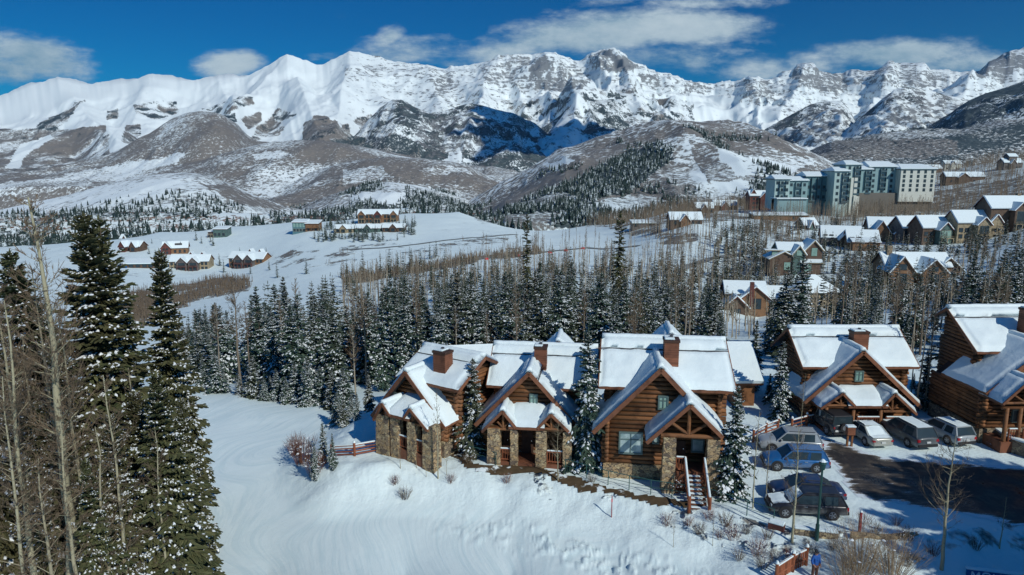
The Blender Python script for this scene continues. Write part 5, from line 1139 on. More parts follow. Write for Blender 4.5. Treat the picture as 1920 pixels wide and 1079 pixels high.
# ------------------------------------------------------------------ the pale hotel
HY = 455.0; A0, E0 = ae(1600, 392); hot = empty('hotel', (A0*HY, HY, CZ+E0*HY), 0.0, 'large pale green hotel with many windows and stepped snowy roofs above the town', 'hotel')
def hx(px): return ae(px, 392)[0]*HY-A0*HY
def hzz(py): return (CZ+ae(1600, py)[1]*HY)-(CZ+E0*HY)
wins = []
def hwing(p0, p1, ptop, pbase, y, dep, wm, roof=True, hip=0.0, rows=0, colsn=0, wz=(.0, 1.0), st=.5, slope=2.6, wy=None):
    x0, x1 = hx(p0), hx(p1); zt, zb_ = hzz(ptop), hzz(pbase)
    s = (HY+y)/HY; x0 *= 1; b = MB(); b.box(x0, x1, y, y+dep, zb_-6, zt); b.build('wall', M[wm], hot)
    if roof:
        o = .8; ym = y+dep*.5; i = hip*(x1-x0)*.25; r = MB()
        r.add([(x0-o, y-o, zt-.3), (x1+o, y-o, zt-.3), (x1+o, y+dep+o, zt-.3), (x0-o, y+dep+o, zt-.3), (x0+i, ym, zt+slope), (x1-i, ym, zt+slope), (x0-o, y-o, zt+.1), (x1+o, y-o, zt+.1), (x1+o, y+dep+o, zt+.1), (x0-o, y+dep+o, zt+.1)],
              [(6, 7, 5, 4), (8, 9, 4, 5), (7, 8, 5), (9, 6, 4), (0, 1, 7, 6), (1, 2, 8, 7), (2, 3, 9, 8), (3, 0, 6, 9), (3, 2, 1, 0)]); ro = r.build('roof', M['hotel_dark'], hot)
        r = MB(); q = [(x0-o+.1, y-o+.1, zt+.13), (x1+o-.1, y-o+.1, zt+.13), (x1+o-.1, y+dep+o-.1, zt+.13), (x0-o+.1, y+dep+o-.1, zt+.13), (x0+i, ym, zt+slope+st), (x1-i, ym, zt+slope+st)]
        q += [(a, b_, c+st) for a, b_, c in q[:4]]
        r.add(q, [(6, 7, 5, 4), (8, 9, 4, 5), (7, 8, 5), (9, 6, 4), (0, 1, 7, 6), (1, 2, 8, 7), (2, 3, 9, 8), (3, 0, 6, 9)]); r.build('snow', M['snow'], ro)
    H_ = zt-zb_
    for c_ in range(1, colsn, 2):
        if wm == 'hotel_cream': break
        b = MB(); xc = x0+(x1-x0)*(c_+.5)/colsn
        b.box(xc-2.0, xc-1.85, y-1.3, y, zb_+H_*max(wz[0], .15), zt-1); b.box(xc+1.85, xc+2.0, y-1.3, y, zb_+H_*max(wz[0], .15), zt-1)
        for r_ in range(rows): zz_ = zb_+H_*(wz[0]+(wz[1]-wz[0])*r_/rows)+.3; b.box(xc-1.85, xc+1.85, y-1.3, y, zz_, zz_+.2); b.box(xc-1.85, xc+1.85, y-1.3, y-1.2, zz_+.2, zz_+1.1)
        b.build('balcony', M['hotel_dark'], hot)
    for r_ in range(rows):
        for c_ in range(colsn):
            wins.append((x0+(x1-x0)*(c_+.5)/colsn, zb_+H_*(wz[0]+(wz[1]-wz[0])*(r_+.5)/rows), y))
hwing(1683, 1748, 318, 362, 0, 22, 'hotel_cream', True, .6, 5, 5, (.02, .98), slope=3.0)
hwing(1633, 1684, 314, 366, 6, 20, 'hotel_wall_shaded', True, .2, 5, 3, slope=3.4)
hwing(1603, 1634, 319, 366, 3, 18, 'hotel_wall_shaded', True, 0, 4, 2, slope=2.2)
hwing(1576, 1604, 310, 395, -3, 18, 'hotel_wall', True, .8, 6, 2, (.2, 1), slope=2.6)
hwing(1551, 1577, 322, 395, -7, 18, 'hotel_wall', True, .8, 5, 2, (.2, 1), slope=2.4)
hwing(1513, 1552, 332, 385, 4, 16, 'hotel_teal', True, 0, 2, 4, (.1, .8), slope=2.8)  # shade of this wing painted in as darker teal
hwing(1477, 1514, 340, 385, 2, 16, 'hotel_wall_shaded', True, 0, 3, 3, slope=2.4)
hwing(1447, 1474, 337, 376, -3, 16, 'hotel_wall', True, 0, 3, 3, slope=2.4)
hwing(1447, 1500, 373, 392, -9, 10, 'hotel_wall_shaded', True, 0, slope=.3); hwing(1592, 1602, 368, 386, -5, 3, 'hotel_cream', False); hwing(1604, 1750, 363, 395, 2, 20, 'hotel_base', False)
hwing(1586, 1598, 334, 386, -4, 2, 'hotel_cream', False)
wm_ = None
for i, (x, z, y) in enumerate(wins[:98]):
    if wm_ is None:
        f = MB(); f.box(-.85, .85, -.12, .1, -1.05, 1.05); wm_ = f.build('window', M['hotel_dark'], hot); MB().box(-.7, .7, -.16, -.121, -.9, .9).build('pane', M['glass'], wm_); wm_.location = (x, y, z)
    else:
        c = wm_.copy(); col.objects.link(c); c.parent = hot; c.location = (x, y, z)
        d = wm_.children[0].copy(); col.objects.link(d); d.parent = c
# ------------------------------------------------------------------ trees
def gz(x, y): return hz(x, y)
def by_top(px, ptop, Y, dx=0):
    a, e = ae(px, ptop); x = a*Y; z0 = gz(x, Y); return (x, Y, z0-.05), CZ+e*Y-z0
BIG = [spruce_mesh(300+i, 10, rr*1.06, lv+14, 8, 12, sn*1.6, 0, .03, dr, None, .06, sh, True, .85) for i, (rr, lv, sn, dr, sh) in enumerate([(1.35, 58, .22, .12, .62), (1.9, 54, .20, .10, .80), (1.05, 50, .30, .2, .60), (1.6, 56, .34, .15, .75)])]
NEAR = [spruce_mesh(320+i, 10, rr, lv, 7, 8, sn, 0, .04, dr, FAR, .05, sh, True, 1.15) for i, (rr, lv, sn, dr, sh) in enumerate([(1.75, 40, .45, .22, .8), (2.1, 34, .62, .35, .8), (1.9, 38, .72, .3, .75)])]
def sp(px, ptop, Y, proto, label, group=None, w=1.0, rz=None, lean=(0, 0)):
    loc, h = by_top(px, ptop, Y); h = max(h, 1.2); return tree('spruce_tree', proto, loc, h/10, rnd_.uniform(0, 6.28) if rz is None else rz, label, 'spruce', group, h/10*w, lean)
GF = 'tall spruces in the left foreground'
for px, pt, Y, k, w_, lab in [(156, 402, 35.0, 0, 1.0, 'left top of the tall twin topped spruce pair, left foreground'), (184, 408, 36.0, 3, .95, 'right tree of the tall close spruce pair, left foreground'), (298, 470, 40.0, 2, .95, 'slim spruce right of the tall pair, reaching up to the meadow chalets'),
        (292, 700, 28.0, 1, .92, 'olive green spruce at the bottom, its branches over the ski run edge'), (338, 745, 31.0, 3, .75, 'spruce leaning into the ski run behind the olive green one'), (18, 472, 34.0, 0, 1.0, 'spruce at the far left edge behind the pale aspen trunk'),
        (250, 735, 30.0, 0, .9, 'spruce below the tall pair, bottom left thicket'), (205, 775, 26.5, 3, .8, 'lower spruce at the bottom, left of the olive green one'), (110, 640, 33.0, 3, .9, 'spruce half hidden by aspen twigs, left of the tall pair'),
        (62, 560, 37.0, 2, 1.2, 'narrow spruce behind the forked aspen at the left edge'), (160, 860, 25.0, 1, .7, 'small spruce at the very bottom among aspen trunks'), (70, 760, 29.0, 0, .9, 'spruce in the bottom left corner thicket'), (330, 600, 46.0, 2, .9, 'thin spruce top standing right of the slim foreground spruce'),
        (-30, 600, 30.0, 3, 1.0, 'spruce branches entering from the left edge'), (240, 650, 42.0, 1, .7, 'spruce in shade behind the bottom left thicket')]:
    sp(px, pt, Y, BIG[k], lab, GF, w_)
GC_ = 'spruces planted between the cabins'
for px, pt, Y, k, w_, lab in [(886, 672, 50.2, 0, 1.15, 'dense conical spruce between the leftmost cabin and the next one'), (1104, 612, 47.6, 1, .82, 'tall drooping spruce loaded with snow left of the picture window cabin'), (1384, 724, 43.2, 2, 1.0, 'snow plastered spruce right of the picture window cabin stairs'),
        (1742, 655, 60.0, 0, 1.0, 'shaded spruce right of the cabin behind the parked cars'), (1470, 640, 57.5, 2, .9, 'snowy spruce left of the cabin behind the parked cars'), (1445, 700, 62.0, 0, 1.1, 'spruce behind the log fence by the parking lot'), (1715, 700, 66.0, 0, 1.1, 'spruce behind the right corner of the parking cabin'),
        (604, 792, 49.5, 2, .85, 'small snowy spruce at the edge of the ski run'), (622, 812, 48.0, 0, .8, 'little dark spruce in front of the ski run spruce'), (588, 830, 47.6, 2, .8, 'tiny snow laden spruce beside the reddish bush'),
        (668, 735, 58.0, 2, 1.0, 'snowy spruce left of the leftmost cabin'), (690, 700, 62.0, 0, 1.0, 'spruce right behind the snowy one left of the leftmost cabin'), (1420, 600, 66.0, 0, .9, 'spruce behind the right end of the picture window cabin')]:
    sp(px, pt, Y, NEAR[k], lab, GC_, w_)
# individually placed tall ones
for px, pt, Y, k, w_, lab in [(988, 402, 150, 0, .75, 'very tall slim spruce rising above all others mid picture'), (1163, 396, 142, 1, .80, 'tall ragged spruce standing alone right of the very tall slim one'), (1163, 500, 120, 0, .9, 'spruce in front of the tall ragged spruce')]:
    sp(px, pt, Y, SP_BR[k], lab, 'lone tall spruces mid picture', w_)
for px, pt, Y, k, w_, lab in [(1478, 500, 88, 0, 1.25, 'left tree of the big dark spruce pair before the modern house'), (1508, 476, 92, 1, 1.15, 'right and taller tree of the big dark spruce pair before the modern house'), (1830, 470, 105, 0, 1.2, 'big spruce right of the orange timber chalet'), (1885, 468, 112, 1, 1.1, 'spruce near the right edge below the townhouses'),
        (1695, 515, 100, 3, 1.1, 'snowy spruce left of the orange timber chalet'), (1918, 470, 118, 3, 1.2, 'spruce cut by the right edge below the townhouses'), (1728, 520, 96, 0, 1.1, 'dark spruce in front of the orange timber chalet'), (1650, 540, 105, 1, 1.0, 'spruce between the tan hipped house and the orange chalet'), (1345, 515, 110, 2, 1.0, 'slim spruce left of the brown chalet with red chimney'), (1592, 505, 112, 1, 1.0, 'spruce right of the tan hipped house'), (1615, 525, 100, 3, 1.0, 'snowy spruce right of the tan hipped house')]:
    sp(px, pt, Y, SP_MID[k], lab, 'large spruces among the upper houses', w_)
KEEP = [(H_.o.x, H_.o.y+4, 8.5) for H_ in (H1, H2, H3, H4, H5)]
for o in list(col.objects):
    if o.type == 'EMPTY' and o.parent is None and o.get('category') in ('house', 'chalet', 'townhouse', 'lodge', 'hut'): KEEP.append((o.location.x, o.location.y+4, 10 if o.location.y < 340 else 11))
def free(x, y, m=0): return all((x-a)**2+(y-b)**2 > (c+m)**2 for a, b, c in KEEP)
env = lambda px: np.interp(px, [230, 330, 400, 440, 520, 560, 620, 650, 700, 750, 800, 850, 900, 960, 1060, 1100, 1150, 1250, 1300, 1345, 1360, 1440, 1450, 1520, 1528, 1568, 1575, 1650, 1665, 1790, 1810, 1930],
                               [640, 590, 565, 560, 510, 540, 508, 560, 535, 495, 540, 495, 515, 500, 485, 492, 508, 505, 520, 520, 592, 595, 520, 510, 590, 590, 520, 530, 552, 548, 490, 490])
cells = {}
def room(x, y, d):
    k = (int(x//4), int(y//4))
    for i in (-1, 0, 1):
        for j in (-1, 0, 1):
            for (a, b) in cells.get((k[0]+i, k[1]+j), ()):
                if (a-x)**2+(b-y)**2 < d*d: return False
    cells.setdefault(k, []).append((x, y)); return True
cnt = 0; tries = 0
while cnt < 176 and tries < 12000:
    tries += 1
    px = rnd_.uniform(335, 1925) if rnd_.random() < .88 else rnd_.uniform(200, 400); Y = 68+80*rnd_.random()**1.1
    if px > 1340: Y = 72+85*rnd_.random()
    a, _ = ae(px, 560); x = a*Y
    inyard = in_poly(np.array([x]), np.array([Y]), YARD)[0]
    if inyard or (px < 640 and Y < 70+(640-px)*.02) or not free(x, Y): continue
    if 640 <= px < 1340 and Y < 76: continue
    f = (Y-68)/80; top = env(px)+rnd_.random()**1.6*46+(1-f)*rnd_.uniform(0, 70)
    loc, h = by_top(px, top, Y)
    if h < 5: continue
    h = min(h, 19.5)
    if not room(x, Y, 2.1+f*.6): continue
    k = rnd_.choices(range(6), [3, 3, 3, 2, 3, 1.5])[0]
    side = ('left of the cabins above the ski run' if px < 700 else 'behind the log cabins' if px < 1350 else 'on the slope behind the parking cabin' if px < 1640 else 'on the right slope below the townhouses')
    lm_ = [n for lim, n in ((430, 'by the bend of the ski run'), (520, 'left part of the forest above the ski run'), (610, 'middle of the forest above the ski run'), (700, 'forest just left of the cabins'), (800, 'behind the leftmost cabin'), (900, 'behind the gap of the two left cabins'), (1010, 'behind the second cabin'), (1120, 'behind the two big cabins gap'), (1240, 'behind the left half of the picture window cabin'), (1350, 'behind the right half of the picture window cabin'), (1450, 'below the red chimney chalet'), (1540, 'left of the parking cabin'), (1640, 'behind the parking cabin roof'), (1740, 'right behind the parking cabin'), (1840, 'below the orange timber chalet'), (9999, 'by the right edge')) if px < lim][0]
    ad_ = ('snow dusted', 'broad', 'slim dark', 'snow laden', 'narrow', 'snow plastered')[k]; sz_ = 'tall' if h > 13 else 'medium' if h > 9 else 'short'
    tree('spruce_tree', SP_MID[k], loc, h/10, rnd_.uniform(0, 6.28), ' '.join((sz_, ad_, 'spruce in '+('front' if Y < 88 else 'middle' if Y < 110 else 'back')+' rows,', lm_)), 'spruce', 'spruces in the dense stand '+side, h/10*rnd_.uniform(.9, 1.35)*(1.15 if h < 11 else 1), (rnd_.uniform(-.02, .02), rnd_.uniform(-.02, .02)))
    cnt += 1
rnd_.seed(11)
# the rest of the stand, deeper in the valley: one mass
LOW = [spruce_mesh(440+i, 10, rr, 17, 6, 3, sn, 1, .05, .2, FAR, .05, .8, True, 1.7) for i, (rr, sn) in enumerate([(1.6, .4), (1.8, .6), (1.3, .3)])]
def arrays(me):
    n = len(me.vertices); v = np.empty(n*3, np.float32); me.vertices.foreach_get('co', v); out = {3: [], 4: []}; lp = np.empty(len(me.loops), np.int32); me.loops.foreach_get('vertex_index', lp)
    st = np.empty(len(me.polygons), np.int32); tt = st.copy(); mi = st.copy(); me.polygons.foreach_get('loop_start', st); me.polygons.foreach_get('loop_total', tt); me.polygons.foreach_get('material_index', mi)
    r = []
    for k in (3, 4):
        m_ = tt == k; r.append((k, lp[st[m_][:, None]+np.arange(k)], mi[m_]))
    return v.reshape(-1, 3), r
AR = [arrays(q[0]) for q in LOW]; nb = NB(); kk = 0; tr = 0
while kk < 340 and tr < 9000:
    tr += 1; px = rnd_.choice([rnd_.uniform(340, 1430), rnd_.uniform(560, 1430), rnd_.uniform(1440, 1925)]); Y = rnd_.uniform(92, 205); a, _ = ae(px, 560); x = a*Y
    if px < 560 and Y > 150: continue
    if px > 1340 and Y > 175: continue
    if not free(x, Y, 1): continue
    top = env(px)+rnd_.random()**1.4*40+(6 if Y < 140 else 0); loc, h = by_top(px, top, Y)
    if h < 5 or not room(x, Y, 2.6): continue
    h = min(h, 18); v, fs = AR[kk % 3]; th = rnd_.uniform(0, 6.28); c_, s_ = math.cos(th), math.sin(th); w_ = h/10*rnd_.uniform(.85, 1.15)
    V = np.stack([(v[:, 0]*c_-v[:, 1]*s_)*w_+loc[0], (v[:, 0]*s_+v[:, 1]*c_)*w_+loc[1], v[:, 2]*h/10+loc[2]], -1); b0 = nb.n; nb.v.append(V.astype(np.float32)); nb.n += len(V)
    for k_, F, mi in fs: nb.f[k_].append(F+b0); nb.m[k_].append(mi)
    kk += 1
def stuff_trees(name, n, pxr, pyr, Yr_, hr, label, dm=3.0):
    global nb
    nb = NB(); kk = 0; tr = 0; Ys = np.exp(np.linspace(math.log(Yr_[0]), math.log(Yr_[1]), 140))
    while kk < n and tr < n*8:
        tr += 1; px = rnd_.uniform(*pxr); py = rnd_.uniform(*pyr); a, e = ae(px, py); hh_ = height(a*Ys, Ys); q = np.where(CZ+e*Ys < hh_)[0]
        if not len(q) or q[0] == 0: continue
        Y = Ys[q[0]]; x = a*Y
        if fbm(np.array([x/18]), np.array([Y/18]), 2, 3)[0] < -.12 or not free(x, Y, -1) or not room(x, Y, dm): continue
        h = rnd_.uniform(*hr); v, fs = AR[kk % 3]; w_ = h/10*rnd_.uniform(1.0, 1.4)
        b0 = nb.n; nb.v.append((v*np.array([w_, w_, h/10])+np.array([x, Y, hh_[q[0]]-.1])).astype(np.float32)); nb.n += len(v)
        for k_, F, mi in fs: nb.f[k_].append(F+b0); nb.m[k_].append(mi)
        kk += 1
    setp(link(name, nb.mesh(name, FAR)), label, 'woodland', None, 'stuff')
setp(link('spruce_wood', nb.mesh('spruce_wood', FAR)), 'snowy spruce wood filling the valley behind the nearer stand', 'woodland', None, 'stuff')
KEEP += [(a_, b_-12, 9) for a_, b_, c_ in KEEP if b_ > 120]+[(a_, b_-24, 7) for a_, b_, c_ in KEEP if 120 < b_ < 300]
stuff_trees('slope_spruces', 350, (1340, 1925), (425, 600), (150, 420), (6, 12), 'scattered snowy spruces between the upper chalets and townhouses')
stuff_trees('valley_spruces', 150, (640, 1360), (505, 575), (150, 330), (6, 12), 'scattered spruces on the valley slope behind the forest')
stuff_trees('lodge_trees', 85, (596, 778), (422, 456), (350, 640), (5, 10), 'spruces wrapped round the wide lodge on the meadow', 2.2)
# little snowy trees along the far edge of the ski run
for px, pb in [(372, 728), (398, 734), (412, 726), (440, 742), (468, 746), (488, 752), (512, 748), (530, 757), (548, 752), (572, 764), (596, 762), (618, 772), (640, 782), (655, 800), (640, 830), (628, 815), (560, 748), (500, 735), (455, 732), (585, 750)]:
    p = gp(px, pb, -2.0); h = rnd_.uniform(2.2, 5.2); tree('spruce_tree', SP_MID[rnd_.choice([3, 5, 5, 1])], (p.x, p.y+1.2, gz(p.x, p.y+1.2)-.05), h/10, rnd_.uniform(0, 6), ('small' if h < 3.6 else 'larger')+' snow plastered spruce along the ski run edge, '+('near its bend' if px < 470 else 'mid forest front' if px < 560 else 'toward the leftmost cabin'), 'spruce', 'young spruces along the edge of the ski run', h/10*1.5)
# small trees on the meadow and around the chalets
SM = [spruce_mesh(400+i, 10, 1.5, 16, 6, 3, sn, 1, .05, .2, FAR, 0, .8, True, 1.6) for i, sn in enumerate((.2, .45))]
spots_ = [(368, 452), (378, 458), (400, 462), (410, 468), (395, 455), (600, 446), (612, 452), (604, 455), (590, 449), (620, 449), (666, 430), (752, 440), (762, 436), (758, 446), (745, 452), (660, 446), (718, 452), (704, 440), (673, 452), (765, 500), (772, 498), (780, 494), (790, 492), (797, 490), (806, 487), (814, 485), (818, 483),
          (548, 505), (575, 515), (650, 515), (662, 512), (688, 506), (640, 520), (520, 522), (505, 508), (272, 480), (280, 478), (292, 482), (340, 476), (350, 470), (412, 500), (420, 512), (436, 504), (498, 500), (322, 512), (470, 515), (450, 480), (428, 482), (500, 485), (382, 500), (285, 458), (1290, 440), (1375, 440), (1390, 470), (1270, 470), (1560, 480), (1545, 470), (1575, 478), (1590, 485), (1645, 452), (1690, 440), (1700, 455), (1722, 470), (1760, 478), (1782, 470), (1800, 480), (1870, 470), (1900, 480), (1845, 485), (1680, 420), (1660, 470), (1630, 480), (1522, 455), (1510, 460), (1362, 470), (1420, 470), (1240, 500), (1320, 500), (1860, 500), (1900, 520), (1600, 500), (1570, 520), (1645, 510)]
for px, pb in spots_[::2]+spots_[1:60:4]:
    # march along the view ray until it meets the ground
    ys = np.exp(np.linspace(math.log(120), math.log(690), 400)); a, e = ae(px, pb); hh_ = height(a*ys, ys); below = np.where(CZ+e*ys < hh_)[0]
    if not len(below): continue
    Y = ys[below[0]]; x = a*Y; h = rnd_.uniform(4, 9)
    side = 'on the far snowy meadow' if px < 850 else 'among the upper houses'
    tree('spruce_tree', SM[rnd_.randint(0, 1)], (x, Y, gz(x, Y)-.1), h/10, rnd_.uniform(0, 6), 'small dark spruce '+side, 'spruce', 'small spruces '+side, h/10*1.25)
# ---- leafless aspens
AS_BIG = [bare_mesh(500+i, 10, lv, 4, z0, rad, sp_, 6, .035, 4, ('aspen_bark', 'twigs'), .75, .95, 1, .0050) for i, (lv, z0, rad, sp_) in enumerate([(22, .48, .0125, .20), (20, .30, .008, .18), (24, .34, .0075, .20), (22, .42, .010, .21)])]
GA = 'leafless aspens in the left foreground'
for px, pt, Y, k, w_, ln, lab in [(44, 368, 26, 0, 1.0, .035, 'tall pale aspen with thick trunk at the left edge'), (122, 600, 27, 3, .9, .0, 'pale aspen stem left of the olive green spruce'), (8, 560, 25, 3, .9, .02, 'aspen stem at the extreme left edge'), (196, 700, 26, 1, 1.0, -.02, 'thin reddish twigged aspen at the bottom left'),
        (90, 500, 29, 2, 1.0, .01, 'bushy twigged aspen right of the tall pale one'), (235, 690, 30, 1, 1.1, 0, 'slender aspen in front of the bottom left spruces'), (60, 620, 31, 2, 1.1, -.02, 'aspen behind the tall pale trunk'),
        (25, 520, 30, 2, 1.1, -.01, 'twiggy aspen by the left edge spruce'), (105, 760, 24, 1, 1.1, .02, 'young aspen in the bottom left corner'), (170, 800, 25, 1, 1.2, .0, 'young aspen at the bottom between trunks'), (-10, 700, 24, 2, 1.0, .04, 'aspen leaning in from the left edge'), (285, 800, 27, 1, .9, .03, 'twiggy sapling before the olive green spruce'), (75, 860, 23, 1, 1.3, 0, 'small aspen at the lower left')]:
    loc, h = by_top(px, pt, Y); ln = 0 if px != 44 else .0; tree('aspen_tree', AS_BIG[k], loc, h/10, 2.2 if px == 44 else rnd_.uniform(0, 6.28), lab, 'aspen', GA, h/10*w_, (0, -ln))
AS_Y = [bare_mesh(520+i, 10, lv, 3, z0, rad, sp_, 5, .03, 3, ('aspen_bark', 'twigs'), up, .9, 1, tr_) for i, (lv, z0, rad, sp_, up, tr_) in enumerate([(12, .30, .011, .30, .9, .010), (10, .25, .009, .22, 1.3, .012), (14, .28, .012, .42, .55, .010)])]
for px, pb, pt, z, k, w_, lab in [(1484, 1032, 800, -.5, 0, 1.0, 'forked pale aspen in front of the left column of cars'), (1764, 1085, 815, -.6, 2, 1.0, 'bare wide crowned tree in front of the parking lot'), (1871, 1052, 932, -.6, 1, 1.3, 'small bare tree in the blue shade at lower right'),
        (1046, 925, 785, -.9, 2, .9, 'small bare tree beside the porch of the second cabin'), (822, 918, 735, -1.2, 1, .8, 'thin bare aspen in front of the leftmost cabin'), (1411, 960, 770, -.2, 1, .8, 'thin bare tree at the corner of the walkway'), (1436, 945, 810, 0, 1, .8, 'thin young tree left of the silver car'),
        (1023, 912, 845, -1, 1, .8, 'sapling left of the second cabin porch tree'), (752, 915, 810, -1.5, 1, .9, 'sapling before the stone pillars of the leftmost cabin'), (782, 912, 830, -1.5, 1, .9, 'second sapling before the leftmost cabin pillars'), (800, 925, 850, -1.6, 1, .9, 'short sapling on the snow bank'), (838, 925, 835, -1.6, 1, .8, 'sapling on the snow bank right of the thin aspen'),
        (1262, 1040, 975, -1.5, 1, .9, 'tiny sapling on the lower snow bank'), (1335, 1045, 965, -1.5, 1, .9, 'tiny sapling right of the one on the lower bank'), (1000, 880, 830, -.8, 1, .6, 'sapling at the walkway below the second cabin'), (1500, 830, 700, 0, 1, .7, 'thin birch like stem by the log fence')]:
    p = gp(px, pb, z); a, e = ae(px, pt); h = CZ+e*p.y-gz(p.x, p.y); tree('aspen_tree', AS_Y[k], (p.x, p.y, gz(p.x, p.y)-.02), h/10, rnd_.uniform(0, 6.28), lab, 'bare tree', None, h/10*w_)
for px, Y, pt, w_, lab in [(1742, 58.5, 545, .8, 'left of two tall thin aspens between the right hand cabins'), (1756, 59.5, 560, .8, 'right of two tall thin aspens between the right hand cabins'), (1722, 64, 610, .9, 'aspen behind the two tall thin ones by the right hand cabins'), (684, 95, 560, .7, 'bare pale snag above the forest left of the cabins'), (700, 90, 540, .7, 'forked bare snag right of the pale snag above the forest')]:
    loc, h = by_top(px, pt, Y); tree('aspen_tree', AS_MID[rnd_.randint(0, 3)], loc, h/10, rnd_.uniform(0, 6), lab, 'bare tree', None, h/10*w_)
def region(n, poly_, Yr_, hr, label, group, kinds=(0, 1, 2, 3), w_=1.0, dmin=1.6):
    k = 0; tr = 0; xs = [p[0] for p in poly_]; ys_ = [p[1] for p in poly_]
    Ys = np.exp(np.linspace(math.log(Yr_[0]), math.log(Yr_[1]), 160))
    while k < n and tr < n*12:
        tr += 1; px = rnd_.uniform(min(xs), max(xs)); py = rnd_.uniform(min(ys_), max(ys_))
        if not in_poly(np.array([px]), np.array([py]), poly_)[0]: continue
        a, e = ae(px, py); hh_ = height(a*Ys, Ys); b_ = np.where(CZ+e*Ys < hh_)[0]
        if not len(b_): continue
        Y = Ys[b_[0]]; x = a*Y
        if not free(x, Y, -3) or not room(x, Y, dmin): continue
        h = rnd_.uniform(*hr); kd_ = rnd_.choice(kinds); m0, m1 = min(xs), max(xs); tree('aspen_tree', AS_MID[kd_], (x, Y, hh_[b_[0]]-.1), h/10, rnd_.uniform(0, 6.28), ('tall ' if h > sum(hr)/2 else 'short ')+label+', '+('left' if px < m0+(m1-m0)/3 else 'middle' if px < m0+(m1-m0)*2/3 else 'right')+(' near' if Y < math.sqrt(Yr_[0]*Yr_[1]) else ' far')+' part', 'aspen', group, h/10*w_*rnd_.uniform(.8, 1.1), (rnd_.uniform(-.03, .03), rnd_.uniform(-.03, .03))); k += 1
region(44, [(640, 560), (820, 520), (1000, 520), (1010, 580), (660, 620)], (150, 340), (9, 15), 'thin leafless aspen on the slope below the valley road', 'aspens on the slope below the valley road')
region(50, [(1010, 520), (1240, 500), (1430, 500), (1430, 570), (1010, 590)], (150, 340), (9, 15), 'thin leafless aspen on the open snow mid valley', 'aspens on the open snow mid valley')
region(34, [(1230, 470), (1440, 440), (1450, 500), (1240, 520)], (200, 420), (9, 14), 'leafless aspen in the grove left of the modern house', 'aspens in the grove left of the modern house')
region(30, [(1550, 500), (1720, 490), (1900, 500), (1900, 560), (1560, 570)], (120, 300), (8, 13), 'leafless aspen on the slope between the upper chalets', 'aspens on the slope between the upper chalets')
region(24, [(880, 478), (1000, 466), (1140, 450), (1140, 480), (900, 505)], (240, 460), (9, 13), 'bare aspen standing along the road above the valley', 'aspens along the road above the valley')
k = 0
while k < 70:
    px = rnd_.choice([rnd_.uniform(345, 720), rnd_.uniform(700, 1300), rnd_.uniform(1560, 1900)]); Y = rnd_.uniform(72, 125); a, _ = ae(px, 600); x = a*Y
    if in_poly(np.array([x]), np.array([Y]), YARD)[0] or not free(x, Y) or (px < 640 and Y < 71+(640-px)*.02) or not room(x, Y, 1.3): k += .2; continue
    h = rnd_.uniform(8, 13.5); tree('aspen_tree', AS_MID[rnd_.randint(0, 3)], (x, Y, gz(x, Y)-.1), h/10, rnd_.uniform(0, 6), ('tall' if h > 11 else 'short')+' leafless aspen mixed into the spruces '+('above the ski run' if px < 720 else 'behind the two left cabins' if px < 1010 else 'behind the picture window cabin' if px < 1320 else 'on the right slope')+(', front rows' if Y < 95 else ', back rows'), 'aspen', 'aspens mixed into the dense spruce stand', h/10*1.1); k += 1
# ---- shrubs
def gpg(px, py):
    z = 0.0
    for _ in range(6): q = gp(px, py, z); z = .5*z+.5*gz(q.x, q.y)
    return q
BU = [bush_mesh(600, 1.5, .9, 90, 'twigs_red', 5, .007, .5), bush_mesh(601, 2.6, 1.9, 105, 'twigs_tan', 5, .011, .03), bush_mesh(602, 1.2, .8, 60, 'twigs', 4, .008, .3), bush_mesh(603, 1.0, .7, 50, 'twigs_red', 4, .007, .6)]
def bush(px, pb, z, k, s, lab, g=None, name='shrub'):
    p = gpg(px, pb); me = BU[k]; o = link(name, me); o.location = (p.x, p.y, gz(p.x, p.y)); o.scale = (s, s, s); o.rotation_euler[2] = rnd_.uniform(0, 6); return setp(o, lab, 'shrub', g)
bush(1612, 1072, -.9, 1, 1.0, 'big spray of tan willow stems at the bottom right, left part'); bush(1672, 1080, -.8, 1, .9, 'big spray of tan willow stems at the bottom right, right part'); bush(1590, 1092, -.9, 1, .75, 'willow stems at the bottom edge near the picket fence')
bush(566, 868, -1.9, 0, 1.5, 'reddish bush at the edge of the ski run'); bush(590, 890, -1.9, 0, 1.2, 'lower reddish bush beside the ski run spruces'); bush(553, 850, -1.9, 0, 1.1, 'reddish bush end nearest the ski run')
bush(1342, 905, 0, 0, 1.3, 'red brown bush at the foot of the snowy stairs'); bush(1268, 925, 0, 0, .9, 'brown bush left of the snowy stairs'); bush(858, 838, -.4, 0, 1.3, 'reddish bush at the right corner of the leftmost cabin'); bush(835, 846, -.6, 0, 1.0, 'small bush under the leftmost cabin eave')
bush(1375, 1010, -.9, 3, 1.0, 'red twig bush on the bank below the railing'); bush(1420, 1040, -1, 3, 1.1, 'snowy red twig bush near the forked aspen'); bush(1355, 895, 0, 0, 1.1, 'bush under the snow plastered spruce')
GS = 'low bushes poking through the snow'
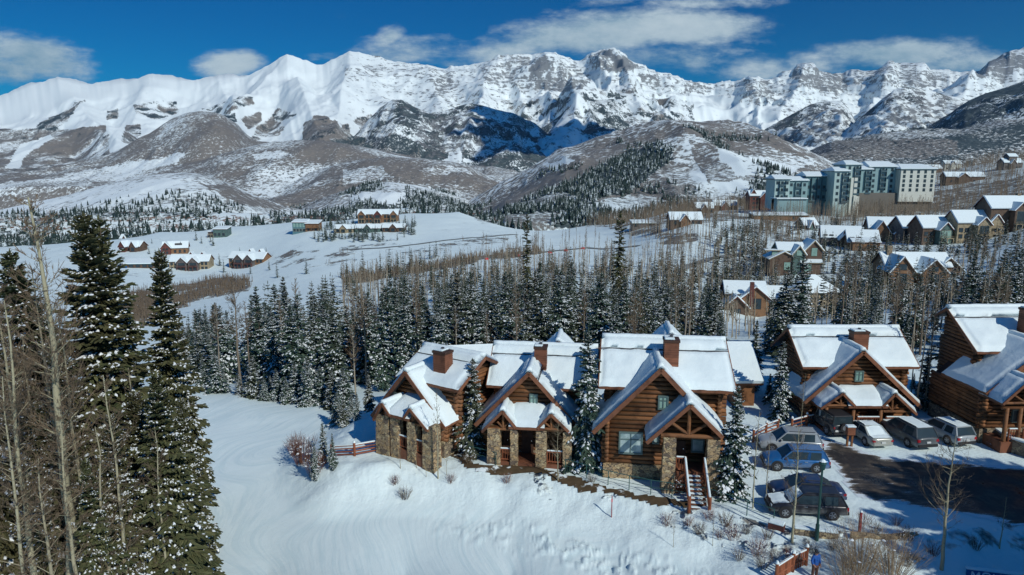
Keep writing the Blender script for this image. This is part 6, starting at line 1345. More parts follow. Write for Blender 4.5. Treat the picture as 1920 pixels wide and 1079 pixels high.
for px, pb in [(1290, 985), (1310, 1000), (1330, 975), (1400, 1000), (1440, 1010), (1350, 1010), (1480, 1055), (1430, 1065), (1250, 985), (1360, 985), (1520, 1035), (1560, 1030), (1640, 1000), (1680, 985), (1620, 985), (1700, 1015), (1450, 1050), (1385, 1050), (1750, 1040), (1830, 1030), (1700, 1060), (880, 870), (950, 905), (1110, 905), (1880, 835), (1900, 845), (1860, 840), (760, 935), (740, 908), (845, 905)]:
    bush(px, pb, -.6, rnd_.choice([2, 3]), rnd_.uniform(.5, .9), 'low twiggy bush in the snow '+('before the leftmost cabin' if px < 860 else 'below the walkway' if px < 1200 else 'on the bank below the snowy stairs' if px < 1370 else 'around the forked aspen' if px < 1540 else 'behind the willow stems' if px < 1720 else 'near the wide crowned bare tree' if px < 1845 else 'by the terrace wall'), GS, 'low_shrub')
# ---- far woods: nobody could count them
g = np.random.default_rng(5)
def far_wood(name, mask, n, hr, label, mats, wr=.22, cat='woodland', snowp=.3):
    ii = np.argwhere(mask); ii = ii[g.integers(0, len(ii), n)]; x = GX[ii[:, 0], ii[:, 1]]; y = GY[ii[:, 0], ii[:, 1]]; r = np.hypot(x, y)
    x = x+g.normal(0, 1, n)*r*.004; y = y+g.normal(0, 1, n)*r*.006; z = height(x, y); h = g.uniform(*hr, n); w_ = h*wr*g.uniform(.7, 1.2, n); nb = NB(); ks = 5
    for (z0, z1, rr) in ((.04, .62, 1.0), (.38, 1.0, .66)):
        an = np.linspace(0, 2*math.pi, ks, endpoint=False); off = g.uniform(0, 6.28, n)
        V = np.stack([np.stack([x+np.cos(a_+off)*w_*rr, y+np.sin(a_+off)*w_*rr, z+h*z0+g.uniform(-.03, .03, n)*h], -1) for a_ in an]+[np.stack([x, y, z+h*z1], -1)], 1)
        i = np.arange(n)[:, None]*(ks+1); nb.add(V, np.concatenate([i+np.array([q, (q+1) % ks, ks]) for q in range(ks)]), 0)
    me = nb.mesh(name, mats); o = link(name, me); return setp(o, label, cat, None, 'stuff')
m, t, b, ob, wp, gg = mat('far_needles', 0.8, 0.1)
n_ = t.noise(wp, .9, 3); rr_ = gg.outputs['Random Per Island']
setc(t, b, t.mix(t.ss(t.math('ADD', t.math('MULTIPLY', rr_, .35), n_), .74, .9), t.mix(rr_, (0.016, 0.034, 0.034), (0.05, 0.07, 0.058)), (0.55, 0.63, 0.66)))
m, t, b, ob, wp, gg = mat('far_twigs', 0.9, 0.1); rr_ = gg.outputs['Random Per Island']
setc(t, b, t.mix(rr_, (0.10, 0.075, 0.055), (0.26, 0.20, 0.14)))
nv = np.abs(nz2)
mk = (lay_is('HF') | lay_is('HD')) & (cov[..., 0]*1.0+nz2*.5 > .38) & (np.abs(PX-960) < 1050)
far_wood('hillside_conifers', mk, 5200, (7, 14), 'dark conifer woods on the near side of the brown hill', [M['far_needles']])
mk = (lay_is('HG') | lay_is('HC')) & (GY < 1250) & (np.abs(PX-960) < 1050) & (nz2 > -.25)
far_wood('cliff_conifers', mk, 2300, (5, 12), 'conifer belt along the cliff band behind the meadow', [M['far_needles']])
mk = (WIN == 0) & (GY > 640) & (GY < 860) & (PX < 1000) & (PX > -60)
far_wood('valley_conifers', mk, 1500, (9, 16), 'conifer belt dropping behind the meadow edge', [M['far_needles']])
def far_aspens(name, mask, n, hr, label):
    ii = np.argwhere(mask); ii = ii[g.integers(0, len(ii), n)]; x = GX[ii[:, 0], ii[:, 1]]; y = GY[ii[:, 0], ii[:, 1]]; r = np.hypot(x, y)
    x = x+g.normal(0, 1, n)*r*.003; y = y+g.normal(0, 1, n)*r*.004; ok = np.array([free(a_, b_, 1) for a_, b_ in zip(x, y)]); x = x[ok]; y = y[ok]; n = len(x)
    z = height(x, y); h = g.uniform(*hr, n); nb = NB(); P = np.stack([x, y, z], -1); Q = P+np.stack([g.normal(0, .3, n), g.normal(0, .3, n), h], -1); rr = np.full(n, .13); tubes(nb, P, Q, rr, rr*.3, 3, 1)
    for _ in range(13):
        s = g.uniform(.4, .95, (n, 1)); B = P*(1-s)+Q*s; a_ = g.uniform(0, 6.28, n); l = g.uniform(.1, .22, n)*h*(1.15-s[:, 0]); T = B+np.stack([np.cos(a_)*l*.7, np.sin(a_)*l*.7, l*.9], -1); tubes(nb, B, T, rr*.30, rr*.16, 3, 0)
    o = link(name, nb.mesh(name, [M['far_twigs'], M['aspen_bark_far']])); return setp(o, label, 'woodland', None, 'stuff')
mk = (WIN == 0) & (GY > 330) & (GY < 900) & (PX > 1000) & (PX < 1960) & ((cov[..., 1] > .2) | ((PX > 1540) & (GY > 380)))
far_aspens('hillside_aspens', mk, 6500, (8, 14), 'brown leafless aspen woods on the hillside around the hotel')
mk = (WIN == 0) & (GY > 150) & (GY < 420) & (cov[..., 1] > .62) & (PX < 1100)
far_aspens('willow_thicket', mk, 4200, (2, 4), 'brown leafless thicket along the valley floor')
mk = (WIN == 0) & (GY > 120) & (GY < 380) & (PX > 1340) & (PX < 1960)
far_aspens('slope_aspens', mk, 620, (5, 9), 'leafless aspen scrub covering the slope between the upper houses')
mk = (WIN == 0) & (GY > 190) & (GY < 330) & (PX > 640) & (PX < 1460)
far_aspens('valley_aspens', mk, 700, (7, 12), 'sparse leafless aspen saplings scattered over the valley slope')
# ------------------------------------------------------------------ cars (length along +y = front)
def car(name, x, y, rz, L, W, Ht, pm, kind, label, snow=(), z=0.0, snow_roof=True):
    root = empty(name, (x, y, z), rz, label, 'car', 'cars parked in the lot'); h = W/2; lift = .30 if kind in ('suv', 'jeep') else .24
    belt = Ht*.60 if kind != 'sedan' else Ht*.64; hood = belt-.04 if kind != 'jeep' else belt
    st_ = {'suv': [(-.5, .80, belt-.10, .42), (-.485, .93, belt-.02, .30), (-.44, .98, belt, lift), (-.25, 1, belt, lift), (0, 1, belt, lift), (.17, 1, belt, lift), (.28, .99, hood+.02, lift), (.40, .96, hood-.06, lift), (.475, .88, hood-.16, .28), (.5, .76, hood-.34, .40)],
           'sedan': [(-.5, .78, belt-.16, .40), (-.485, .90, belt-.06, .28), (-.42, .97, belt-.02, lift), (-.25, 1, belt-.01, lift), (0, 1, belt, lift), (.15, 1, belt, lift), (.26, .99, hood-.02, lift), (.40, .95, hood-.12, lift), (.475, .86, hood-.22, .26), (.5, .72, hood-.36, .38)],
           'jeep': [(-.5, .90, belt-.03, .5), (-.49, .93, belt, .42), (-.40, .95, belt, lift+.1), (0, .95, belt, lift+.1), (.15, .95, belt, lift+.1), (.22, .90, belt-.02, lift+.1), (.42, .84, belt-.06, lift+.12), (.49, .80, belt-.10, .45), (.5, .78, belt-.14, .5)]}[kind]
    bm = bmesh.new(); rings = []
    for f, wf, zt, z0 in st_:
        w_ = h*wf; zm = z0+(zt-z0)*.45
        pr = [(w_*.84, z0), (w_, z0+.16), (w_*1.0, zm), (w_*.985, zt-.12), (w_*.93, zt-.02), (w_*.6, zt+.03), (0, zt+.045)]
        pr = pr+[(-a_, b_) for a_, b_ in pr[-2::-1]]
        rings.append([bm.verts.new((a_, f*L, b_)) for a_, b_ in pr])
    for r0, r1 in zip(rings[:-1], rings[1:]):
        for i in range(len(r0)-1): bm.faces.new((r0[i], r0[i+1], r1[i+1], r1[i]))
        bm.faces.new((r0[-1], r0[0], r1[0], r1[-1]))
    bm.faces.new(rings[0]); bm.faces.new(rings[-1][::-1]); bmesh.ops.recalc_face_normals(bm, faces=bm.faces)
    me = bpy.data.meshes.new('body'); bm.to_mesh(me); bm.free(); me.materials.append(M[pm]); me.polygons.foreach_set('use_smooth', [True]*len(me.polygons)); bo = link('body', me, root)
    wb, wt = h*.93, h*.74
    yb0, yt0, yt1, yb1 = {'suv': (-.475, -.40, .08, .24), 'sedan': (-.36, -.18, .06, .25), 'jeep': (-.47, -.46, .10, .15)}[kind]
    if kind == 'jeep': wt = h*.84; wb = h*.90
    yb0, yt0, yt1, yb1 = yb0*L, yt0*L, yt1*L, yb1*L; zb, zt = belt+.0, Ht-.07
    gl = MB(); gl.add([(-wb, yb0, zb), (wb, yb0, zb), (wb, yb1, zb), (-wb, yb1, zb), (-wt, yt0, zt), (wt, yt0, zt), (wt, yt1, zt), (-wt, yt1, zt)], [(0, 3, 2, 1), (4, 5, 6, 7), (0, 1, 5, 4), (1, 2, 6, 5), (2, 3, 7, 6), (3, 0, 4, 7)]); gl.build('windows', M['glass'], root)
    rf = MB(); rf.add([(-wt-.03, yt0-.06, zt-.01), (wt+.03, yt0-.06, zt-.01), (wt+.03, yt1+.06, zt-.01), (-wt-.03, yt1+.06, zt-.01), (-wt*.9, yt0+.02, Ht-.01), (wt*.9, yt0+.02, Ht-.01), (wt*.9, yt1-.12, Ht), (-wt*.9, yt1-.12, Ht)],
                      [(0, 3, 2, 1), (4, 5, 6, 7), (0, 1, 5, 4), (1, 2, 6, 5), (2, 3, 7, 6), (3, 0, 4, 7)]); ro = rf.build('roof', M[pm if kind != 'jeep' else 'black_trim'], root, smooth=False, bevel=.02)
    for s in (-1, 1):
        pl_ = MB()
        for (ya, yb_) in ((yb0, yt0), (yb1, yt1)): pl_.beam((s*wb, ya, zb-.02), (s*wt, yb_, zt+.02), .085, .075)
        for f in ((.42, .46) if kind != 'sedan' else (.52,)):
            ym = yb0+(yb1-yb0)*f; ymt = yt0+(yt1-yt0)*f; pl_.beam((s*wb, ym, zb), (s*wt, ymt, zt), .07, .05)
        if kind == 'suv': pl_.add([(s*wb*1.005, yb0, zb), (s*wb*1.005, yb0+.55, zb), (s*wt*1.02, yt0+.18, zt), (s*wt*1.02, yt0, zt)], [(0, 1, 2, 3)])
        pl_.beam((s*wt, yt0-.02, zt-.03), (s*wt, yt1+.02, zt-.03), .06, .06)
        pl_.build('window_pillars', M[pm], root); MB().tube((s*wt*.92, yt0+.15, Ht+.035), (s*wt*.92, yt1-.2, Ht+.035), .022, n=6).build('roof_rail', M['black_trim'], root)
    rw = {'suv': .36, 'sedan': .33, 'jeep': .41}[kind]
    for s in (-1, 1):
        for f in (-.29, .31):
            w0 = MB(); w0.tube((s*(h-.22), f*L, rw), (s*(h+.015), f*L, rw), rw, n=20); wo = w0.build('wheel', M['tyre'], root, bevel=.0)
            r2 = MB(); r2.tube((s*(h+.0), f*L, rw), (s*(h+.03), f*L, rw), rw*.66, rw*.60, n=14); r2.tube((s*(h+.03), f*L, rw), (s*(h+.045), f*L, rw), rw*.16, n=8); rr = r2.build('rim', M['rim'], wo)
            sp_ = MB()
            for q in range(5):
                an = q*2*math.pi/5; sp_.beam((s*(h+.036), f*L, rw), (s*(h+.036), f*L+math.cos(an)*rw*.58, rw+math.sin(an)*rw*.58), .07, .012, (s, 0, 0))
            gap_ = MB(); gap_.tube((s*(h+.01), f*L, rw), (s*(h+.032), f*L, rw), rw*.56, n=14); gap_.build('hub_shadow', M['black_trim'], wo); sp_.build('spokes', M['rim'], wo)
            a_ = MB(); a_.tube((s*(h-.25), f*L, rw+.02), (s*(h+.006), f*L, rw+.02), rw*1.17, n=22); a_.build('wheel_arch', M['black_trim'], root)
        hl = MB(); hl.box(s*h*.52, s*h*.80, L*.462, L*.488, hood-.30, hood-.17) if s > 0 else hl.box(s*h*.80, s*h*.52, L*.462, L*.488, hood-.30, hood-.17); hl.build('headlight', M['head_lens'], root, bevel=.015)
        t0 = MB(); xa, xb = sorted((s*h*.66, s*h*.93))
        if kind == 'sedan': t0.box(xa, xb, -L*.5-.005, -L*.455, belt-.32, belt-.16)
        elif kind == 'jeep': xa, xb = sorted((s*h*.78, s*h*.92)); t0.box(xa, xb, -L*.51, -L*.47, belt-.30, belt-.12)
        else: t0.box(xa, xb, -L*.5-.004, -L*.45, belt-.34, belt-.10)
        t0.build('taillight', M['tail_red'], root, bevel=.02)
        mi_ = MB(); xa, xb = sorted((s*h*.98, s*h*1.13)); mi_.box(xa, xb, yb1-.42, yb1-.26, belt+.02, belt+.17); mi_.build('mirror', M[pm], root, bevel=.03)
        hd = MB(); hd.box(*sorted((s*(h*.99), s*(h*1.012))), -.15*L, -.10*L, belt-.17, belt-.13); hd.box(*sorted((s*(h*.99), s*(h*1.012))), .03*L, .08*L, belt-.17, belt-.13); hd.build('door_handle', M['chrome'], root)
    bp = MB(); bp.box(-h*.86, h*.86, -L*.5-.06, -L*.47, .34, .56 if kind != 'jeep' else .52); bo_ = bp.build('bumper', M['black_trim' if kind != 'sedan' else pm], root, bevel=.03)
    b3 = MB(); b3.box(-h*.78, h*.78, L*.46, L*.5+.04, .30, .52); b3.build('bumper', M['black_trim'], root, bevel=.03)
    gr_ = MB(); gr_.box(-h*.42, h*.42, L*.47, L*.5+.012, hood-.38, hood-.20); gr_.build('grille', M['black_trim'], root, bevel=.01)
    np_ = MB(); np_.box(-.17, .17, -L*.5-.075, -L*.5+.0, belt-.40, belt-.27) if kind != 'jeep' else np_.box(-.7, -.4, -L*.5-.04, -L*.5, .6, .75); np_.build('licence_plate', M['plate_white'], root)
    if kind == 'jeep':
        w0 = MB(); w0.tube((0, -L*.5-.22, .98), (0, -L*.5-.01, .98), .38, n=20); wo = w0.build('spare_wheel', M['tyre'], root); MB().tube((0, -L*.5-.235, .98), (0, -L*.5-.2, .98), .22, n=12).build('rim', M['rim'], wo)
    def sheet(name, q, th):
        q = [Vector(p) for p in q]; snow_slab(name, *q, th, root, None, rnd_.randint(1, 900))
    if snow_roof: sheet('roof_snow', [(-wt*.92, yt0, Ht+.0), (wt*.92, yt0, Ht), (wt*.92, yt1-.1, Ht), (-wt*.92, yt1-.1, Ht)], .07)
    if 'hood' in snow: sheet('hood_snow', [(-h*.80, L*.26, hood+.03), (h*.80, L*.26, hood+.03), (h*.72, L*.46, hood-.12), (-h*.72, L*.46, hood-.12)], .06)
    if 'rear' in snow: sheet('window_snow', [(-wb*.9, yb0+.03, zb+.05), (wb*.9, yb0+.03, zb+.05), (wt*.95, yt0-.02, zt+.02), (-wt*.95, yt0-.02, zt+.02)], .05)
    if 'trunk' in snow: sheet('trunk_snow', [(-h*.82, -L*.47, belt-.0), (h*.82, -L*.47, belt-.0), (h*.85, yb0+.02, belt+.045), (-h*.85, yb0+.02, belt+.045)], .05)
    if 'glass' in snow: sheet('windscreen_snow', [(-wb*.9, yb1-.02, zb+.04), (wb*.9, yb1-.02, zb+.04), (wt*.95, yt1+.04, zt+.01), (-wt*.95, yt1+.04, zt+.01)], .05)
    return root
# row with tails towards the viewer
for nm, px, py, L, W, Ht, pm, kd, rz, sn, sr, lab in [
        ('off_road_car', 1580, 824, 4.3, 1.88, 1.90, 'paint_dark', 'jeep', R(5), (), False, 'dark boxy off road car with spare wheel, left end of the row'),
        ('sedan', 1655, 845, 4.7, 1.85, 1.46, 'paint_champagne', 'sedan', R(5), ('rear', 'trunk', 'hood', 'glass'), True, 'silver sedan covered in thin snow, second in the row'),
        ('estate_car', 1739, 848, 5.0, 1.96, 1.80, 'paint_grey', 'suv', R(8), ('hood',), True, 'large dark grey estate car with chrome rear bumper, in the row facing the cabin'),
        ('estate_car', 1812, 842, 4.6, 1.88, 1.66, 'paint_silver', 'suv', R(11), ('hood',), True, 'silver crossover at the right end of the row facing the cabin')]:
    p = gp(px, py, 0); d = Vector((-math.sin(rz), math.cos(rz))); c = Vector((p.x, p.y))+d*L/2
    car(nm, c.x, c.y, rz, L, W, Ht, pm, kd, lab, sn, snow_roof=sr, z=.03)
cbm = MB(); 
# column facing left, away from the lot
for nm, fx, fy, L, W, Ht, pm, kd, sn, sr, lab in [
        ('crossover', 1447, 851, 4.75, 1.88, 1.68, 'paint_silver', 'suv', (), False, 'silver crossover with glass roof, farthest of the column left of the lot'),
        ('crossover', 1457, 885, 4.6, 1.82, 1.60, 'paint_blue', 'suv', (), False, 'bright blue crossover beside the silver one'),
        ('sedan', 1474, 944, 4.7, 1.84, 1.48, 'paint_navy', 'sedan', (), False, 'dark blue car between the bright blue and the black one'),
        ('sedan', 1472, 973, 4.75, 1.88, 1.62, 'paint_black', 'suv', ('hood', 'glass'), False, 'black car with snow on its bonnet, nearest of the column')]:
    rz = R(90-7); p = gp(fx, fy, 0); d = Vector((-math.sin(rz), math.cos(rz))); c = Vector((p.x, p.y))-d*L*.31+Vector((-d.y, d.x))*(-W/2)
    car(nm, c.x, c.y, rz, L, W, Ht, pm, kd, lab, sn, snow_roof=sr, z=.03)
# ------------------------------------------------------------------ parking lot, walkway, fences, lamps, sign, person
def sheet_poly(name, pts, mt, z, label, edge=1.6, snowy=()):
    "irregular ground sheet: grid cells inside the outline, snow fraction stored per vertex"
    P = [tuple(p) for p in pts]; xs = [p[0] for p in P]; ys = [p[1] for p in P]; s = .22
    gx = np.arange(min(xs), max(xs)+s, s); gy = np.arange(min(ys), max(ys)+s, s); X, Y_ = np.meshgrid(gx, gy)
    ins = in_poly(X, Y_, P); d = seg_dist(X.ravel(), Y_.ravel(), P).reshape(X.shape); sd = np.where(ins, d, -d)+fbm(X/1.2, Y_/1.2, 3, 7)*.5
    keep = sd > -.25; idx = np.full(X.shape, -1); 
    c = keep[:-1, :-1] & keep[1:, :-1] & keep[:-1, 1:] & keep[1:, 1:]
    n_ = X.shape[1]; i = np.arange(X.size).reshape(X.shape); F = np.stack([i[:-1, :-1], i[:-1, 1:], i[1:, 1:], i[1:, :-1]], -1)[c]
    used, inv = np.unique(F, return_inverse=True); Z = height(X.ravel()[used], Y_.ravel()[used])+z
    me = npmesh(name, np.stack([X.ravel()[used], Y_.ravel()[used], Z], -1), [inv.reshape(-1, 4)], [M[mt]], smooth=True)
    e = np.clip(1-(sd.ravel()[used]+.1)/edge, 0, 1)*.8
    for poly_, v in snowy: e = np.where(in_poly(X.ravel()[used], Y_.ravel()[used], poly_), np.maximum(e, v), e)
    at_ = me.color_attributes.new('edge', 'FLOAT_COLOR', 'POINT'); b = np.zeros((len(used), 4), np.float32); b[:, 0] = e; b[:, 3] = 1; at_.data.foreach_set('color', b.ravel())
    return setp(link(name, me), label, None, None, 'structure')
def gpg(px, py):
    z = 0.0
    for _ in range(6): q = gp(px, py, z); z = .5*z+.5*gz(q.x, q.y)
    return q
W2 = lambda px, py, z=None: tuple((gpg(px, py) if z is None else gp(px, py, z))[:2])
lot = [W2(*p) for p in [(1548, 822), (1600, 840), (1660, 862), (1760, 868), (1840, 872), (1925, 880), (2100, 885), (2150, 960), (1930, 985), (1800, 965), (1700, 945), (1640, 940), (1600, 925), (1570, 880), (1540, 845)]]
sheet_poly('parking_lot', lot, 'asphalt', .02, 'wet dark asphalt of the parking lot with snow patches', 1.1, [([W2(*q) for q in [(1590, 880), (1640, 870), (1760, 900), (1810, 960), (1700, 950), (1620, 935)]], .30)])
lot2 = [W2(*p) for p in [(1420, 835), (1548, 830), (1600, 925), (1700, 950), (1810, 975), (1800, 1000), (1600, 990), (1440, 985)]]
# brown walkway edge
wk = [W2(*p) for p in [(845, 846, -.2), (880, 868), (930, 878), (1000, 876), (1060, 893), (1140, 916), (1220, 934), (1300, 942), (1318, 944), (1316, 952), (1296, 953), (1215, 945), (1135, 926), (1050, 903), (995, 885), (925, 887), (878, 878), (850, 856)]]
sheet_poly('walkway', wk, 'walkway', .05, 'brown walkway strip in front of the cabins', .01)
def polytube(mb, pts, r, n=6):
    for a_, b_ in zip(pts[:-1], pts[1:]): mb.tube(a_, b_, r, n=n)
def metal_rail(name, pts, label, h=1.05, step=1.35):
    "green railing following the ground"
    P = [Vector((*W2(*p), 0)) for p in pts]; root = None; line = []
    for a_, b_ in zip(P[:-1], P[1:]):
        k = max(1, int((b_-a_).length/step))
        for i in range(k): line.append(a_+(b_-a_)*i/k)
    line.append(P[-1]); line = [Vector((v.x, v.y, gz(v.x, v.y))) for v in line]
    root = empty(name, line[0], 0, label, 'railing'); o = root.location; L = [v-o for v in line]; u = Vector((0, 0, h))
    r = MB(); polytube(r, [v+u for v in L], .028); r.build('top_rail', M['metal_green'], root); r = MB(); polytube(r, [v+u*.5 for v in L], .018); r.build('lower_rail', M['metal_green'], root)
    for v in L: MB().tube(v-Vector((0, 0, .2)), v+u, .03, n=6).build('post', M['metal_green'], root)
metal_rail('metal_railing', [(1060, 887), (1140, 910), (1220, 928), (1300, 940), (1330, 946), (1400, 968), (1450, 985)], 'thin green metal railing along the walkway below the cabins')
metal_rail('metal_railing', [(848, 842), (880, 862), (930, 874)], 'short green metal railing by the leftmost cabins')
def rail_fence(name, pts, label, h=.95, z=None, rails=3, snow=True, mt='rail_wood', pick=False, step=1.8, rz=.055):
    P = [Vector((*W2(*p, z), 0)) for p in pts]; line = []
    for a_, b_ in zip(P[:-1], P[1:]):
        k = max(1, int((b_-a_).length/step)); line += [a_+(b_-a_)*i/k for i in range(k)]
    line.append(P[-1]); line = [Vector((v.x, v.y, gz(v.x, v.y))) for v in line]; root = empty(name, line[0], 0, label, 'fence'); o = root.location; L = [v-o for v in line]; u = Vector((0, 0, 1))
    for i, v in enumerate(L):
        po = MB().tube(v-u*.3, v+u*(h+.15), .10, n=8).build('post', M[mt], root)
        if snow: MB().tube(v+u*(h+.15), v+u*(h+.30), .12, .06, 8).build('snow', M['snow'], po)
    for k in range(rails):
        r = MB(); polytube(r, [v+u*(h*(k+1)/rails-.08) for v in L], rz); ra = r.build('rail', M[mt], root)
        if snow and k == rails-1: s = MB(); [s.beam(a_+u*(h-.0), b_+u*(h-.0), .10, .08) for a_, b_ in zip(L[:-1], L[1:])]; s.build('snow', M['snow'], ra)
    if pick:
        r = MB()
        for a_, b_ in zip(L[:-1], L[1:]):
            n_ = max(2, int((b_-a_).length/.16)); [r.box(*(lambda q: (q.x-.05, q.x+.05, q.y-.015, q.y+.015, q.z+.05, q.z+h+.05))(a_+(b_-a_)*(i+.5)/n_)) for i in range(n_)]
        r.build('pickets', M[mt], root)
rail_fence('log_fence', [(1484, 808), (1512, 800), (1540, 795)], 'short log fence with snow capped posts beside the parking cabin')
rail_fence('log_fence', [(1412, 830), (1436, 816), (1458, 808)], 'red brown log fence behind the silver crossover')
rail_fence('log_fence', [(622, 858), (665, 856), (708, 848)], 'dark wooden fence at the left corner of the leftmost cabin', rails=4)
rail_fence('picket_fence', [(1455, 1092), (1486, 1072), (1511, 1060)], 'brown picket fence at the bottom edge beside the person in blue', h=1.0, rails=2, pick=True)
# retaining walls
def low_wall(name, pts, h, mt, label, z=0, th=.35, sn=True):
    P = [Vector((*W2(*p, z), 0)) for p in pts]; root = empty(name, (P[0].x, P[0].y, gz(P[0].x, P[0].y)), 0, label, 'wall'); o = root.location; w_ = MB(); s = MB()
    for a_, b_ in zip(P[:-1], P[1:]):
        za_ = z; A = Vector((a_.x, a_.y, za_+h/2-.35))-o; B = Vector((b_.x, b_.y, za_+h/2-.35))-o; w_.beam(A, B, th, h+.7); s.beam(A+Vector((0, 0, h/2+.42)), B+Vector((0, 0, h/2+.42)), th*1.1, .14)
    wo = w_.build('masonry', M[mt], root)
    if sn: s.build('snow', M['snow'], wo, bevel=.04)
low_wall('retaining_wall', [(1488, 1003), (1545, 1010), (1570, 1013)], .45, 'stone_grey', 'low stone retaining wall behind the lamp post', 0)
low_wall('retaining_wall', [(1595, 1014), (1660, 1020), (1755, 1012)], .5, 'stone', 'longer brown retaining wall right of the lamp post', 0, sn=False)
low_wall('brick_planter', [(1441, 992), (1470, 1000)], .5, 'far_red', 'short red wall end with a snow cap under the black car', 0, .5)
low_wall('terrace_wall', [(1856, 822), (1890, 846), (1960, 870)], 1.1, 'stone_grey', 'stone terrace wall with snow on top by the right edge cabin', 0, .5)
# lamp post
p = gp(1530, 1022, -.3); b_ = gz(p.x, p.y); top = CZ+ae(1530, 866)[1]*p.y; root = empty('lamp_post', (p.x, p.y, b_), 0, 'dark green lamp post in front of the nearest car', 'lamp post')
h = top-b_; MB().tube((0, 0, -.3), (0, 0, 1.0), .13, .11, 10).tube((0, 0, 1.0), (0, 0, h-.5), .075, .06, 10).build('pole', M['lamp_green'], root)
lm = MB(); lm.tube((0, 0, h-.5), (0, 0, h-.12), .14, .19, 8); lo = lm.build('lantern', M['lamp_green'], root); MB().tube((0, 0, h-.12), (0, 0, h+.08), .24, .04, 8).build('lid', M['lamp_green'], lo); MB().tube((0, 0, h+.0), (0, 0, h+.14), .2, .05, 8).build('snow', M['snow'], lo)
# wooden post group at the edge of the lot, signs
p = gp(1592, 838, 0); root = empty('wooden_post_box', (p.x, p.y, 0), 0, 'stout wooden post with box top at the edge of the asphalt', 'post')
for dx in (-.18, .18): MB().box(dx-.07, dx+.07, -.07, .07, 0, 1.05).build('leg', M['log_wood'], root)
MB().box(-.32, .32, -.2, .2, 1.0, 1.65).build('box', M['siding_brown'], root, bevel=.02); MB().box(-.36, .36, -.24, .24, 1.655, 1.78).build('snow', M['snow'], root, bevel=.04)
p = gp(1538, 806, 0); root = empty('sign_post', (p.x, p.y, 0), 0, 'small white sign on a thin post beside the parking cabin', 'sign'); MB().tube((0, 0, -.2), (0, 0, 1.5), .035, n=6).build('post', M['dark_wood'], root); MB().box(-.22, .22, -.04, -.02, 1.25, 1.85).build('panel', M['plate_white'], root)
for px, z_ in ((1612, 0), (1733, 0)):
    pass
p = gp(1610, 1012, -.2); root = empty('marker_post', (p.x, p.y, gz(p.x, p.y)), 0, 'red brown marker post at the retaining wall', 'post'); MB().tube((0, 0, -.2), (0, 0, 1.35), .10, .08, 8).build('shaft', M['red_post'], root); MB().tube((0, 0, 1.35), (0, 0, 1.47), .09, .03, 8).build('snow', M['snow'], root)
p = gp(1146, 990, -1.5); root = empty('ski_run_marker', (p.x, p.y, gz(p.x, p.y)), 0, 'thin reddish marker stake with snow on the bank of the ski run', 'marker'); MB().tube((0, 0, -.2), (0, 0, 1.5), .03, n=6).build('stake', M['red_post'], root); MB().box(-.04, .04, -.03, .0, 1.1, 1.3).build('tag', M['red_pad'], root)
# red pads along the valley road
for k, (px, py) in enumerate([(912, 488), (972, 482), (1031, 476), (1061, 472), (1093, 468)]):
    a, e = ae(px, py); ys = np.linspace(150, 600, 900); hh_ = height(a*ys, ys); q = np.where(CZ+e*ys < hh_)[0]
    Y = ys[q[0]] if len(q) else 330; o = MB().box(-.9, .9, -.25, .25, 0, 1.1).build('safety_pad', M['red_pad'], None, bevel=.12); o.location = (a*Y, Y, gz(a*Y, Y)-.1)
    setp(o, ('leftmost', 'second', 'middle', 'fourth', 'rightmost')[k]+' of the small red safety pads along the valley road', 'safety pad', 'red safety pads along the valley road')
# road ribbons in the valley
def ribbon(name, pts, w_, mt, label, Yr_=(120, 690), z=.25):
    C = []
    for px, py in pts:
        a, e = ae(px, py); ys = np.exp(np.linspace(math.log(Yr_[0]), math.log(Yr_[1]), 500)); hh_ = height(a*ys, ys); q = np.where(CZ+e*ys < hh_)[0]; C.append((a*ys[q[0]], ys[q[0]]) if len(q) else (a*400, 400))
    C = np.array(C); D = np.gradient(C, axis=0); D = D/np.linalg.norm(D, axis=1, keepdims=True); N = np.stack([-D[:, 1], D[:, 0]], -1)
    t = np.linspace(0, len(C)-1, len(C)*14); Cx = np.stack([np.interp(t, range(len(C)), C[:, i]) for i in (0, 1)], -1); Nx = np.stack([np.interp(t, range(len(C)), N[:, i]) for i in (0, 1)], -1)
    rows = [Cx+Nx*s*w_/2 for s in (-1, -.33, .33, 1)]; V = np.concatenate([np.column_stack([r, height(r[:, 0], r[:, 1])+z]) for r in rows]); n_ = len(t)
    F = np.concatenate([np.stack([np.arange(n_-1)+k*n_, np.arange(1, n_)+k*n_, np.arange(1, n_)+(k+1)*n_, np.arange(n_-1)+(k+1)*n_], -1) for k in range(3)])
    return setp(link(name, npmesh(name, V, [F[:, ::-1]], [M[mt]], smooth=True)), label, None, None, 'structure')
plain('road_grey', (0.20, 0.22, 0.22), .8)
ribbon('road', [(640, 471), (720, 466), (800, 457), (900, 447), (970, 441)], 3.0, 'road_grey', 'narrow road crossing the meadow')
ribbon('road', [(1270, 512), (1290, 500), (1330, 488), (1390, 477), (1440, 468)], 4.0, 'road_grey', 'road curving below the bare aspens')
ribbon('road', [(840, 496), (920, 484), (1000, 476), (1100, 466), (1200, 462)], 4.0, 'road_grey', 'valley road behind the red pads')
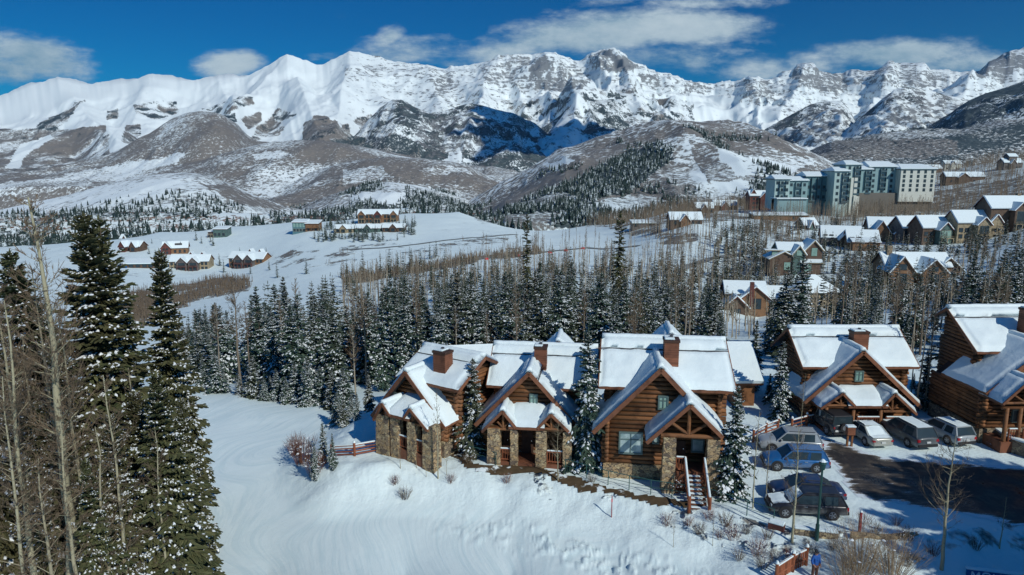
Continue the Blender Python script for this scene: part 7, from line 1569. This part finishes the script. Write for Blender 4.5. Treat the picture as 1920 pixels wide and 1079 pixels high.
# blue sign at the bottom right corner
p = gp(1858, 1098, -.6); rz = R(-14); b_ = gz(p.x, p.y); root = empty('name_sign', (p.x, p.y, b_), rz, 'blue board sign with white letters and a snow cap at the bottom right', 'sign')
zt = CZ+ae(1830, 1071)[1]*p.y-b_
MB().box(-1.25, 1.9, -.06, .06, zt-1.0, zt-.06).build('board', M['sign_blue'], root); MB().box(-1.32, 1.97, -.12, .12, zt-.058, zt+.06).build('snow', M['snow'], root, bevel=.04)
for x in (-1.0, 1.6): MB().box(x-.08, x+.08, -.0, .14, -.3, zt-.1).build('post', M['dark_wood'], root)
def letter(strokes, x, w_, h_, z):
    b = MB()
    for (x0, z0, x1, z1) in strokes: b.beam((x+x0*w_, -.075, z+z0*h_), (x+x1*w_, -.075, z+z1*h_), .035, .075, (0, 0, 1) if abs(x1-x0)*w_ > abs(z1-z0)*h_ else (1, 0, 0))
    return b
LT = {'M': [(0, 0, 0, 1), (0, 1, .5, .3), (.5, .3, 1, 1), (1, 1, 1, 0)], 'O': [(.2, 0, .8, 0), (.2, 1, .8, 1), (0, .2, 0, .8), (1, .2, 1, .8), (0, .2, .2, 0), (.8, 0, 1, .2), (0, .8, .2, 1), (.8, 1, 1, .8)], 'U': [(0, 1, 0, .2), (0, .2, .2, 0), (.2, 0, .8, 0), (.8, 0, 1, .2), (1, .2, 1, 1)]}
for i, ch in enumerate('MOU'): letter(LT[ch], -1.0+i*.52, .34, .44, zt-.60).build('letter', M['letter_white'], root)
# the person in the blue jacket
p = gpg(1527, 1087); px_, py_ = p.x, p.y; b_ = gz(px_, py_)
def skin(name, verts, edges, radii, mt, parent, sub=2, root_i=0):
    me = bpy.data.meshes.new(name); me.from_pydata(verts, edges, []); me.materials.append(M[mt]); o = link(name, me, parent)
    md = o.modifiers.new('skin', 'SKIN'); md.use_smooth_shade = True
    for i, r_ in enumerate(radii): me.skin_vertices[0].data[i].radius = (r_, r_) if not isinstance(r_, tuple) else r_
    me.skin_vertices[0].data[root_i].use_root = True; o.modifiers.new('sub', 'SUBSURF').levels = sub; o.modifiers['sub'].render_levels = sub; return o
root = empty('person', (px_, py_, b_), R(20), 'person in a blue jacket, dark cap and brown trousers standing behind the picket fence', 'person')
me_ = bpy.data.meshes.new('t')
BV = [(0, 0, .98), (0, 0, 1.20), (0, 0, 1.40), (0, .01, 1.52), (0, 0, 1.60), (0, -.01, 1.70), (.10, 0, .92), (.11, -.01, .50), (.11, .01, .08), (.12, -.12, .04), (-.10, 0, .92), (-.12, .03, .50), (-.12, .06, .08), (-.13, -.07, .04),
      (.19, 0, 1.42), (.25, .02, 1.15), (.24, -.10, .92), (.235, -.13, .85), (-.19, 0, 1.42), (-.30, -.02, 1.18), (-.33, -.20, 1.06), (-.335, -.27, 1.04)]
BE = [(0, 1), (1, 2), (2, 3), (3, 4), (4, 5), (0, 6), (6, 7), (7, 8), (8, 9), (0, 10), (10, 11), (11, 12), (12, 13), (2, 14), (14, 15), (15, 16), (16, 17), (2, 18), (18, 19), (19, 20), (20, 21)]
BR = [.13, .12, .13, .055, .08, .085, .09, .06, .045, .04, .09, .06, .045, .04, .06, .045, .035, .035, .06, .045, .035, .035]
for (hx_, hy, hz_, dx) in ((.235, -.13, .85, 1), (-.335, -.27, 1.04, -1)):
    base_i = 17 if dx == 1 else 21
    for k in range(4):
        a0 = len(BV); off = (k-1.5)*.021; ln = (.036, .042, .040, .032)[k]
        dn = (0, -.25, -1) if dx == 1 else (0, -1, -.25)
        BV += [(hx_+off, hy+dn[1]*.04, hz_+dn[2]*.045), (hx_+off*1.1, hy+dn[1]*(.04+ln)-.006, hz_+dn[2]*(.045+ln)), (hx_+off*1.1, hy+dn[1]*(.04+ln*1.7)-.0, hz_+dn[2]*(.04+ln*1.7)-.008)]; BE += [(base_i, a0), (a0, a0+1), (a0+1, a0+2)]; BR += [.010, .009, .007]
    a0 = len(BV); BV += [(hx_-dx*.035, hy-.02, hz_-.01), (hx_-dx*.05, hy-.045, hz_-.035)]; BE += [(base_i, a0), (a0, a0+1)]; BR += [.011, .009]
bo = skin('body', BV, BE, BR, 'skin', root, 1)
skin('jacket', [(0, 0, .86), (0, 0, 1.0), (0, 0, 1.22), (0, 0, 1.40), (0, .01, 1.50), (.20, 0, 1.42), (.26, .02, 1.15), (.245, -.09, .94), (-.20, 0, 1.42), (-.31, -.02, 1.18), (-.33, -.18, 1.07)],
     [(0, 1), (1, 2), (2, 3), (3, 4), (3, 5), (5, 6), (6, 7), (3, 8), (8, 9), (9, 10)], [(.20, .15), (.19, .15), (.19, .15), (.18, .14), .085, .09, .075, .055, .09, .075, .055], 'jacket_blue', root)
skin('trousers', [(0, 0, .95), (.10, 0, .88), (.11, -.01, .50), (.11, .01, .12), (-.10, 0, .88), (-.12, .03, .50), (-.12, .06, .12)], [(0, 1), (1, 2), (2, 3), (0, 4), (4, 5), (5, 6)], [.15, .115, .085, .07, .115, .085, .07], 'trousers_brown', root)
for s_, y_ in ((.12, -.03), (-.125, .02)): MB().box(s_-.055, s_+.055, y_-.16, y_+.13, -.02, .11).build('boot', M['boots_dark'], root, bevel=.035)
hd = MB(); hd.tube((0, .02, 1.66), (0, .02, 1.80), .108, .085, 14); hd.tube((0, .02, 1.80), (0, .02, 1.83), .085, .03, 14); hd.box(-.07, .07, -.18, -.07, 1.685, 1.70); hd.build('cap', M['cap_dark'], root, smooth=False)
fc = MB(); fc.tube((0, -.095, 1.63), (0, -.125, 1.605), .018, .014, 6); fc.box(-.03, .03, -.098, -.088, 1.565, 1.575); fc.tube((.035, -.09, 1.655), (.035, -.10, 1.655), .011, n=8).tube((-.035, -.09, 1.655), (-.035, -.10, 1.655), .011, n=8); fc.tube((.088, 0, 1.63), (.10, .01, 1.65), .022, .012, 6).tube((-.088, 0, 1.63), (-.10, .01, 1.65), .022, .012, 6); fc.build('face', M['skin'], root)
ha = MB(); ha.tube((0, .045, 1.55), (0, .04, 1.68), .075, .085, 12); ha.build('hair', M['hair'], root, smooth=True)
# rear roofs glimpsed between the cabins
for px, pt, Y, w_, lab in [(880, 648, 64, 4.0, 'snowy roof glimpsed between the two leftmost cabins'), (1380, 642, 64, 1.0, 'snowy roofed house partly hidden right of the picture window cabin')]:
    a, e = ae(px, pt); zt = CZ+e*Y; root = empty('rear_cabin', (a*Y, Y, gz(a*Y, Y)), R(8 if px < 1000 else 0), lab, 'cabin'); k = zt-gz(a*Y, Y)
    wing(root, -w_, w_, -3, 3.6, k-2.6, k-.3, 'x', 'log_wood', trim='trim_wood', st=.3)
# woods just outside the right edge, whose shade lies over the lower right corner
for i, (px, py, h) in enumerate([(1800, 955, 15), (1797, 925, 15), (1812, 900, 16), (1840, 886, 15), (1875, 882, 17), (1915, 882, 16), (1960, 882, 17), (1815, 990, 14), (1838, 1030, 15), (1862, 1062, 14), (2010, 885, 17), (1900, 905, 13), (1860, 960, 12), (1900, 1010, 13), (1950, 950, 14), (2060, 900, 16), (1850, 925, 14), (1880, 945, 15), (1830, 960, 14), (1870, 1000, 14), (1850, 1035, 13)]):
    p = gp(px, py, 0); x_ = p.x-3.4+.616*1.376*h; y_ = p.y-.788*1.376*h; tree('spruce_tree', SP_MID[(0, 1, 3, 5)[i % 4]], (x_, y_, gz(x_, y_)-.1), (h+3.5)/10, i*1.3, 'tall spruce just beyond the right edge that shades the corner of the lot', 'spruce', 'spruces beyond the right edge', h/10*1.9)
# unseen sun blocker, added to shade the middle valley
m, t, b, ob, wp, gg = mat('cloud_blocker', 1.0, 0.0); setc(t, b, (0.85, 0.87, 0.9))
def cloud_blocker(tx, ty, tz, rx, ry, alt, seed):
    L_ = (alt-tz)/sdir.z; cx, cy = tx+sdir.x*L_, ty+sdir.y*L_
    bm = bmesh.new(); bmesh.ops.create_icosphere(bm, subdivisions=5, radius=1)
    co = np.array([v.co[:] for v in bm.verts]); n_ = fbm(co[:, 0]*2.2+seed, co[:, 1]*2.2+co[:, 2]*1.7, 4, seed)
    for v, k in zip(bm.verts, n_): f = 1+.55*k; v.co = (v.co.x*f*rx, v.co.y*f*ry, max(v.co.z, -.25)*f*rx*.35)
    me = bpy.data.meshes.new('cloud_blocker'); bm.to_mesh(me); bm.free(); me.materials.append(M['cloud_blocker']); me.polygons.foreach_set('use_smooth', [True]*len(me.polygons)); o = link('cloud_blocker', me); o.location = (cx, cy, alt)
    return setp(o, 'unseen sun blocker added above the view to shade the middle valley', 'cloud_blocker', None, 'structure')
a, e = ae(1075, 252); cloud_blocker(a*5200, 5200, CZ+e*5200, 820, 620, 3200, 3)
# ------------------------------------------------------------------ the thin blue air of the valley
hz_m = bpy.data.materials.new('haze'); hz_m.use_nodes = True; t = NT(hz_m.node_tree); t.n.clear()
pv = t.new('ShaderNodeVolumePrincipled', {'Color': (0.45, 0.75, 1.0, 1), 'Density': 0.000015, 'Anisotropy': 0.25}); t.new('ShaderNodeOutputMaterial', {'Volume': pv.outputs[0]})
bx_ = MB().box(-17500, 17500, -17500, 17500, float(GZ.min())-1.5, 1900).build('haze', hz_m); setp(bx_, 'thin blue mountain haze', None, None, 'stuff')
